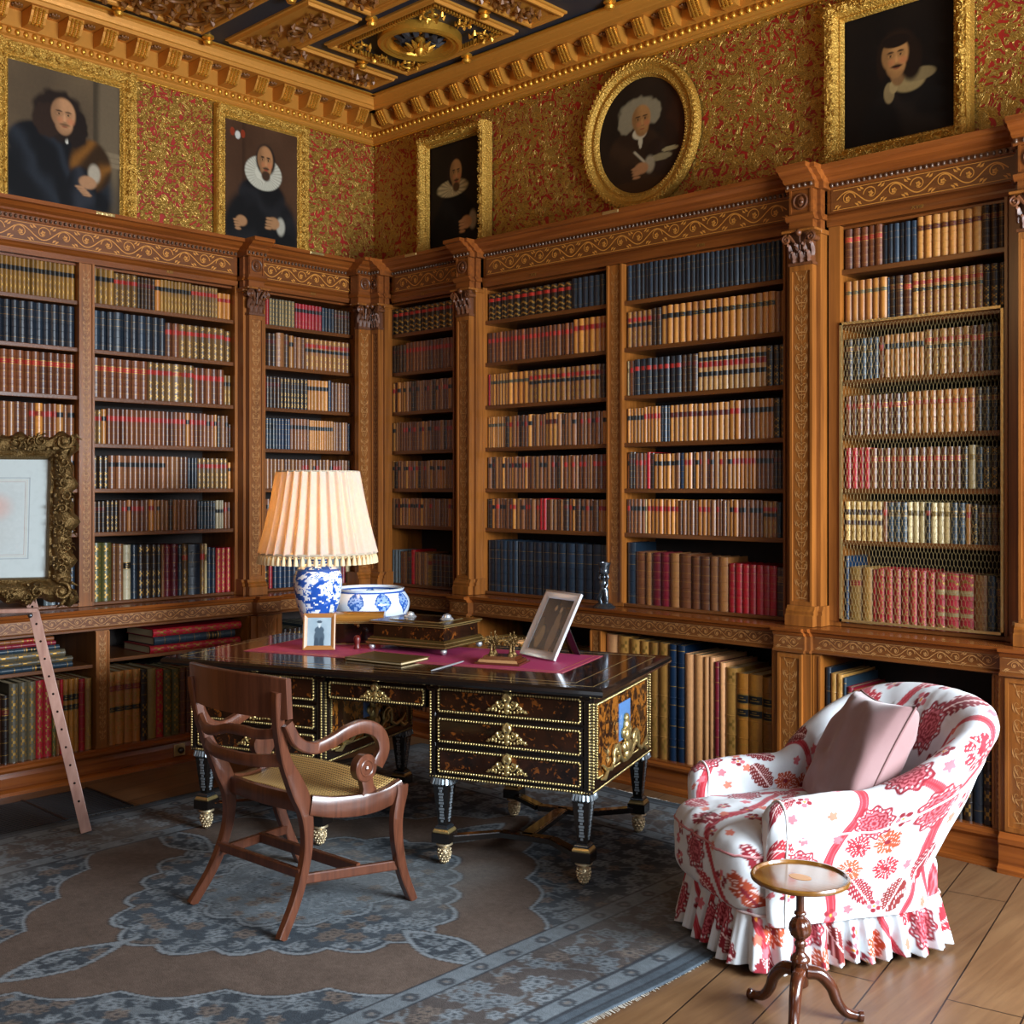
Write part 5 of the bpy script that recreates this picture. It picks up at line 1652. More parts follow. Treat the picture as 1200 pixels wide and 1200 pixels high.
def drawer(x0, x1, z0, z1, y=-.042, keyhole=True, ms=.085):
    m = MB(); m.box(x0, x1, y, y + .03, z0, z1); m.box(x0 + .018, x1 - .018, y - .004, y, z0 + .016, z1 - .016, 1)
    d = D(m, 'drawer', [M['ebony'], M['tortoise']], bevel=.0015)
    m = MB(); rope(m, [(x0 + .010, y - .003, z0 + .009), (x1 - .010, y - .003, z0 + .009), (x1 - .010, y - .003, z1 - .009), (x0 + .010, y - .003, z1 - .009)], .0055, True)
    m.build('gilt_border', M['brass'], d, local=True, smooth=1.3)
    m = MB(); mount(m, (x0 + x1) / 2, y, (z0 + z1) / 2 - .004, ms)
    m.build('gilt_mount', [M['brass'], M['ebony']], d, local=True, smooth=1.2)


RBX0, RBX1 = -.655, .045
LBX0, LBX1 = -1.865, -1.165
for a, b in ((RBX0, RBX1), (LBX0, LBX1)):
    pedestal_block(a, b, 1)
    for k in range(3):
        h = .116; z = ZB0 + .022 + k * (h + .006)
        if z + h > ZB1: h = ZB1 - z - .004
        drawer(a + .035, b - .035, z, z + .108)
# central frieze
m = MB(); m.box(LBX1, RBX0, -.005, .72, .635, ZB1 + .01); D(m, 'frieze_case', M['ebony'], bevel=.002)
drawer(LBX1 + .02, RBX0 - .02, .642, .722, -.032, ms=.07)
# top
m = MB()
X0, X1, Y0, Y1 = -1.97, .120, -.120, .840
P = rectp(X0, X1, Y0, Y1)
fn = lambda a, b, h: (a, b, h)
sweep_poly(m, P, [(.02, HT - .036), (.004, HT - .030), (0, HT - .020), (.002, HT - .008), (.012, HT), (.055, HT)], fn, mat=0)
Q = offset_poly(P, .055)
i = [m.V(a, b, HT) for a, b in Q]; m.F(i, 1)
i = [m.V(a, b, HT - .036) for a, b in offset_poly(P, .02)]; m.F(i[::-1], 0)
top = D(m, 'desk_top', [M['ebony'], M['tortoise']])
m = MB()
m.box(-1.745, -.16, .185, .70, HT + .0003, HT + .0016)
ins = m.build('leather_inset', M['leather_inset'], top, local=True)
m = MB()
ix0, ix1, iy0, iy1 = -1.745, -.16, .185, .70
for q in ((ix0, ix1, iy0, iy0 + .004), (ix0, ix1, iy1 - .004, iy1), (ix0, ix0 + .004, iy0, iy1), (ix1 - .004, ix1, iy0, iy1), (ix0 + .03, ix1 - .03, iy0 + .03, iy0 + .033), (ix1 - .033, ix1 - .03, iy0 + .03, iy1 - .03)):
    m.box(*q, HT + .0016, HT + .0021)
m.build('gilt_tooling', M['gold'], ins, local=True)
m = MB()
for q in ((X0 + .06, X1 - .06, Y0 + .058, Y0 + .062), (X0 + .06, X1 - .06, Y1 - .062, Y1 - .058), (X0 + .058, X0 + .062, Y0 + .06, Y1 - .06), (X1 - .062, X1 - .058, Y0 + .06, Y1 - .06),
          (X0 + .13, X1 - .15, Y0 + .115, Y0 + .118), (X1 - .153, X1 - .15, Y0 + .115, Y1 - .115)):
    m.box(*q, HT, HT + .0006)
m.build('brass_stringing', M['brass'], top, local=True)


def desk_leg(x, y):
    m = MB()
    def sq(prof, mat=0):
        rows = [[(x - r, y - r, z), (x + r, y - r, z), (x + r, y + r, z), (x - r, y + r, z)] for r, z in prof]
        idx = m.grid(rows, mat, closev=True); m.F(idx[0][::-1], mat); m.F(idx[-1], mat)
    sq([(.019, .165), (.036, .335), (.038, .338)]); sq([(.030, .150), (.030, .158), (.022, .165)], 2)
    sq([(.040, .095), (.040, .135)]); sq([(.036, .135), (.036, .142), (.031, .150)], 1)
    sq([(.030, .356), (.030, .362)], 1)
    leg = D(m, 'leg', [M['ebony'], M['brass'], M['pewter']], bevel=.0015)
    m = MB()
    for s in (-1, 1):
        for (ax) in (0, 1):
            rows = []
            for k in range(12):
                t = (k + .5) / 12; zz = .175 + .15 * t; r = .0195 + .0155 * t + .0015
                w_ = .005 + .006 * abs(math.sin(k * 1.9))
                if ax == 0: m.box(x - w_, x + w_, y + s * r - .001, y + s * r + .001, zz - .004, zz + .005)
                else: m.box(x + s * r - .001, x + s * r + .001, y - w_, y + w_, zz - .004, zz + .005)
    m.build('pewter_inlay', M['silver_dull'], leg, local=True)
    m = MB()
    for q in range(20):     # gadrooned petal capital
        a = q * 2 * PI / 20; c_, s_ = math.cos(a), math.sin(a); mx = max(abs(c_), abs(s_)); rr = .040 / mx * (.82 + .18 * mx)
        m.tube([(x + .5 * rr * c_, y + .5 * rr * s_, .356), (x + rr * c_, y + rr * s_, .352), (x + rr * 1.1 * c_, y + rr * 1.1 * s_, .338), (x + rr * .9 * c_, y + rr * .9 * s_, .330)], [.006, .008, .007, .003], 5)
    m.build('petal_capital', M['silver_dull'], leg, local=True, smooth=1)
    m = MB(); m.lathe([(.020, .095), (.034, .090), (.035, .082), (.018, .078), (.014, .072), (.022, .066), (.026, .052), (.023, .032), (.014, .012), (.006, .001)], x, y, 0, 16)
    for k in range(5):
        z = .062 - .012 * k; r = (.025, .0265, .025, .021, .015)[k]
        for q in range(10): a = q * PI / 5 + (k % 2) * PI / 10; m.sph(x + r * math.cos(a), y + r * math.sin(a), z, .0058, 6)
    m.build('pinecone_foot', M['foot_gilt'], leg, local=True, smooth=1)


M['silver_dull'] = plain('dull pewter', '8d969c', .35, .6)
M['foot_gilt'] = plain('pale worn gilt', 'c8b490', .35, .7)
for xo in (0, -1.205):
    for x in (0, -.605):
        for y in (0, .72): desk_leg(x + xo, y)
    m = MB(); zt, zb = .118, .096

    def arm(p, q, w_, mat=1):
        dx, dy = q[0] - p[0], q[1] - p[1]; l = math.hypot(dx, dy); nx_, ny_ = -dy / l * w_, dx / l * w_
        for (w2, z0, z1, mt) in ((1, zb, zt - .002, 0), (.72, zt - .002, zt, mat)):
            i = [m.V(a[0] + s * nx_ * w2, a[1] + s * ny_ * w2, z) for a in (p, q) for s in (-1, 1) for z in (z0, z1)]
            for f_ in ((0, 1, 3, 2), (4, 6, 7, 5), (0, 4, 5, 1), (2, 3, 7, 6), (0, 2, 6, 4), (1, 5, 7, 3)): m.F([i[k] for k in f_], mt)
    for y, s in ((0, 1), (.72, -1)):
        arm((xo, y), (xo - .19, y + s * .15), .024); arm((xo - .19, y + s * .15), (xo - .415, y + s * .15), .026); arm((xo - .415, y + s * .15), (xo - .605, y), .024)
    arm((xo - .3025, .15), (xo - .3025, .57), .030)
    D(m, 'stretcher', [M['ebony'], M['tortoise']])

# ================================================================== KLISMOS ARMCHAIR
CTH = math.radians(3)
CO = (2.80, -2.66)
chair = empty('open_armchair', (CO[0], CO[1], .0105), CTH, 'mahogany open armchair with scrolled arms and caned seat before the desk', 'chair')


def Cb(mb, name, mats, **kw): return mb.build(name, mats, parent=chair, local=True, **kw)


def curve_bar(mb, pts, w_, t_, side=(1, 0, 0), mat=0, n=None):
    """rectangular section bar along pts; w_ along side vector, t_ perpendicular"""
    pts = [Vector(p) for p in pts]; N = len(pts); secs = []; side = Vector(side)
    for i, p in enumerate(pts):
        t = (pts[min(i + 1, N - 1)] - pts[max(i - 1, 0)]).normalized()
        s = (side - t * side.dot(t)).normalized(); u = t.cross(s)
        ww = (w_[i] if isinstance(w_, (list, tuple)) else w_) / 2; tt = (t_[i] if isinstance(t_, (list, tuple)) else t_) / 2
        c = .22
        secs.append([tuple(p + s * a * ww + u * b * tt) for a, b in ((-1, -1 + c), (-1, 1 - c), (-1 + c, 1), (1 - c, 1), (1, 1 - c), (1, -1 + c), (1 - c, -1), (-1 + c, -1))])
    mb.rings(None, secs, mat)


def cr(pts, n=8):
    """catmull-rom resample"""
    P_ = [Vector(p) for p in pts]; P_ = [P_[0] * 2 - P_[1]] + P_ + [P_[-1] * 2 - P_[-2]]; out = []
    for i in range(1, len(P_) - 2):
        for k in range(n):
            t = k / n; a, b, c, d = P_[i - 1], P_[i], P_[i + 1], P_[i + 2]
            out.append(.5 * ((2 * b) + (c - a) * t + (2 * a - 5 * b + 4 * c - d) * t * t + (3 * b - a - 3 * c + d) * t ** 3))
    out.append(P_[-2]); return out


CW = M['chair_wood']
for s in (-1, 1):
    # rear stile and leg: one continuous S-curve
    pts = cr([(s * .262, -.30, 0), (s * .245, -.215, .13), (s * .232, -.165, .27), (s * .225, -.165, .40), (s * .222, -.205, .50), (s * .225, -.255, .60), (s * .235, -.285, .70), (s * .245, -.30, .80), (s * .25, -.302, .845)])
    n = len(pts); w_ = [.030 + .006 * math.sin(PI * k / n) for k in range(n)]; t_ = [.034 + .030 * math.exp(-((k / n - .46) / .13) ** 2) for k in range(n)]
    m = MB(); curve_bar(m, pts, w_, t_); Cb(m, 'rear_leg', CW, smooth=.6, bevel=0)
    # front sabre leg
    pts = cr([(s * .325, .262, 0), (s * .330, .205, .12), (s * .345, .165, .24), (s * .352, .155, .34), (s * .352, .175, .42), (s * .350, .178, .452)])
    n = len(pts); m = MB(); curve_bar(m, pts, [.032] * n, [.034 + .022 * k / n for k in range(n)]); Cb(m, 'front_leg', CW, smooth=.6)
    # side seat rail, dipping
    pts = cr([(s * .235, -.15, .425), (s * .268, -.06, .405), (s * .305, .05, .40), (s * .335, .12, .415), (s * .352, .185, .442)])
    m = MB(); curve_bar(m, pts, .030, [.075 - .018 * abs(k / len(pts) - .4) for k in range(len(pts))]); Cb(m, 'side_rail', CW, smooth=.6)
    # arm scroll
    sp = spiral(0, 0, .052, 1.15, PI / 2, -1, 22, .30)
    ax = lambda y: s * (.262 + (y + .29) * .105)
    body = [(-.275, .735), (-.235, .665), (-.17, .635), (-.10, .645), (-.02, .672), (.05, .678), (.110, .645), (.130, .585), (.100, .530)]
    pts = cr([(ax(a), a, b) for a, b in body], 6)
    n = len(pts); m = MB(); curve_bar(m, pts, .028, [.036 + .018 * k / n for k in range(n)]);
    # rosette roundel at the scroll end
    yc, zc = .045, .530
    ring = []
    cyl = []
    for xx, rr in ((-.016, .050), (.016, .050), (.019, .046)):
        cyl.append([(ax(yc) + s * xx, yc + rr * math.cos(q * PI / 14), zc + rr * math.sin(q * PI / 14)) for q in range(28)])
    idx = m.grid(cyl, 0, closev=True); m.F(idx[0]); m.F(idx[-1][::-1])
    m.tube([(ax(yc) + s * .019, yc + .028 * math.cos(q * PI / 12), zc + .028 * math.sin(q * PI / 12)) for q in range(25)], .004, 6)
    m.sph(ax(yc) + s * .019, yc, zc, .010, 8, 0, .8)
    curve_bar(m, [(ax(.05), .05, .50), (ax(.058), .058, .46), (ax(.062), .062, .435)], .030, [.055, .05, .075])
    Cb(m, 'arm', CW, smooth=.6)
# rails
m = MB(); curve_bar(m, cr([(-.235, -.155, .425), (0, -.17, .425), (.235, -.155, .425)]), .062, .026, (0, 0, 1)); Cb(m, 'back_rail', CW, smooth=.6)
m = MB(); curve_bar(m, cr([(-.345, .18, .43), (0, .19, .432), (.345, .18, .43)]), .052, .030, (0, 0, 1)); Cb(m, 'front_rail', CW, smooth=.6)
# tablet top rail: broad, curved backwards around the sitter
m = MB(); rows = []
N = 20
outer, inner = [], []
for k in range(N + 1):
    t = -1 + 2 * k / N; x = .285 * t; y = -.292 - .052 * (1 - t * t)
    outer.append((x, y)); inner.append((x, y + .022))
secs = []
for k in range(N + 1):
    (xo_, yo_), (xi_, yi_) = outer[k], inner[k]
    top_, bot = .900 - .008 * abs(-1 + 2 * k / N) ** 3, .752
    secs.append([(xo_, yo_ + .004, bot), (xo_, yo_ - .004, top_ - .004), (xo_, yo_, top_), (xi_, yi_ - .008, top_), (xi_, yi_ - .004, top_ - .004), (xi_, yi_ + .004, bot)])
m.rings(None, secs); Cb(m, 'top_rail', CW, smooth=.5)
m = MB(); curve_bar(m, cr([(-.235, -.285, .70), (-.16, -.31, .668), (-.08, -.325, .672), (0, -.328, .692), (.08, -.325, .695), (.16, -.31, .69), (.235, -.285, .70)]), .034, .018, (0, 0, 1)); Cb(m, 'carved_splat', CW, smooth=.6)
m = MB(); curve_bar(m, cr([(-.225, -.262, .60), (-.12, -.30, .592), (0, -.312, .590), (.12, -.30, .592), (.225, -.262, .60)]), .042, .020, (0, 0, 1)); Cb(m, 'cross_rail', CW, smooth=.6)
# stretchers
for s in (-1, 1):
    m = MB(); curve_bar(m, [(s * .238, -.19, .175), (s * .332, .20, .150)], .020, .034); Cb(m, 'stretcher', CW)
m = MB(); curve_bar(m, [(-.238, -.195, .195), (.238, -.195, .195)], .034, .018, (0, 0, 1)); Cb(m, 'stretcher', CW)
m = MB(); curve_bar(m, [(-.285, .03, .165), (.285, .03, .165)], .040, .020, (0, 0, 1)); Cb(m, 'stretcher', CW)


def cane():
    n = NT('woven cane'); t = n.coord()
    sp = n.n('ShaderNodeSeparateXYZ'); n.l(t, sp.inputs[0])
    a = n.math('SINE', n.math('MULTIPLY', sp.outputs[0], 2 * PI / .0125)); b = n.math('SINE', n.math('MULTIPLY', sp.outputs[1], 2 * PI / .0125))
    f = n.math('MULTIPLY', a, b); g = n.math('MAXIMUM', a, b)
    n.l(n.ramp(n.math('MULTIPLY_ADD', g, .5, .5), [(.35, hx('2e1c0c')), (.6, hx('b58e50')), (1, hx('d0aa6a'))]), n.b.inputs['Base Color'])
    n.set(Roughness=.45); n.bump(n.math('ADD', f, g), .6, .002); return n.m


M['cane'] = cane()
m = MB(); rows = []
for j in range(15):
    t = j / 14; y = -.150 + .325 * t; hw = .225 + (.335 - .225) * t
    rows.append([(hw * (-1 + 2 * k / 16), y, .452 - .020 * math.sin(PI * min(1, max(0, t))) + .004 * math.cos(PI * (-1 + 2 * k / 16)) + (.02 * (t ** 4))) for k in range(17)])
m.grid(rows); o = Cb(m, 'cane_seat', M['cane'], smooth=1)
sm_ = o.modifiers.new('t', 'SOLIDIFY'); sm_.thickness = .006

# ================================================================== UPHOLSTERED ARMCHAIR
ATH = math.radians(150)
AO = (4.338, -1.61)


def aw(x, y, z):
    return (AO[0] + x * math.cos(ATH) - y * math.sin(ATH), AO[1] + x * math.sin(ATH) + y * math.cos(ATH), z)


arm_chair = empty('upholstered_armchair', (AO[0], AO[1], 0), ATH, 'low upholstered armchair in red and white floral chintz with pleated skirt', 'armchair')
RED, DRED, PNK, BRN_, ORG, WHT = [hx(q) for q in ('a52a34', '80202a', 'c0646c', '742826', 'b04c30', 'cdd0d2')]


class Chintz:
    def __init__(self, seed, ulen, vlen):
        r = random.Random(seed); self.items = []
        n = int(ulen * vlen / .012) + 2
        pts = []
        for k in range(n * 12):
            if len(pts) >= n: break
            p = (r.uniform(-.03, ulen), r.uniform(-.02, vlen)); kind = r.choices(['peony', 'leaf', 'fan', 'berry', 'small'], [3, 4, 2, 2, 3])[0]
            R = {'peony': .070, 'leaf': .068, 'fan': .050, 'berry': .030, 'small': .02}[kind]
            if all(math.hypot(p[0] - q[0], p[1] - q[1]) > (R + q[3]) * .82 for q in pts): pts.append((p[0], p[1], kind, R, r.uniform(0, 6.28), r.random()))
        self.items = pts; self.br = []
        for k in range(int(ulen / .22) + 2): self.br.append((k * .24 + r.uniform(-.04, .04), r.uniform(.25, .6) * r.choice((-1, 1)), r.uniform(0, 6), r.uniform(.011, .017)))

    def __call__(self, U, V):
        c = np.ones(U.shape + (3,)) * np.array(WHT)
        for (u0, sl, ph, w_) in self.br:
            d = np.abs(U - u0 - sl * V - .035 * np.sin(V * 13 + ph)) / math.sqrt(1 + sl * sl)
            c = mix(c, 1 - sm(d, w_, w_ + .004), RED); c = mix(c, (1 - sm(np.abs(d - w_ * .55), .001, .003)) * .5, PNK)
        for (pu, pv, kind, R, a0, rv) in self.items:
            du, dv = U - pu, V - pv; r = np.hypot(du, dv) / R; th = np.arctan2(dv, du) - a0
            if kind == 'peony':
                w_ = 1 + .10 * np.cos(th * 9); q = r / w_
                c = mix(c, 1 - sm(q, .94, 1.0), DRED)
                c = mix(c, (1 - sm(q, .80, .86)), PNK)
                for rr in (.70, .48, .28): c = mix(c, (1 - sm(np.abs(q - rr - .03 * np.cos(th * 11 + rr * 9)), .045, .075)), DRED)
                c = mix(c, ((np.cos(th * 26) > .3) & (np.abs(q - .78) < .05)) * 1.0, WHT); c = mix(c, 1 - sm(q, .10, .16), DRED)
            elif kind == 'leaf':
                ca, sa = math.cos(a0), math.sin(a0); x = (du * ca + dv * sa) / R; y = (-du * sa + dv * ca) / R
                edge = .50 * np.sqrt(np.clip(1 - x * x, 0, 1)) * (1 + .28 * np.abs(np.sin(x * 9))); k_ = (np.abs(y) < edge) & (np.abs(x) < 1)
                c = mix(c, k_ * 1.0, (BRN_, DRED, RED)[int(rv * 3)]); c = mix(c, k_ * (np.abs(np.sin((np.abs(y) * 1.2 + x) * 15)) < .22) * .85, (.80, .60, .58)); c = mix(c, k_ * (np.abs(y) < .035) * 1.0, (.80, .6, .58))
            elif kind == 'fan':
                k_ = (r < .75 + .25 * np.abs(np.cos(th * 3.5))); c = mix(c, k_ * 1.0, RED if rv > .4 else ORG)
                c = mix(c, k_ * (np.abs(np.sin(th * 9)) < .25) * (r > .2), (.85, .65, .62)); c = mix(c, (r < .2) * 1.0, DRED)
            elif kind == 'berry':
                for q in range(5):
                    a = a0 + q * 1.257; c = mix(c, 1 - sm(np.hypot(du - R * .6 * math.cos(a), dv - R * .6 * math.sin(a)) / R, .30, .38), PNK if q % 2 else DRED)
                c = mix(c, (r < .2) * 1.0, hx('d08838'))
            else:
                k_ = r < .6 + .4 * np.abs(np.cos(th * 2.5)); c = mix(c, k_ * 1.0, PNK if rv > .5 else hx('c8705c'))
        return np.clip(c, 0, 1)


def cloth_grid(mb, S, fnU, fnV, chz):
    """S: 2D array of points; fnU/fnV arrays (metric) for the print"""
    n, m_ = len(S), len(S[0]); U = np.array(fnU); V = np.array(fnV)
    return mb.vgrid(S, chz(U, V))


def metric(S):
    A = np.array(S); dU = np.linalg.norm(np.diff(A, axis=0), axis=2).mean(1); dV = np.linalg.norm(np.diff(A, axis=1), axis=2).mean(0)
    u = np.concatenate([[0], np.cumsum(dU)]); v = np.concatenate([[0], np.cumsum(dV)])
    return np.meshgrid(u, v, indexing='ij')


def An(mb, name, mats, **kw): return mb.build(name, mats, parent=arm_chair, local=True, **kw)


# plan curve of the tub: near arm front (x<0) -> back -> far arm front
AX, YF, YB, RC = .272, .335, -.325, .21


def plan(t):
    """t in 0..1 -> (x, y, nx, ny) with outward normal; arms straight, back rounded"""
    L1 = YF - (YB + RC); La = RC * PI / 2; L2 = 2 * (AX - RC); T = 2 * L1 + 2 * La + L2; s = t * T
    if s < L1: return (-AX, YF - s, -1, 0)
    s -= L1
    if s < La: a = PI + s / RC; return (-AX + RC + RC * math.cos(a), YB + RC + RC * math.sin(a), math.cos(a), math.sin(a))
    s -= La
    if s < L2: return (-AX + RC + s, YB, 0, -1)
    s -= L2
    if s < La: a = 1.5 * PI + s / RC; return (AX - RC + RC * math.cos(a), YB + RC + RC * math.sin(a), math.cos(a), math.sin(a))
    s -= La
    return (AX, YB + RC + s, 1, 0)


NT_, NP = 520, 250
S = []
for i in range(NT_ + 1):
    t = i / NT_; x, y, nx_, ny_ = plan(t)
    b = sm(np.array(-y), -.02, .30).item()          # 0 at arms, 1 at back
    b2 = sm(np.array(-y), .02, .33).item()
    h = .545 + .02 * math.sin(min(1, (YF - y) * 2) * PI) * (1 - b) + (.28 - .10 * (abs(x) / AX) ** 3) * (b2 * .6 + b * .4)
    T = .105 + .03 * b; lean = .25 * b ** 1.2
    e = min(t, 1 - t) * NT_; cap = math.sqrt(max(0, 1 - (1 - min(1, e / 18)) ** 2)) if e < 18 else 1     # rounded front of the arms
    T *= .25 + .75 * cap; h -= .05 * (1 - cap)
    row = []
    zo0, zi0 = .165, .36
    for j in range(NP + 1):
        q = j / NP
        r = T / 2
        Lo = h - r - zo0; Lr = PI * r; Li = h - r - zi0; tot = Lo + Lr + Li; s = q * tot
        if s < Lo: z = zo0 + s; off = r * (.80 + .20 * sm(np.array(z), .2, .5).item())
        elif s < Lo + Lr: a = (s - Lo) / r; off = r * math.cos(a); z = h - r + r * math.sin(a)
        else: z = h - r - (s - Lo - Lr); off = -r - .012 * b * math.sin(PI * min(1, (h - z) / (h - zi0)))
        puff = .002 * math.sin(t * 61 + 5 * math.sin(q * 7)) + .0012 * math.sin(t * 170 + q * 23)
        ln = lean * max(0, (z - .30)) / .55
        o = off + ln + puff
        row.append((x + nx_ * o, y + ny_ * o, z))
    S.append(row)
U, V = metric(S)
m = MB(); idx = cloth_grid(m, S, U, V, Chintz(4, U.max(), V.max()))
for k, s in ((0, 1), (-1, -1)):
    cpt = np.mean(np.array(S[k]), axis=0); c = m.V(cpt[0], cpt[1] + .004, cpt[2])
    col = tuple(hx('dcd6d4'))
    for j in range(NP): m.F((idx[k][j], idx[k][j + 1], c), 0, col)
An(m, 'arms_and_back', M['chintz'], smooth=1.3)
# piping along the arm fronts and the back seam
m = MB()
PIP = plain('white cotton piping', 'd8d4d0', .8)
for k in (16, NT_ - 16):
    m = MB(); m.tube([tuple(np.array(S[k][j]) * 1.0 + np.array([0, .002, 0])) for j in range(0, NP + 1, 3)], .0042, 6)
    m.build('arm_piping', PIP, arm_chair, local=True, smooth=1.2)
m = MB(); m.tube([S[i][int(NP * .42)] for i in range(30, NT_ - 30, 4)], .0035, 6)
m.build('back_piping', PIP, arm_chair, local=True, smooth=1.2)


def even(a, b, e, t0, t1, n):
    t = np.linspace(t0, t1, 6001); x = a * np.sign(np.cos(t)) * np.abs(np.cos(t)) ** e; y = b * np.sign(np.sin(t)) * np.abs(np.sin(t)) ** e
    s = np.concatenate([[0], np.cumsum(np.hypot(np.diff(x), np.diff(y)))])
    return np.interp(np.linspace(0, s[-1], n + 1), s, t).tolist()


def superbox(cx, cy, cz, a, b, c_, e1, e2, n=(150, 90), crown=0, wr=.0):
    S_ = []; TH = even(a, b, e2, -PI, PI, n[0]); PH = even(max(a, b), c_, e1, -PI / 2, PI / 2, n[1])
    for th in TH:
        row = []
        for ph in PH:
            f = lambda w_, e: math.copysign(abs(w_) ** e, w_)
            x = a * f(math.cos(ph), e1) * f(math.cos(th), e2); y = b * f(math.cos(ph), e1) * f(math.sin(th), e2); z = c_ * f(math.sin(ph), e1)
            if z > 0: z *= 1 + crown * (1 - min(1, (x / a) ** 2)) * (1 - min(1, (y / b) ** 2))
            k = wr * (vn(x * 22 + 5, y * 22 + z * 15).item() - .5)
            row.append((cx + x + k, cy + y + k, cz + z + k))
        S_.append(row)
    return S_


class Planar:
    def __init__(self, ch, S, ox=0, oy=0): self.ch = ch


def cloth_solid(mb, S_, chz):
    A = np.array(S_); C_ = A
    dz = np.abs(np.linalg.norm(C_[..., :2] - C_[..., :2].mean((0, 1)), axis=-1))
    th = np.arctan2(C_[..., 1], C_[..., 0])
    # unfold: print follows x and (y + drop over the front edge)
    zt = C_[..., 2].max(); U = C_[..., 0] + .4; V = C_[..., 1] + (zt - C_[..., 2]) + .5
    return mb.vgrid(S_, chz(U, V))


m = MB(); S_ = superbox(0, .075, .31, .272, .365, .135, .36, .34, (300, 200), .16, .008); cloth_solid(m, S_, Chintz(12, .8, 1.2)); An(m, 'seat_cushion', M['chintz'], smooth=1.3)
m = MB()
ring = [min(S_[i], key=lambda p: abs(p[2] - .375) + (0 if p[2] > .31 else 9)) for i in range(0, 301, 2)]
m.tube([(a * 1.0, b, c_ + .001) for a, b, c_ in ring], .0045, 6, cap=False)
m.build('seat_piping', plain('pink-red piping', 'b87878', .8), arm_chair, local=True, smooth=1.2)
# lower upholstered frame
m = MB(); S_ = superbox(0, .012, .235, .276, .374, .085, .28, .30, (230, 60), 0, .006); cloth_solid(m, S_, Chintz(17, .8, 1.2)); An(m, 'seat_frame', M['chintz'], smooth=1.3)
# pleated skirt
Pr = []
NSK = 720
for i in range(NSK + 1):
    th = -PI / 2 + 2 * PI * i / NSK; f = lambda w_, e: math.copysign(abs(w_) ** e, w_)
    Pr.append((.268 * f(math.cos(th), .30), .012 + .368 * f(math.sin(th), .30)))
arc = [0]
for i in range(NSK): arc.append(arc[-1] + math.hypot(Pr[i + 1][0] - Pr[i][0], Pr[i + 1][1] - Pr[i][1]))
S_ = []
rs = random.Random(9); phs = [rs.uniform(-.9, .9) for _ in range(80)]
TOT = arc[-1]
# resample evenly
NSK2 = 860; Q = []
for i in range(NSK2 + 1):
    s = TOT * i / NSK2; k = min(NSK - 1, max(0, int(np.searchsorted(arc, s)) - 1)); t = (s - arc[k]) / max(1e-6, arc[k + 1] - arc[k])
    Q.append((Pr[k][0] + (Pr[k + 1][0] - Pr[k][0]) * t, Pr[k][1] + (Pr[k + 1][1] - Pr[k][1]) * t, s))
for i in range(NSK2 + 1):
    x, y, s = Q[i]; a = Q[i - 1] if i else Q[-2]; b = Q[(i + 1) % NSK2]
    tx, ty = b[0] - a[0], b[1] - a[1]; l = math.hypot(tx, ty) or 1; nx_, ny_ = ty / l, -tx / l
    w_ = s / TOT * 38; k = int(w_) % 38; ph = w_ * 2 * PI + phs[k] * .0 + .8 * math.sin(w_ * .9)
    row = []
    for j in range(37):
        q = j / 36; z = .185 - .165 * q + .006 * q * math.sin(w_ * 2.3)
        amp = .003 + .019 * q ** .8; o = .010 + .030 * q + amp * (math.sin(ph) + .35 * math.sin(2 * ph + 1)) * 1.0
        row.append((x + nx_ * o, y + ny_ * o, z))
    S_.append(row)
U, V = metric(S_); m = MB(); cloth_grid(m, S_, U, V, Chintz(23, U.max(), V.max() + .02)); o = An(m, 'pleated_skirt', M['chintz'], smooth=1.3)
sf = o.modifiers.new('t', 'SOLIDIFY'); sf.thickness = .003
m = MB(); m.tube([(S_[i][0][0], S_[i][0][1], .186) for i in range(0, NSK2 + 1, 3)], .0048, 6, cap=False)
m.build('skirt_piping', plain('pale piping', 'd0b8b4', .8), arm_chair, local=True, smooth=1.2)
for x, y in ((-.23, .33), (.23, .33), (-.235, -.30), (.235, -.30)):
    m = MB(); m.lathe([(.012, .0), (.016, .004), (.016, .03), (.012, .034), (.017, .04), (.022, .12), (.024, .17)], x, y, 0, 14)
    An(m, 'caster_leg', M['brass'], smooth=1)

# pink cushion resting in the armchair
def pillow(mb, W, H, T, M4, n=44, seed=0):
    for sg in (1, -1):
        rows = []
        for i in range(n + 1):
            u = -1 + 2 * i / n; row = []
            for j in range(n + 1):
                v = -1 + 2 * j / n
                pin = 1 - .07 * (u * u * (1 - v * v) + v * v * (1 - u * u)) * 0
                ex = 1 - .10 * (1 - abs(v) ** 2) * abs(u) ** 4; ey = 1 - .10 * (1 - abs(u) ** 2) * abs(v) ** 4
                th = T / 2 * ((1 - u ** 4) * (1 - v ** 4)) ** .42
                wr = .022 * (vn(u * 3 + seed, v * 3).item() - .5) * (1 - max(abs(u), abs(v)) ** 6) + .008 * math.sin(9 * u + 5 * v + 4 * vn(u * 2, v * 2).item()) * (max(abs(u), abs(v)) ** 2) * (1 - max(abs(u), abs(v)) ** 8)
                p = M4 @ Vector((u * W / 2 * ex, v * H / 2 * ey, sg * (th + wr)))
                row.append(tuple(p))
            rows.append(row)
        mb.grid(rows)
    ring = []
    for k in range(160):
        t = k / 40; s = int(t); f_ = -1 + 2 * (t - s)
        u, v = ((f_, -1), (1, f_), (-f_, 1), (-1, -f_))[s]
        ex = 1 - .10 * (1 - abs(v) ** 2) * abs(u) ** 4; ey = 1 - .10 * (1 - abs(u) ** 2) * abs(v) ** 4
        ring.append(tuple(M4 @ Vector((u * W / 2 * ex, v * H / 2 * ey, 0))))
    return ring


R_ = Matrix.Rotation(ATH, 4, 'Z')
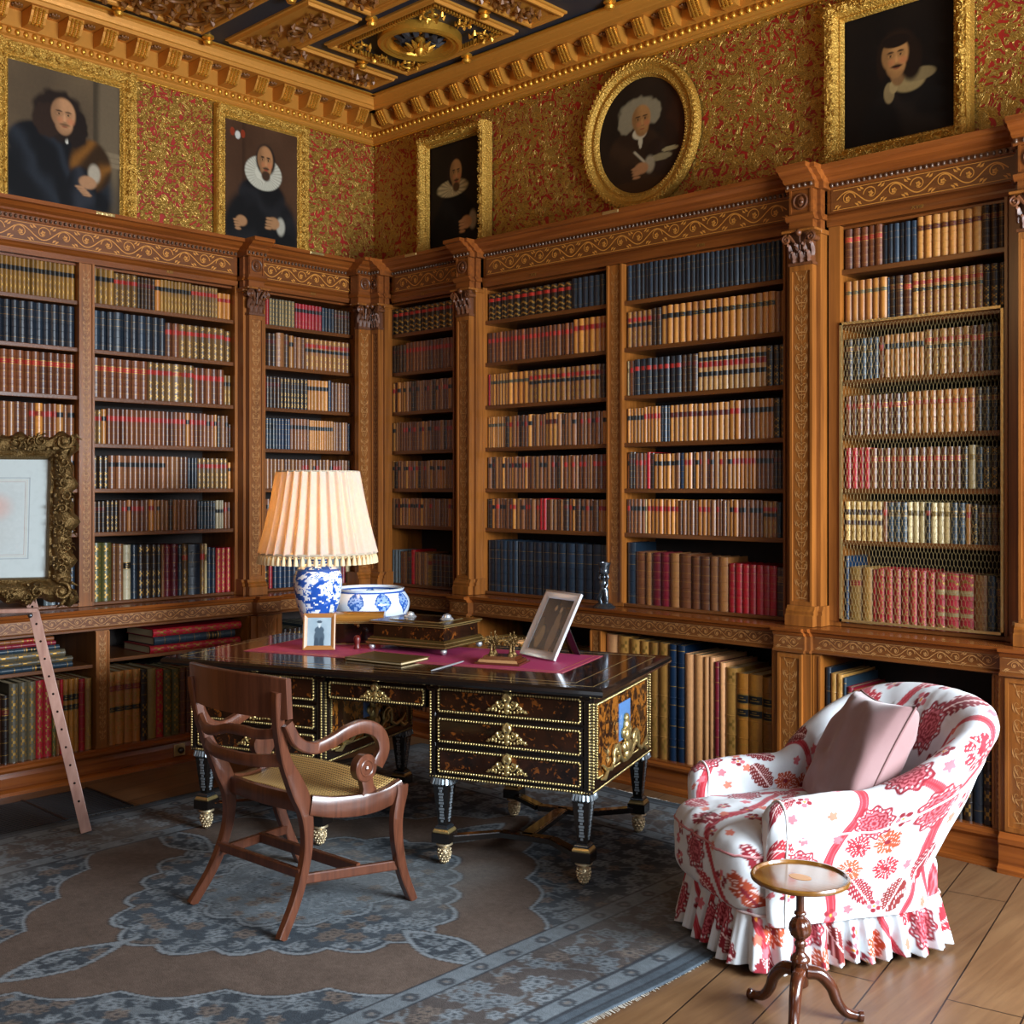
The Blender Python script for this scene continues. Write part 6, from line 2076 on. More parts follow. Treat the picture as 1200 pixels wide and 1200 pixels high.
# local: lean against the back and the far arm
Mx = Matrix.Translation((AO[0], AO[1], 0)) @ R_ @ Matrix.Translation((-.045, -.155, .605)) @ Matrix.Rotation(math.radians(-14), 4, 'Z') @ Matrix.Rotation(math.radians(-62), 4, 'X') @ Matrix.Rotation(math.radians(4), 4, 'Z')
m = MB(); ring = pillow(m, .47, .47, .18, Mx, 44, 3)
loc = aw(-.0, -.06, .45)
o = m.build('cushion', plain('dusty pink silk', '8a6866', .55, 0, (9, .2, .01), .1, Sheen_Weight=.3), loc=loc, smooth=1.3)
tag(o, 'plain dusty pink square cushion leaning in the floral armchair', 'cushion')
m = MB(); m.tube(ring + ring[:1], .0045, 6, cap=False); m.build('piping', plain('dark pink piping', '7c5a58', .7), parent=o, smooth=1.2)

# ================================================================== TRIPOD TABLE
TX, TY = 4.63, -2.215
tb = empty('tripod_table', (TX, TY, 0), 0, 'small round mahogany wine table on a tripod base beside the armchair', 'table')
TW = wood('dark turned mahogany', '26100a', '5a2c16', 2, 1.0, .2, .5)
m = MB(); m.lathe([(0.001, .408), (.06, .408), (.128, .410), (.137, .404), (.142, .408), (.143, .415), (.140, .420), (.134, .420), (.130, .413), (.06, .413), (.001, .413)], seg=56)
tp = m.build('table_top', wood('table top veneer', '4a2a0e', '83571f', 0, 1.0, .14, .6), tb, local=True, smooth=.6)
m = MB(); m.lathe([(.030, .4135), (.029, .4138), (.001, .4138)], seg=32, fn=lambda r, z, a: r * (1 if r < .002 else 1)); o = m.build('inlaid_shell', M['inlay'], tp, local=True); o.scale = (1.15, .8, 1)
m = MB(); m.lathe([(.03, .40), (.016, .398), (.012, .39), (.0125, .385), (.016, .383), (.016, .378), (.0125, .376), (.0115, .345), (.012, .315), (.017, .312), (.018, .306), (.012, .302), (.014, .296)], seg=24)
m.lathe([(.014, .296), (.024, .290), (.031, .275), (.032, .262), (.027, .245), (.016, .235)], seg=48, fn=lambda r, z, a: r * (1 + .055 * math.sin(a * 12 + z * 90)))
m.lathe([(.016, .235), (.013, .228), (.017, .222), (.017, .214), (.013, .210), (.013, .195), (.022, .185), (.028, .178), (.029, .170), (.024, .165), (.024, .10), (.018, .094), (.008, .088), (.001, .086)], seg=24)
m.build('turned_column', TW, tb, local=True, smooth=.9)
for ang in (math.radians(290), math.radians(38), math.radians(176)):
    ca, sa = math.cos(ang), math.sin(ang)
    pr_ = cr([(.018, .135), (.055, .130), (.085, .095), (.100, .055), (.125, .022), (.160, .013), (.178, .014)], 6)if False else [(p.x, p.z) for p in cr([(.018, 0, .138), (.055, 0, .132), (.088, 0, .098), (.104, 0, .058), (.128, 0, .026), (.160, 0, .016), (.180, 0, .015)], 6)]
    n = len(pr_); m = MB(); m.tube([(a * ca, a * sa, b) for a, b in pr_], [.021 - .010 * k / n + (.004 if k > n - 6 else 0) for k in range(n)], 10)
    m.build('leg', TW, tb, local=True, smooth=.9)

# ================================================================== THINGS ON THE DESK
ZT = HT + .0105 + .0017


def stand_frame(name, base, rz, tilt, W, H, fw, th, mat, inner, label, cat, prop=None):
    """standing photo frame; local x = width, faces -y, leans back by tilt"""
    t = empty(name, base, rz, label, cat)
    R = Matrix.Rotation(-tilt, 4, 'X')
    fn = lambda a, b, h: tuple(R @ Vector((a, -h, b)))
    m = MB(); P = rectp(-W / 2, W / 2, 0, H)
    sweep_poly(m, P, [(0, 0), (0, th), (fw * .3, th * 1.25), (fw * .7, th * .9), (fw, th * .5), (fw, 0)], fn)
    i = [m.V(*fn(a, b, 0)) for a, b in P]; m.F(i)
    m.build('frame', mat, t, local=True, smooth=.5)
    mb = MB(lambda a, d, b: fn(a, b, d)); nx, ny = 40, 54
    mb2 = canvas(lambda a, d, b: fn(a, b, d), -W / 2 + fw, W / 2 - fw, fw, H - fw, th * .4, inner, (nx, ny))
    mb2.build('photograph', M['photo'], t, local=True)
    m = MB(); L = H * .75; b0 = R @ Vector((0, 0, L)); 
    e = Vector((0, b0.y + L * .35 + .01, 0)) if prop is None else Vector(prop)
    i = [m.V(b0.x - W * .1, b0.y, b0.z), m.V(b0.x + W * .1, b0.y, b0.z), m.V(W * .15, e.y, .001), m.V(-W * .15, e.y, .001)]
    m.F(i); o = m.build('easel_back', M['ebony'], t, local=True); sd = o.modifiers.new('t', 'SOLIDIFY'); sd.thickness = .003
    return t


M['photo'] = colmat('photographic print', .25, None, 0, .03)


def ph_person(X, Y):
    c = base_bg(X, Y, '8fa2ac', 'a8b8be')
    c = mix(c, np.maximum(ell(X, Y, .5, .30, .22, .30), ell(X, Y, .5, .55, .20, .14)), hx('4a5a66'))
    c = mix(c, ell(X, Y, .38, .05, .1, .25) + ell(X, Y, .6, .05, .1, .25), hx('3c4a56')) if True else c
    c = mix(c, ell(X, Y, .5, .78, .075, .075), hx('b4c0c4')); c = mix(c, ell(X, Y, .5, .85, .11, .05), hx('4a5862')); c = mix(c, ell(X, Y, .5, .68, .03, .05), hx('c8d2d6'))
    return np.clip(c, 0, 1)


def ph_couple(X, Y):
    c = base_bg(X, Y, '2c2018', '40301f')
    c = mix(c, np.maximum(ell(X, Y, .70, .30, .14, .34), ell(X, Y, .68, .60, .09, .16)), hx('77634a'))
    c = mix(c, ell(X, Y, .66, .80, .05, .06), hx('9a8466')); c = mix(c, ell(X, Y, .44, .5, .08, .30), hx('241a14')); c = mix(c, ell(X, Y, .44, .82, .045, .06), hx('94805f'))
    c = mix(c, ell(X, Y, .25, .25, .14, .22), hx('8a7048')); c = mix(c, ell(X, Y, .12, .42, .10, .2) * .6, hx('6a5538'))
    return np.clip(c, 0, 1)


def dwp(px_, py_, z):
    """point at height z seen at that position (plain floor-plan helper, metres)"""
    return px_, py_, z


FRZ = math.radians(32)
stand_frame('silver_photo_frame', (2.925, -1.473, ZT + .001), math.radians(-12), math.radians(28.6), .26, .32, .036, .013, M['silver'], ph_couple, 'large tilted silver frame with a dark portrait photograph on the pink leather', 'photo frame')
stand_frame('wooden_photo_frame', (2.020, -1.995, ZT + .001), math.radians(46), math.radians(12), .150, .170, .020, .010, plain('light walnut frame', 'a8703c', .4), ph_person, 'small wooden frame with a faded photograph of a standing person, before the lamp', 'photo frame')

# lamp ----------------------------------------------------------------------
LX, LY = 1.727, -1.782
lampo = empty('table_lamp', (LX, LY, ZT), 0, 'blue and white porcelain table lamp with a pleated cream shade, lit', 'lamp')
vp = [(.050, .022), (.056, .026), (.060, .05), (.072, .10), (.092, .16), (.108, .22), (.117, .28), (.120, .32), (.118, .355), (.108, .385), (.088, .408), (.060, .422), (.046, .430), (.044, .45)]
vp2 = [(p.x, p.z) for p in cr([(a, 0, b * .9) for a, b in vp], 7)]
wht, blu, bl2 = hx('dfe4ea'), hx('2350a4'), hx('4a78c4')


def vcol(z, a):
    q = vn.fbm(np.array(a * 2.5 + 1.2 * math.sin(z * 30)), np.array(z * 24 + 1.1 * math.sin(a * 3)), 3).item()
    s = math.sin(a * 5 + 9 * math.sin(z * 18) + 6 * q)
    if z < .05 or z > .375: return blu if int(z * 160) % 2 else wht
    if .345 < z < .355: return blu
    if q > .62: return blu
    if q > .50 and s > .1: return bl2 if s < .7 else blu
    if abs(q - .40) < .012: return bl2
    return wht


m = MB(); m.lathe(vp2, seg=120, colf=vcol); m.build('porcelain_vase', M['porcelain'], lampo, local=True, smooth=1.3)
m = MB(); m.lathe([(.062, 0), (.064, .006), (.060, .012), (.056, .016), (.056, .024), (.040, .026)], seg=32); m.build('wooden_stand', M['ebony'], lampo, local=True, smooth=.6)
m = MB(); m.lathe([(.03, .403), (.03, .413), (.012, .418), (.010, .50), (.016, .502), (.016, .545), (.010, .55)], seg=16)
for k in range(3):
    a = k * 2 * PI / 3; m.tube([(0, 0, .80), (.19 * math.cos(a), .19 * math.sin(a), .822)], .002, 5)
m.tube([(.018, 0, .50), (.05, 0, .55), (.06, 0, .66), (.03, 0, .77), (0, 0, .80)], .002, 5); m.tube([(-.018, 0, .50), (-.05, 0, .55), (-.06, 0, .66), (-.03, 0, .77), (0, 0, .80)], .002, 5)
m.build('lamp_fitting', M['brass'], lampo, local=True, smooth=.8)
bulbm = NT('glowing bulb'); bulbm.b.inputs['Emission Color'].default_value = (1, .55, .2, 1); bulbm.b.inputs['Emission Strength'].default_value = 30
m = MB(); m.sph(0, 0, .60, .032, 14, 0, 1, 1, 1.25); m.build('bulb', bulbm.m, lampo, local=True, smooth=1.3)
pl = bpy.data.lights.new('bulb_light', 'POINT'); pl.energy = 26; pl.color = (1, .56, .17); pl.shadow_soft_size = .035
o = bpy.data.objects.new('bulb_light', pl); C.objects.link(o); o.parent = lampo; o.location = (0, 0, .60)


def shade_mat():
    n = NT('pleated cream silk'); n.set(Roughness=.8)
    v = n.coord(); c = n.ramp(n.noise(v, 40, 2), [(.3, hx('d2c9bd')), (.8, hx('ddd4c8'))]); n.l(c, n.b.inputs['Base Color'])
    tr = n.n('ShaderNodeBsdfTranslucent'); tr.inputs[0].default_value = (1.0, .62, .22, 1)
    mx = n.n('ShaderNodeMixShader'); mx.inputs[0].default_value = .40
    out = n.t.nodes['Material Output']; n.l(n.b.outputs[0], mx.inputs[1]); n.l(tr.outputs[0], mx.inputs[2]); n.l(mx.outputs[0], out.inputs[0]); return n.m


m = MB(); rows = []
z0, z1, r0, r1 = .435, .838, .285, .200
NPL = 30
for j in range(25):
    q = j / 24; row = []
    for k in range(NPL * 10):
        a = k * 2 * PI / (NPL * 10); f_ = (k % 10) / 10
        pl_ = .010 * (1.2 - .5 * q) * (math.sin(f_ * 2 * PI) + .25 * math.sin(4 * PI * f_))
        r = r0 + (r1 - r0) * q - .006 * math.sin(PI * q) + pl_
        row.append((r * math.cos(a), r * math.sin(a), z0 + (z1 - z0) * q))
    rows.append(row)
m.grid(rows, closev=True); m.build('lamp_shade', shade_mat(), lampo, local=True, smooth=1.0)
for zz, rr, th_ in ((z0 + .001, r0 + .003, .006), (z1, r1 + .002, .004)):
    m = MB(); m.tube([(rr * math.cos(a * PI / 40), rr * math.sin(a * PI / 40), zz) for a in range(81)], th_, 6, cap=False)
    m.build('shade_braid', plain('grey-cream braid', 'b8a890', .8), lampo, local=True, smooth=1)
m = MB()
for k in range(56):
    a = k * 2 * PI / 56; x, y = (r0 + .002) * math.cos(a), (r0 + .002) * math.sin(a)
    m.tube([(x, y, z0 - .002), (x, y, z0 - .012), (x, y, z0 - .018), (x, y, z0 - .028), (x, y, z0 - .050)], [.002, .004, .008, .0105, .0125], 7)
    m.tube([(x, y, z0 - .004), ((r0 + .002) * math.cos(a + PI / 56), (r0 + .002) * math.sin(a + PI / 56), z0 - .014), ((r0 + .002) * math.cos(a + PI / 28), (r0 + .002) * math.sin(a + PI / 28), z0 - .004)], .002, 4)
m.build('tassel_fringe', plain('cream silk tassels', 'e0c89c', .75), lampo, local=True, smooth=1)

# porcelain bowl --------------------------------------------------------------
BX, BY = 1.665, -1.40
bowl = empty('porcelain_bowl', (BX, BY, ZT), 0, 'wide white porcelain bowl with blue heart-shaped lappets behind the lamp', 'bowl')


def bcol(z, a):
    if z > .178: return hx('d8e2ec')
    k = (a * 9 / PI) % 2 - 1; e = (z - .128) / .045
    if abs(z - .174) < .003: return blu
    if abs(e) < 1:
        w_ = .62 * math.sqrt(max(0, 1 - e * e)) if e > 0 else .62 * (1 + e)
        if abs(k) < w_:
            if abs(k) > w_ - .12 or vn(k * 9 + 30, z * 260).item() > .52: return hx('2e5aa6')
            return hx('8aa8d8')
    if .02 < z < .075 and abs(abs(k) - .55) < .09: return hx('6a90c8')
    if abs(z - .075) < .003: return hx('6a90c8')
    return hx('dbe6f0')


bp = [(.075, 0), (.080, .004), (.082, .012), (.12, .035), (.155, .075), (.168, .11), (.166, .14), (.150, .168), (.142, .178), (.146, .186), (.140, .188), (.137, .180), (.146, .165), (.158, .14), (.160, .11), (.148, .08), (.11, .04), (.001, .02)]
bp2 = [(p.x, p.z) for p in cr([(a * 1.24, 0, b * 1.24) for a, b in bp], 8)]
m = MB(); m.lathe(bp2, seg=240, colf=lambda z, a: bcol(z / 1.24, a)); m.build('bowl_body', M['porcelain'], bowl, local=True, smooth=1.3)

# domed casket -----------------------------------------------------------------
ck = empty('domed_box', (1.955, -1.70, ZT), math.radians(45), 'small domed marquetry box between the lamp and the inkstand chest', 'box')
m = MB(); m.box(-.118, .118, -.062, .062, .004, .105); m.build('box_body', M['casket'] if 'casket' in M else M['tortoise'], ck, local=True, bevel=.002)
m = MB(); pr_ = [(.065 * math.cos(a), .105 + .048 * math.sin(a)) for a in [k * PI / 16 for k in range(17)]]
m.prof(pr_, -.121, .121); m.build('domed_lid', wood('satinwood lid', '5c3614', 'a87430', 0, 1, .2, .6), ck, local=True, smooth=.5)
m = MB()
m.box(-.122, .122, -.066, -.062, 0, .005); m.box(-.121, .121, -.0665, -.0625, .101, .105); m.sph(0, -.066, .090, .008, 8)
for k in range(30): m.box(-.117 + k * .008, -.113 + k * .008, -.0665, -.062, .108, .112)
m.build('brass_fittings', M['brass'], ck, local=True)

# inkstand chest ---------------------------------------------------------------
ik = empty('inkstand_chest', (2.325, -1.60, ZT), math.radians(14), 'large brass-inlaid boulle inkstand chest on silver ball feet', 'inkstand')
m = MB(); w2, d2 = .190, .145
def slab(mb, w_, d_, z0_, w3, d3, z1_, mat=0):
    i = [mb.V(sx * w_, sy * d_, z0_) for sx, sy in ((-1, -1), (1, -1), (1, 1), (-1, 1))]; j = [mb.V(sx * w3, sy * d3, z1_) for sx, sy in ((-1, -1), (1, -1), (1, 1), (-1, 1))]
    for k in range(4): mb.F((i[k], i[(k + 1) % 4], j[(k + 1) % 4], j[k]), mat)
    mb.F(i[::-1], mat); mb.F(j, mat)
slab(m, w2 + .03, d2 + .03, .022, w2 + .03, d2 + .03, .034); slab(m, w2 + .027, d2 + .027, .034, w2 + .014, d2 + .014, .050); slab(m, w2 + .006, d2 + .006, .050, w2 + .004, d2 + .004, .095, 1)
slab(m, w2 + .010, d2 + .010, .095, w2 + .020, d2 + .020, .103); slab(m, w2 + .020, d2 + .020, .103, w2 + .020, d2 + .020, .109)
m.build('chest_body', [M['boulle'] if 'boulle' in M else M['ebony'], M['tortoise']], ik, local=True)
m = MB()
for zz, e in ((.028, .0305), (.040, .024), (.098, .014), (.106, .0205)):
    for sx in (-1, 1): m.box(sx * (w2 + e) - .001, sx * (w2 + e) + .001, -d2 - e, d2 + e, zz - .0015, zz + .0015)
    for sy in (-1, 1): m.box(-w2 - e, w2 + e, sy * (d2 + e) - .001, sy * (d2 + e) + .001, zz - .0015, zz + .0015)
m.box(-w2 * .75, w2 * .75, -d2 * .7, d2 * .7, .109, .1105)
m.build('brass_inlay', M['brass'], ik, local=True)
m = MB(); slab(m, w2 * .70, d2 * .65, .1105, w2 * .70, d2 * .65, .112); m.build('pen_tray', M['tortoise'], ik, local=True)
for sx in (-1, 1):
    m = MB(); m.lathe([(.030, .109), (.032, .113), (.026, .118), (.022, .119), (.018, .128), (.006, .132), (.001, .133)], sx * .105, .02, 0, 20); m.build('inkwell_lid', M['silver'], ik, local=True, smooth=.8)
for sx in (-1, 1):
    for sy in (-1, 1):
        m = MB(); m.sph(sx * (w2 + .01), sy * (d2 + .01), .012, .0135, 12, 0, 1.2, 1.2, .9); m.build('ball_foot', M['silver'], ik, local=True, smooth=1.3)

ik.scale = (1, 1, 1.25)
# red wax-like seal stamp lying between box and chest
t = empty('red_seal_handle', (2.115, -1.845, ZT), 0, 'small dark red rounded seal handle between domed box and inkstand chest', 'seal')
m = MB(); m.lathe([(.015, .0), (.017, .006), (.013, .014), (.014, .03), (.017, .045), (.014, .058), (.006, .064), (.001, .065)], seg=18); m.build('handle', plain('dark red lacquer', '5a140e', .4), t, local=True, smooth=1)

# leather blotter folder ---------------------------------------------------------
t = empty('blotter_folder', (2.475, -1.965, ZT), math.radians(12), 'dark green-brown leather folder lying at the front edge of the desk', 'folder')
m = MB(); m.box(-.125, .125, -.085, .085, .010, .014); m.box(-.125, .125, -.085, .085, .0, .003); m.box(-.125, -.118, -.085, .085, .0, .014); m.build('cover', plain('gilt-edged brown leather', '4a3a1c', .35), t, local=True, bevel=.001)
m = MB(); m.box(-.116, .12, -.080, .08, .003, .010); m.build('paper_leaves', M['paper'], t, local=True)
m = MB()
for q in ((-.12, .12, -.081, -.079), (-.12, .12, .079, .081), (-.121, -.119, -.08, .08), (.119, .121, -.08, .08)): m.box(*q, .014, .0144)
m.build('gilt_line', M['gilt'], t, local=True)

# paper knife --------------------------------------------------------------------
t.scale = (1.25, 1.2, 1)
t = empty('paper_knife', (2.80, -1.905, ZT), math.radians(108), 'long pale ivory-coloured paper knife on the desk edge', 'paper knife')
m = MB(); secs = []
for k in range(17):
    s = -.14 + .28 * k / 16; w_ = .012 * (min(1, (k + .4) / 3)) ** .5 * (1 if k < 12 else 1 - .0 * (k - 12)); w_ *= (1 if k < 14 else (.9, .7, .35)[k - 14])
    secs.append([(s, -w_, .002), (s, 0, .0005), (s, w_, .002), (s, 0, .0045)])
m.rings(None, secs); m.build('blade', plain('pale bone', 'c8d0d6', .3), t, local=True, smooth=1)

# pen stand ------------------------------------------------------------------------
t = empty('pen_stand', (2.905, -1.68, ZT), math.radians(24), 'chased gilt stand with two coral-like crests on a stepped wooden base', 'pen stand')
m = MB(); slab(m, .078, .062, 0, .078, .062, .007); slab(m, .070, .054, .007, .066, .050, .016); slab(m, .058, .042, .016, .054, .038, .026); m.build('stepped_base', plain('tortoiseshell base', '4a2210', .2, Coat_Weight=.5), t, local=True)
for sx in (-1, 1):
    m = MB(); cx = sx * .034
    for sy in (-1, 1):
        m.tube([(cx, sy * .018, .026), (cx, sy * .016, .055), (cx, sy * .006, .070)], [.006, .0035, .003], 8); m.lathe([(.012, .026), (.008, .034), (.004, .042)], cx, sy * .018, 0, 12)
        for q in range(7):
            a = PI * q / 6; L_q = .024 + .010 * (q % 2); ex = cx + L_q * math.cos(a); ez = .064 + L_q * 1.1 * math.sin(a); yy = sy * (.008 + .012 * (q % 2))
            m.tube([(cx, sy * .008, .060), ((cx + ex) / 2, yy, (.060 + ez) / 2 + .004), (ex, yy, ez)], [.0022, .002, .0016], 5); m.sph(ex, yy, ez, .0036, 6)
            m.sph((cx + ex) / 2 + .004, yy, (.060 + ez) / 2 + .010, .003, 6); m.sph((cx + ex) / 2 - .004, yy, (.060 + ez) / 2 - .002, .003, 6)
    m.build('gilt_crest', M['gold_dark'], t, local=True, smooth=1)

t.scale = (1.3, 1.2, 1.3)
# ================================================================== STATUETTE ON THE LEDGE
t = empty('figure_candlestick', (2.475, -.445, .905), 0, 'dark silvered figure candlestick standing on the ledge between two bays', 'candlestick')
t.scale = (1.15, 1.15, .95)
m = MB(); m.lathe([(.052, 0), (.054, .004), (.050, .012), (.040, .018), (.038, .024), (.030, .028), (.012, .030)], seg=28); m.build('round_base', M['pewter'], t, local=True, smooth=.8)
m = MB()
for pts, rs_ in (([(.012, 0, .028), (.016, -.004, .055), (.010, 0, .080), (.002, 0, .105)], [.008, .010, .011, .016]), ([(-.014, -.006, .028), (-.020, -.012, .055), (-.010, -.004, .082), (0, 0, .105)], [.008, .010, .012, .015]),
                ([(0, 0, .100), (-.003, .002, .125), (-.002, 0, .150), (0, 0, .165)], [.016, .015, .018, .010]), ([(.014, 0, .155), (.024, -.008, .135), (.020, -.014, .115)], [.007, .006, .005]),
                ([(-.014, 0, .155), (-.026, -.004, .170), (-.018, 0, .190)], [.007, .006, .005]), ([(.014, 0, .155), (.024, 0, .172), (.016, 0, .192)], [.006, .005, .005])):
    m.tube(pts, [q * 1.3 for q in rs_], 10)
m.sph(0, -.002, .176, .013, 10); m.tube([(-.01, .012, .15), (-.022, .020, .11), (-.018, .016, .06)], [.008, .012, .006], 8)
m.build('figure', M['pewter'], t, local=True, smooth=1.2)
m = MB(); m.lathe([(.012, .188), (.022, .192), (.026, .20), (.024, .212), (.026, .235), (.031, .255), (.031, .258), (.022, .258), (.020, .21), (.001, .208)], seg=24); m.build('candle_cup', M['pewter'], t, local=True, smooth=.9)

# ================================================================== EASEL AND FRAMED DRAWING
n_ = Vector((.866, -.5, 0)); lft = Vector((-.5, -.866, 0)); up = Vector((0, 0, 1))
eas = empty('wooden_easel', (1.46, -2.85, .018), 0, 'pale wooden easel with peg holes holding the framed drawing at left', 'easel')
EB = Vector((1.46, -2.85, .018))


def legmesh(f0, f1, w_=.046, th=.018, holes=True, name='easel_leg'):
    f0, f1 = Vector(f0), Vector(f1); m = MB(); ax = (f1 - f0).normalized(); sd = (lft - ax * lft.dot(ax)).normalized(); fr_ = sd.cross(ax)
    secs = [[tuple(p - EB + sd * a * w_ / 2 + fr_ * b * th / 2) for a, b in ((-1, -1), (1, -1), (1, 1), (-1, 1))] for p in (f0, f1)]
    m.rings(None, secs); o = m.build(name, M['easel_wood'], eas, local=True, bevel=.002)
    if holes:
        L = (f1 - f0).length; k = .14
        m = MB()
        while k < L - .05:
            for b in (-1, 1):
                c = f0 + ax * k - EB + fr_ * b * th * .5
                q = [tuple(c + (sd * math.cos(a * PI / 6) + ax * math.sin(a * PI / 6)) * .0052 + fr_ * b * .0006) for a in range(12)]
                i = [m.V(*p) for p in q]; m.F(i)
            k += .082
        m.build('peg_hole', M['ebony'], o, local=True)
    return o


M['easel_wood'] = wood('pale reddish easel wood', '8a5f50', 'b38c7c', 2, 1, .4, .1)
base = Vector((1.46, -2.85, .018))
dirv = (-n_ * .22 + lft * .25 + up).normalized()
topR = base + dirv * (1.0 / dirv.z)
legmesh(base, base + dirv * 1.45)
dl_ = (-n_ * .22 - lft * .25 + up).normalized(); bl = base + lft * 1.0
legmesh(bl, bl + dl_ * 1.45)
bk = base + lft * .5 - n_ * .62
legmesh(bk, base + lft * .5 + (-n_ * .22 + up) * 1.6, .03, .02, False, 'rear_leg')
m = MB()
c0 = topR - lft * .03 + n_ * .03 - up * .022 - EB; c1 = topR + lft * .62 + n_ * .03 - up * .022 - EB
m.rings(None, [[tuple(p + n_ * a * .035 + up * b * .009) for a, b in ((-1, -1), (1, -1), (1, 1), (-1, 1))] for p in (c0, c1)])
m.build('ledge', M['easel_wood'], eas, local=True, bevel=.002)
for k in (0, .5):
    c = topR + lft * k + n_ * .015 - up * .045 - EB
    m = MB(); m.tube([tuple(c - n_ * .03), tuple(c + n_ * .045)], .007, 8); m.sph(*(c + n_ * .05), .011, 10); m.build('peg', M['pewter'], eas, local=True, smooth=1)
# framed drawing
FW_, FH_, ff_ = .86, .80, .125
fo = topR - lft * .185 + n_ * .03 + up * .0
upl = (up - n_ * .20).normalized(); nl = lft.cross(upl); nl = nl if nl.dot(n_) > 0 else -nl
pic = empty('framed_drawing', tuple(fo), 0, 'drawing in a white mount and ornate dark gilt rococo frame on the easel', 'picture')
fn = lambda a, b, h: tuple(lft * a + upl * b + nl * (.004 + h))
FRM = lambda a, d, b: fn(a, b, d)
m = MB(); P = rectp(0, FW_, 0, FH_)


def rocdisp(s, t, loc, L):
    e = math.sin(PI * min(1, t * 1.05)); c = abs(math.sin(s * 26)) * .5 + abs(math.sin(s * 61 + 6 * t)) * .45
    n = float(vn(s * 46, t * 6)) - .5; corner = max(0, 1 - min(loc, L - loc) / .12); mid = max(0, 1 - abs(loc - L / 2) / .10)
    return .010 * e * (c + n * 1.2 + corner * 1.3 + mid * .9)


Pd = []
for i in range(4):
    A, B_ = P[i], P[(i + 1) % 4]; L = math.hypot(B_[0] - A[0], B_[1] - A[1]); k = int(L / .02)
    ex, ey = (B_[0] - A[0]) / L, (B_[1] - A[1]) / L; nx_, ny_ = ey, -ex
    for q in range(k):
        s = q * L / k; w_ = .012 * math.sin(s * 34) + .010 * math.sin(s * 71 + i); cm = min(s, L - s)
        w_ += .012 * max(0, 1 - cm / .10) + .014 * max(0, 1 - abs(s - L / 2) / .09) - .012
        Pd.append((A[0] + ex * s + nx_ * w_, A[1] + ey * s + ny_ * w_))
# ornate outer edge lofted to the straight inner edge
rows = []; prof_ = [(0, 0.0), (0, .02), (.12, .045), (.26, .058), (.40, .055), (.54, .050), (.66, .036), (.78, .026), (.86, .034), (.92, .028), (1.0, .012), (1.0, 0)]
inn = []
for (a, b) in Pd:
    inn.append((min(max(a, ff_), FW_ - ff_), min(max(b, ff_), FH_ - ff_)))
acc = [0]
for k in range(1, len(Pd)): acc.append(acc[-1] + math.hypot(Pd[k][0] - Pd[k - 1][0], Pd[k][1] - Pd[k - 1][1]))
for j, (t_, h) in enumerate(prof_):
    row = []
    for k, (p, q) in enumerate(zip(Pd, inn)):
        s = acc[k] % (FW_ if (k // 43) % 2 == 0 else FH_); L = FW_
        hh = h + (rocdisp(acc[k], t_, min(math.hypot(*[p[0] - c_[0], p[1] - c_[1]]) for c_ in ((0, 0), (FW_, 0), (FW_, FH_), (0, FH_))), .8) if 0 < t_ < .8 else 0)
        row.append(fn(p[0] + (q[0] - p[0]) * t_, p[1] + (q[1] - p[1]) * t_, hh))
    rows.append(row)
m.grid(rows, closev=True)
# applied scrolls and leaves
rs = random.Random(4)


def roc(a, b, r, a0, sg):
    p = spiral(a, b, r, 1.3, a0, sg, 20); m.tube([fn(x, y, .068 + .012 * k / 20) for k, (x, y) in enumerate(p)], [r * .26 * (1 - .5 * k / 20) for k in range(21)], 7)
    for k in range(5):
        an = a0 + sg * k * .75; m.tube([fn(a + r * math.cos(an), b + r * math.sin(an), .064), fn(a + r * 1.35 * math.cos(an + .25), b + r * 1.35 * math.sin(an + .25), .074), fn(a + r * 1.75 * math.cos(an + .6), b + r * 1.75 * math.sin(an + .6), .05)], [r * .12, r * .2, r * .05], 6)


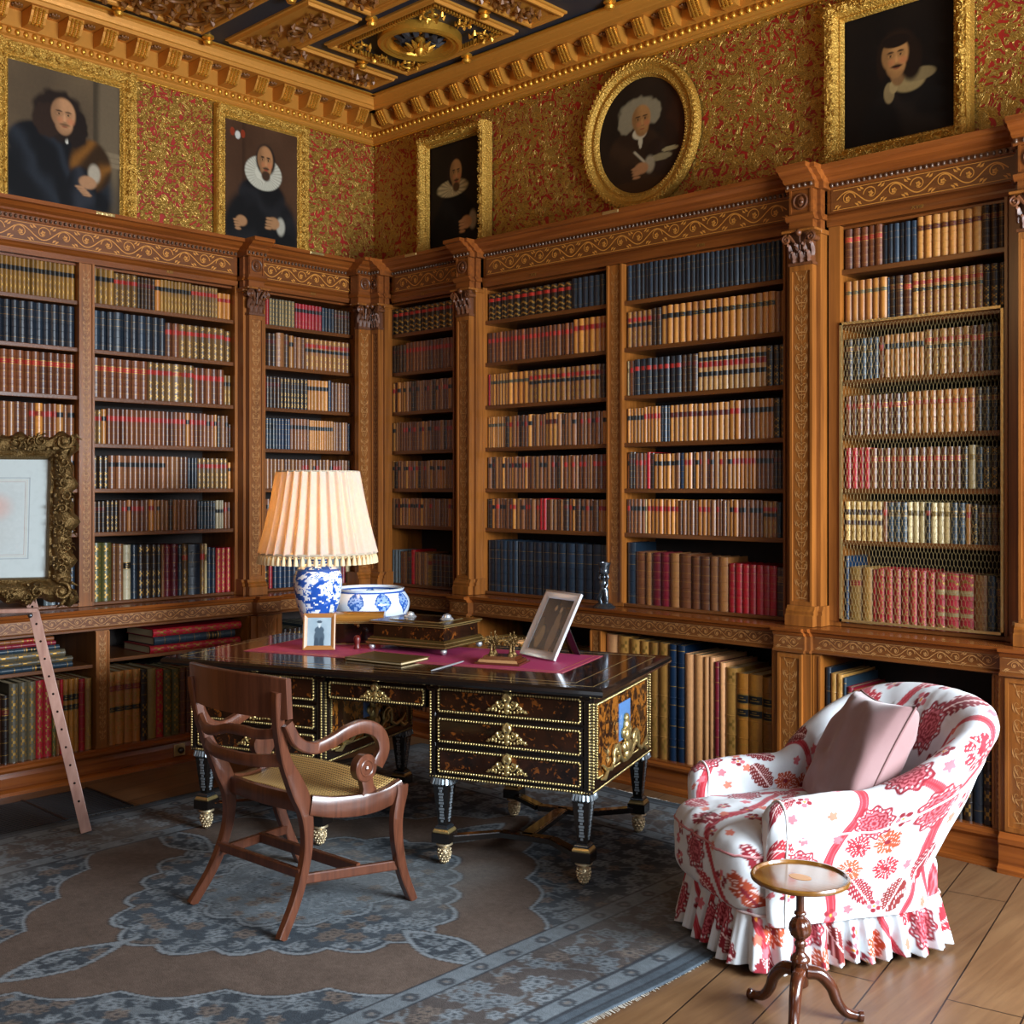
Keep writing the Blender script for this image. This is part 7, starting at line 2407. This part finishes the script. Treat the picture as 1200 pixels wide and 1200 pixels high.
for (cx, cy) in ((.05, .05), (FW_ - .05, .05), (.05, FH_ - .05), (FW_ - .05, FH_ - .05)):
    roc(cx, cy, .042, rs.uniform(0, 6), 1); m.sph(*fn(cx, cy, .07), .022, 8)
    sx = 1 if cx < .4 else -1; sy = 1 if cy < .4 else -1
    roc(cx + sx * .10, cy, .026, PI / 2, -sx); roc(cx, cy + sy * .10, .026, 0, sy)
for k in range(8):
    for cy in (.045, FH_ - .045): roc(.19 + k * .069, cy + rs.uniform(-.02, .02), rs.uniform(.018, .027), rs.uniform(0, 6), rs.choice((-1, 1)))
    for cx in (.045, FW_ - .045): roc(cx + rs.uniform(-.02, .02), .19 + k * .060, rs.uniform(.018, .027), rs.uniform(0, 6), rs.choice((-1, 1)))
for k in range(40):
    t_ = rs.random(); sx = rs.choice((.085, FW_ - .085)); m.sph(*fn(sx, .1 + t_ * (FH_ - .2), .058), rs.uniform(.006, .012), 6); m.sph(*fn(.1 + t_ * (FW_ - .2), rs.choice((.085, FH_ - .085)), .058), rs.uniform(.006, .012), 6)
m.build('rococo_frame', M['gold_dark'], pic, local=True, smooth=.9)
m = MB(FRM); m.box(ff_ - .005, FW_ - ff_ + .005, -.003, .008, ff_ - .005, FH_ - ff_ + .005)
mt = m.build('mount_board', M['white_cloth'], pic, local=True)
m = MB(FRM)
a, b = ff_ + .085, FH_ - ff_ - .085; a2, b2 = ff_ + .075, FW_ - ff_ - .075
for e, w_, col in ((0, .0035, '8c9498'), (.012, .0015, 'b8a890'), (.02, .0012, 'a0705c')):
    for q in ((a2 + e, b2 - e, a + e, a + e + w_), (a2 + e, b2 - e, b - e - w_, b - e), (a2 + e, a2 + e + w_, a + e, b - e), (b2 - e - w_, b2 - e, a + e, b - e)):
        m.box(q[0], q[1], .008, .0086, q[2], q[3], 0, hx(col))
m.build('ruled_lines', M['vcol'], mt, local=True)
def drw(X, Y):
    c = base_bg(X, Y, 'a6aead', 'b2b9b7'); c = mix(c, ell(X, Y, .30, .66, .16, .17, .6) * .5, hx('c08878')); c = mix(c, ell(X, Y, .33, .60, .05, .06, .6) * .6, hx('8c5848')); c = mix(c, ell(X, Y, .5, .30, .3, .25, .8) * .3, hx('a8a49c'))
    return np.clip(c, 0, 1)
canvas(FRM, a2 + .03, b2 - .03, a + .03, b - .03, .0084, drw, (40, 40)).build('drawing', M['vcol'], pic, local=True)
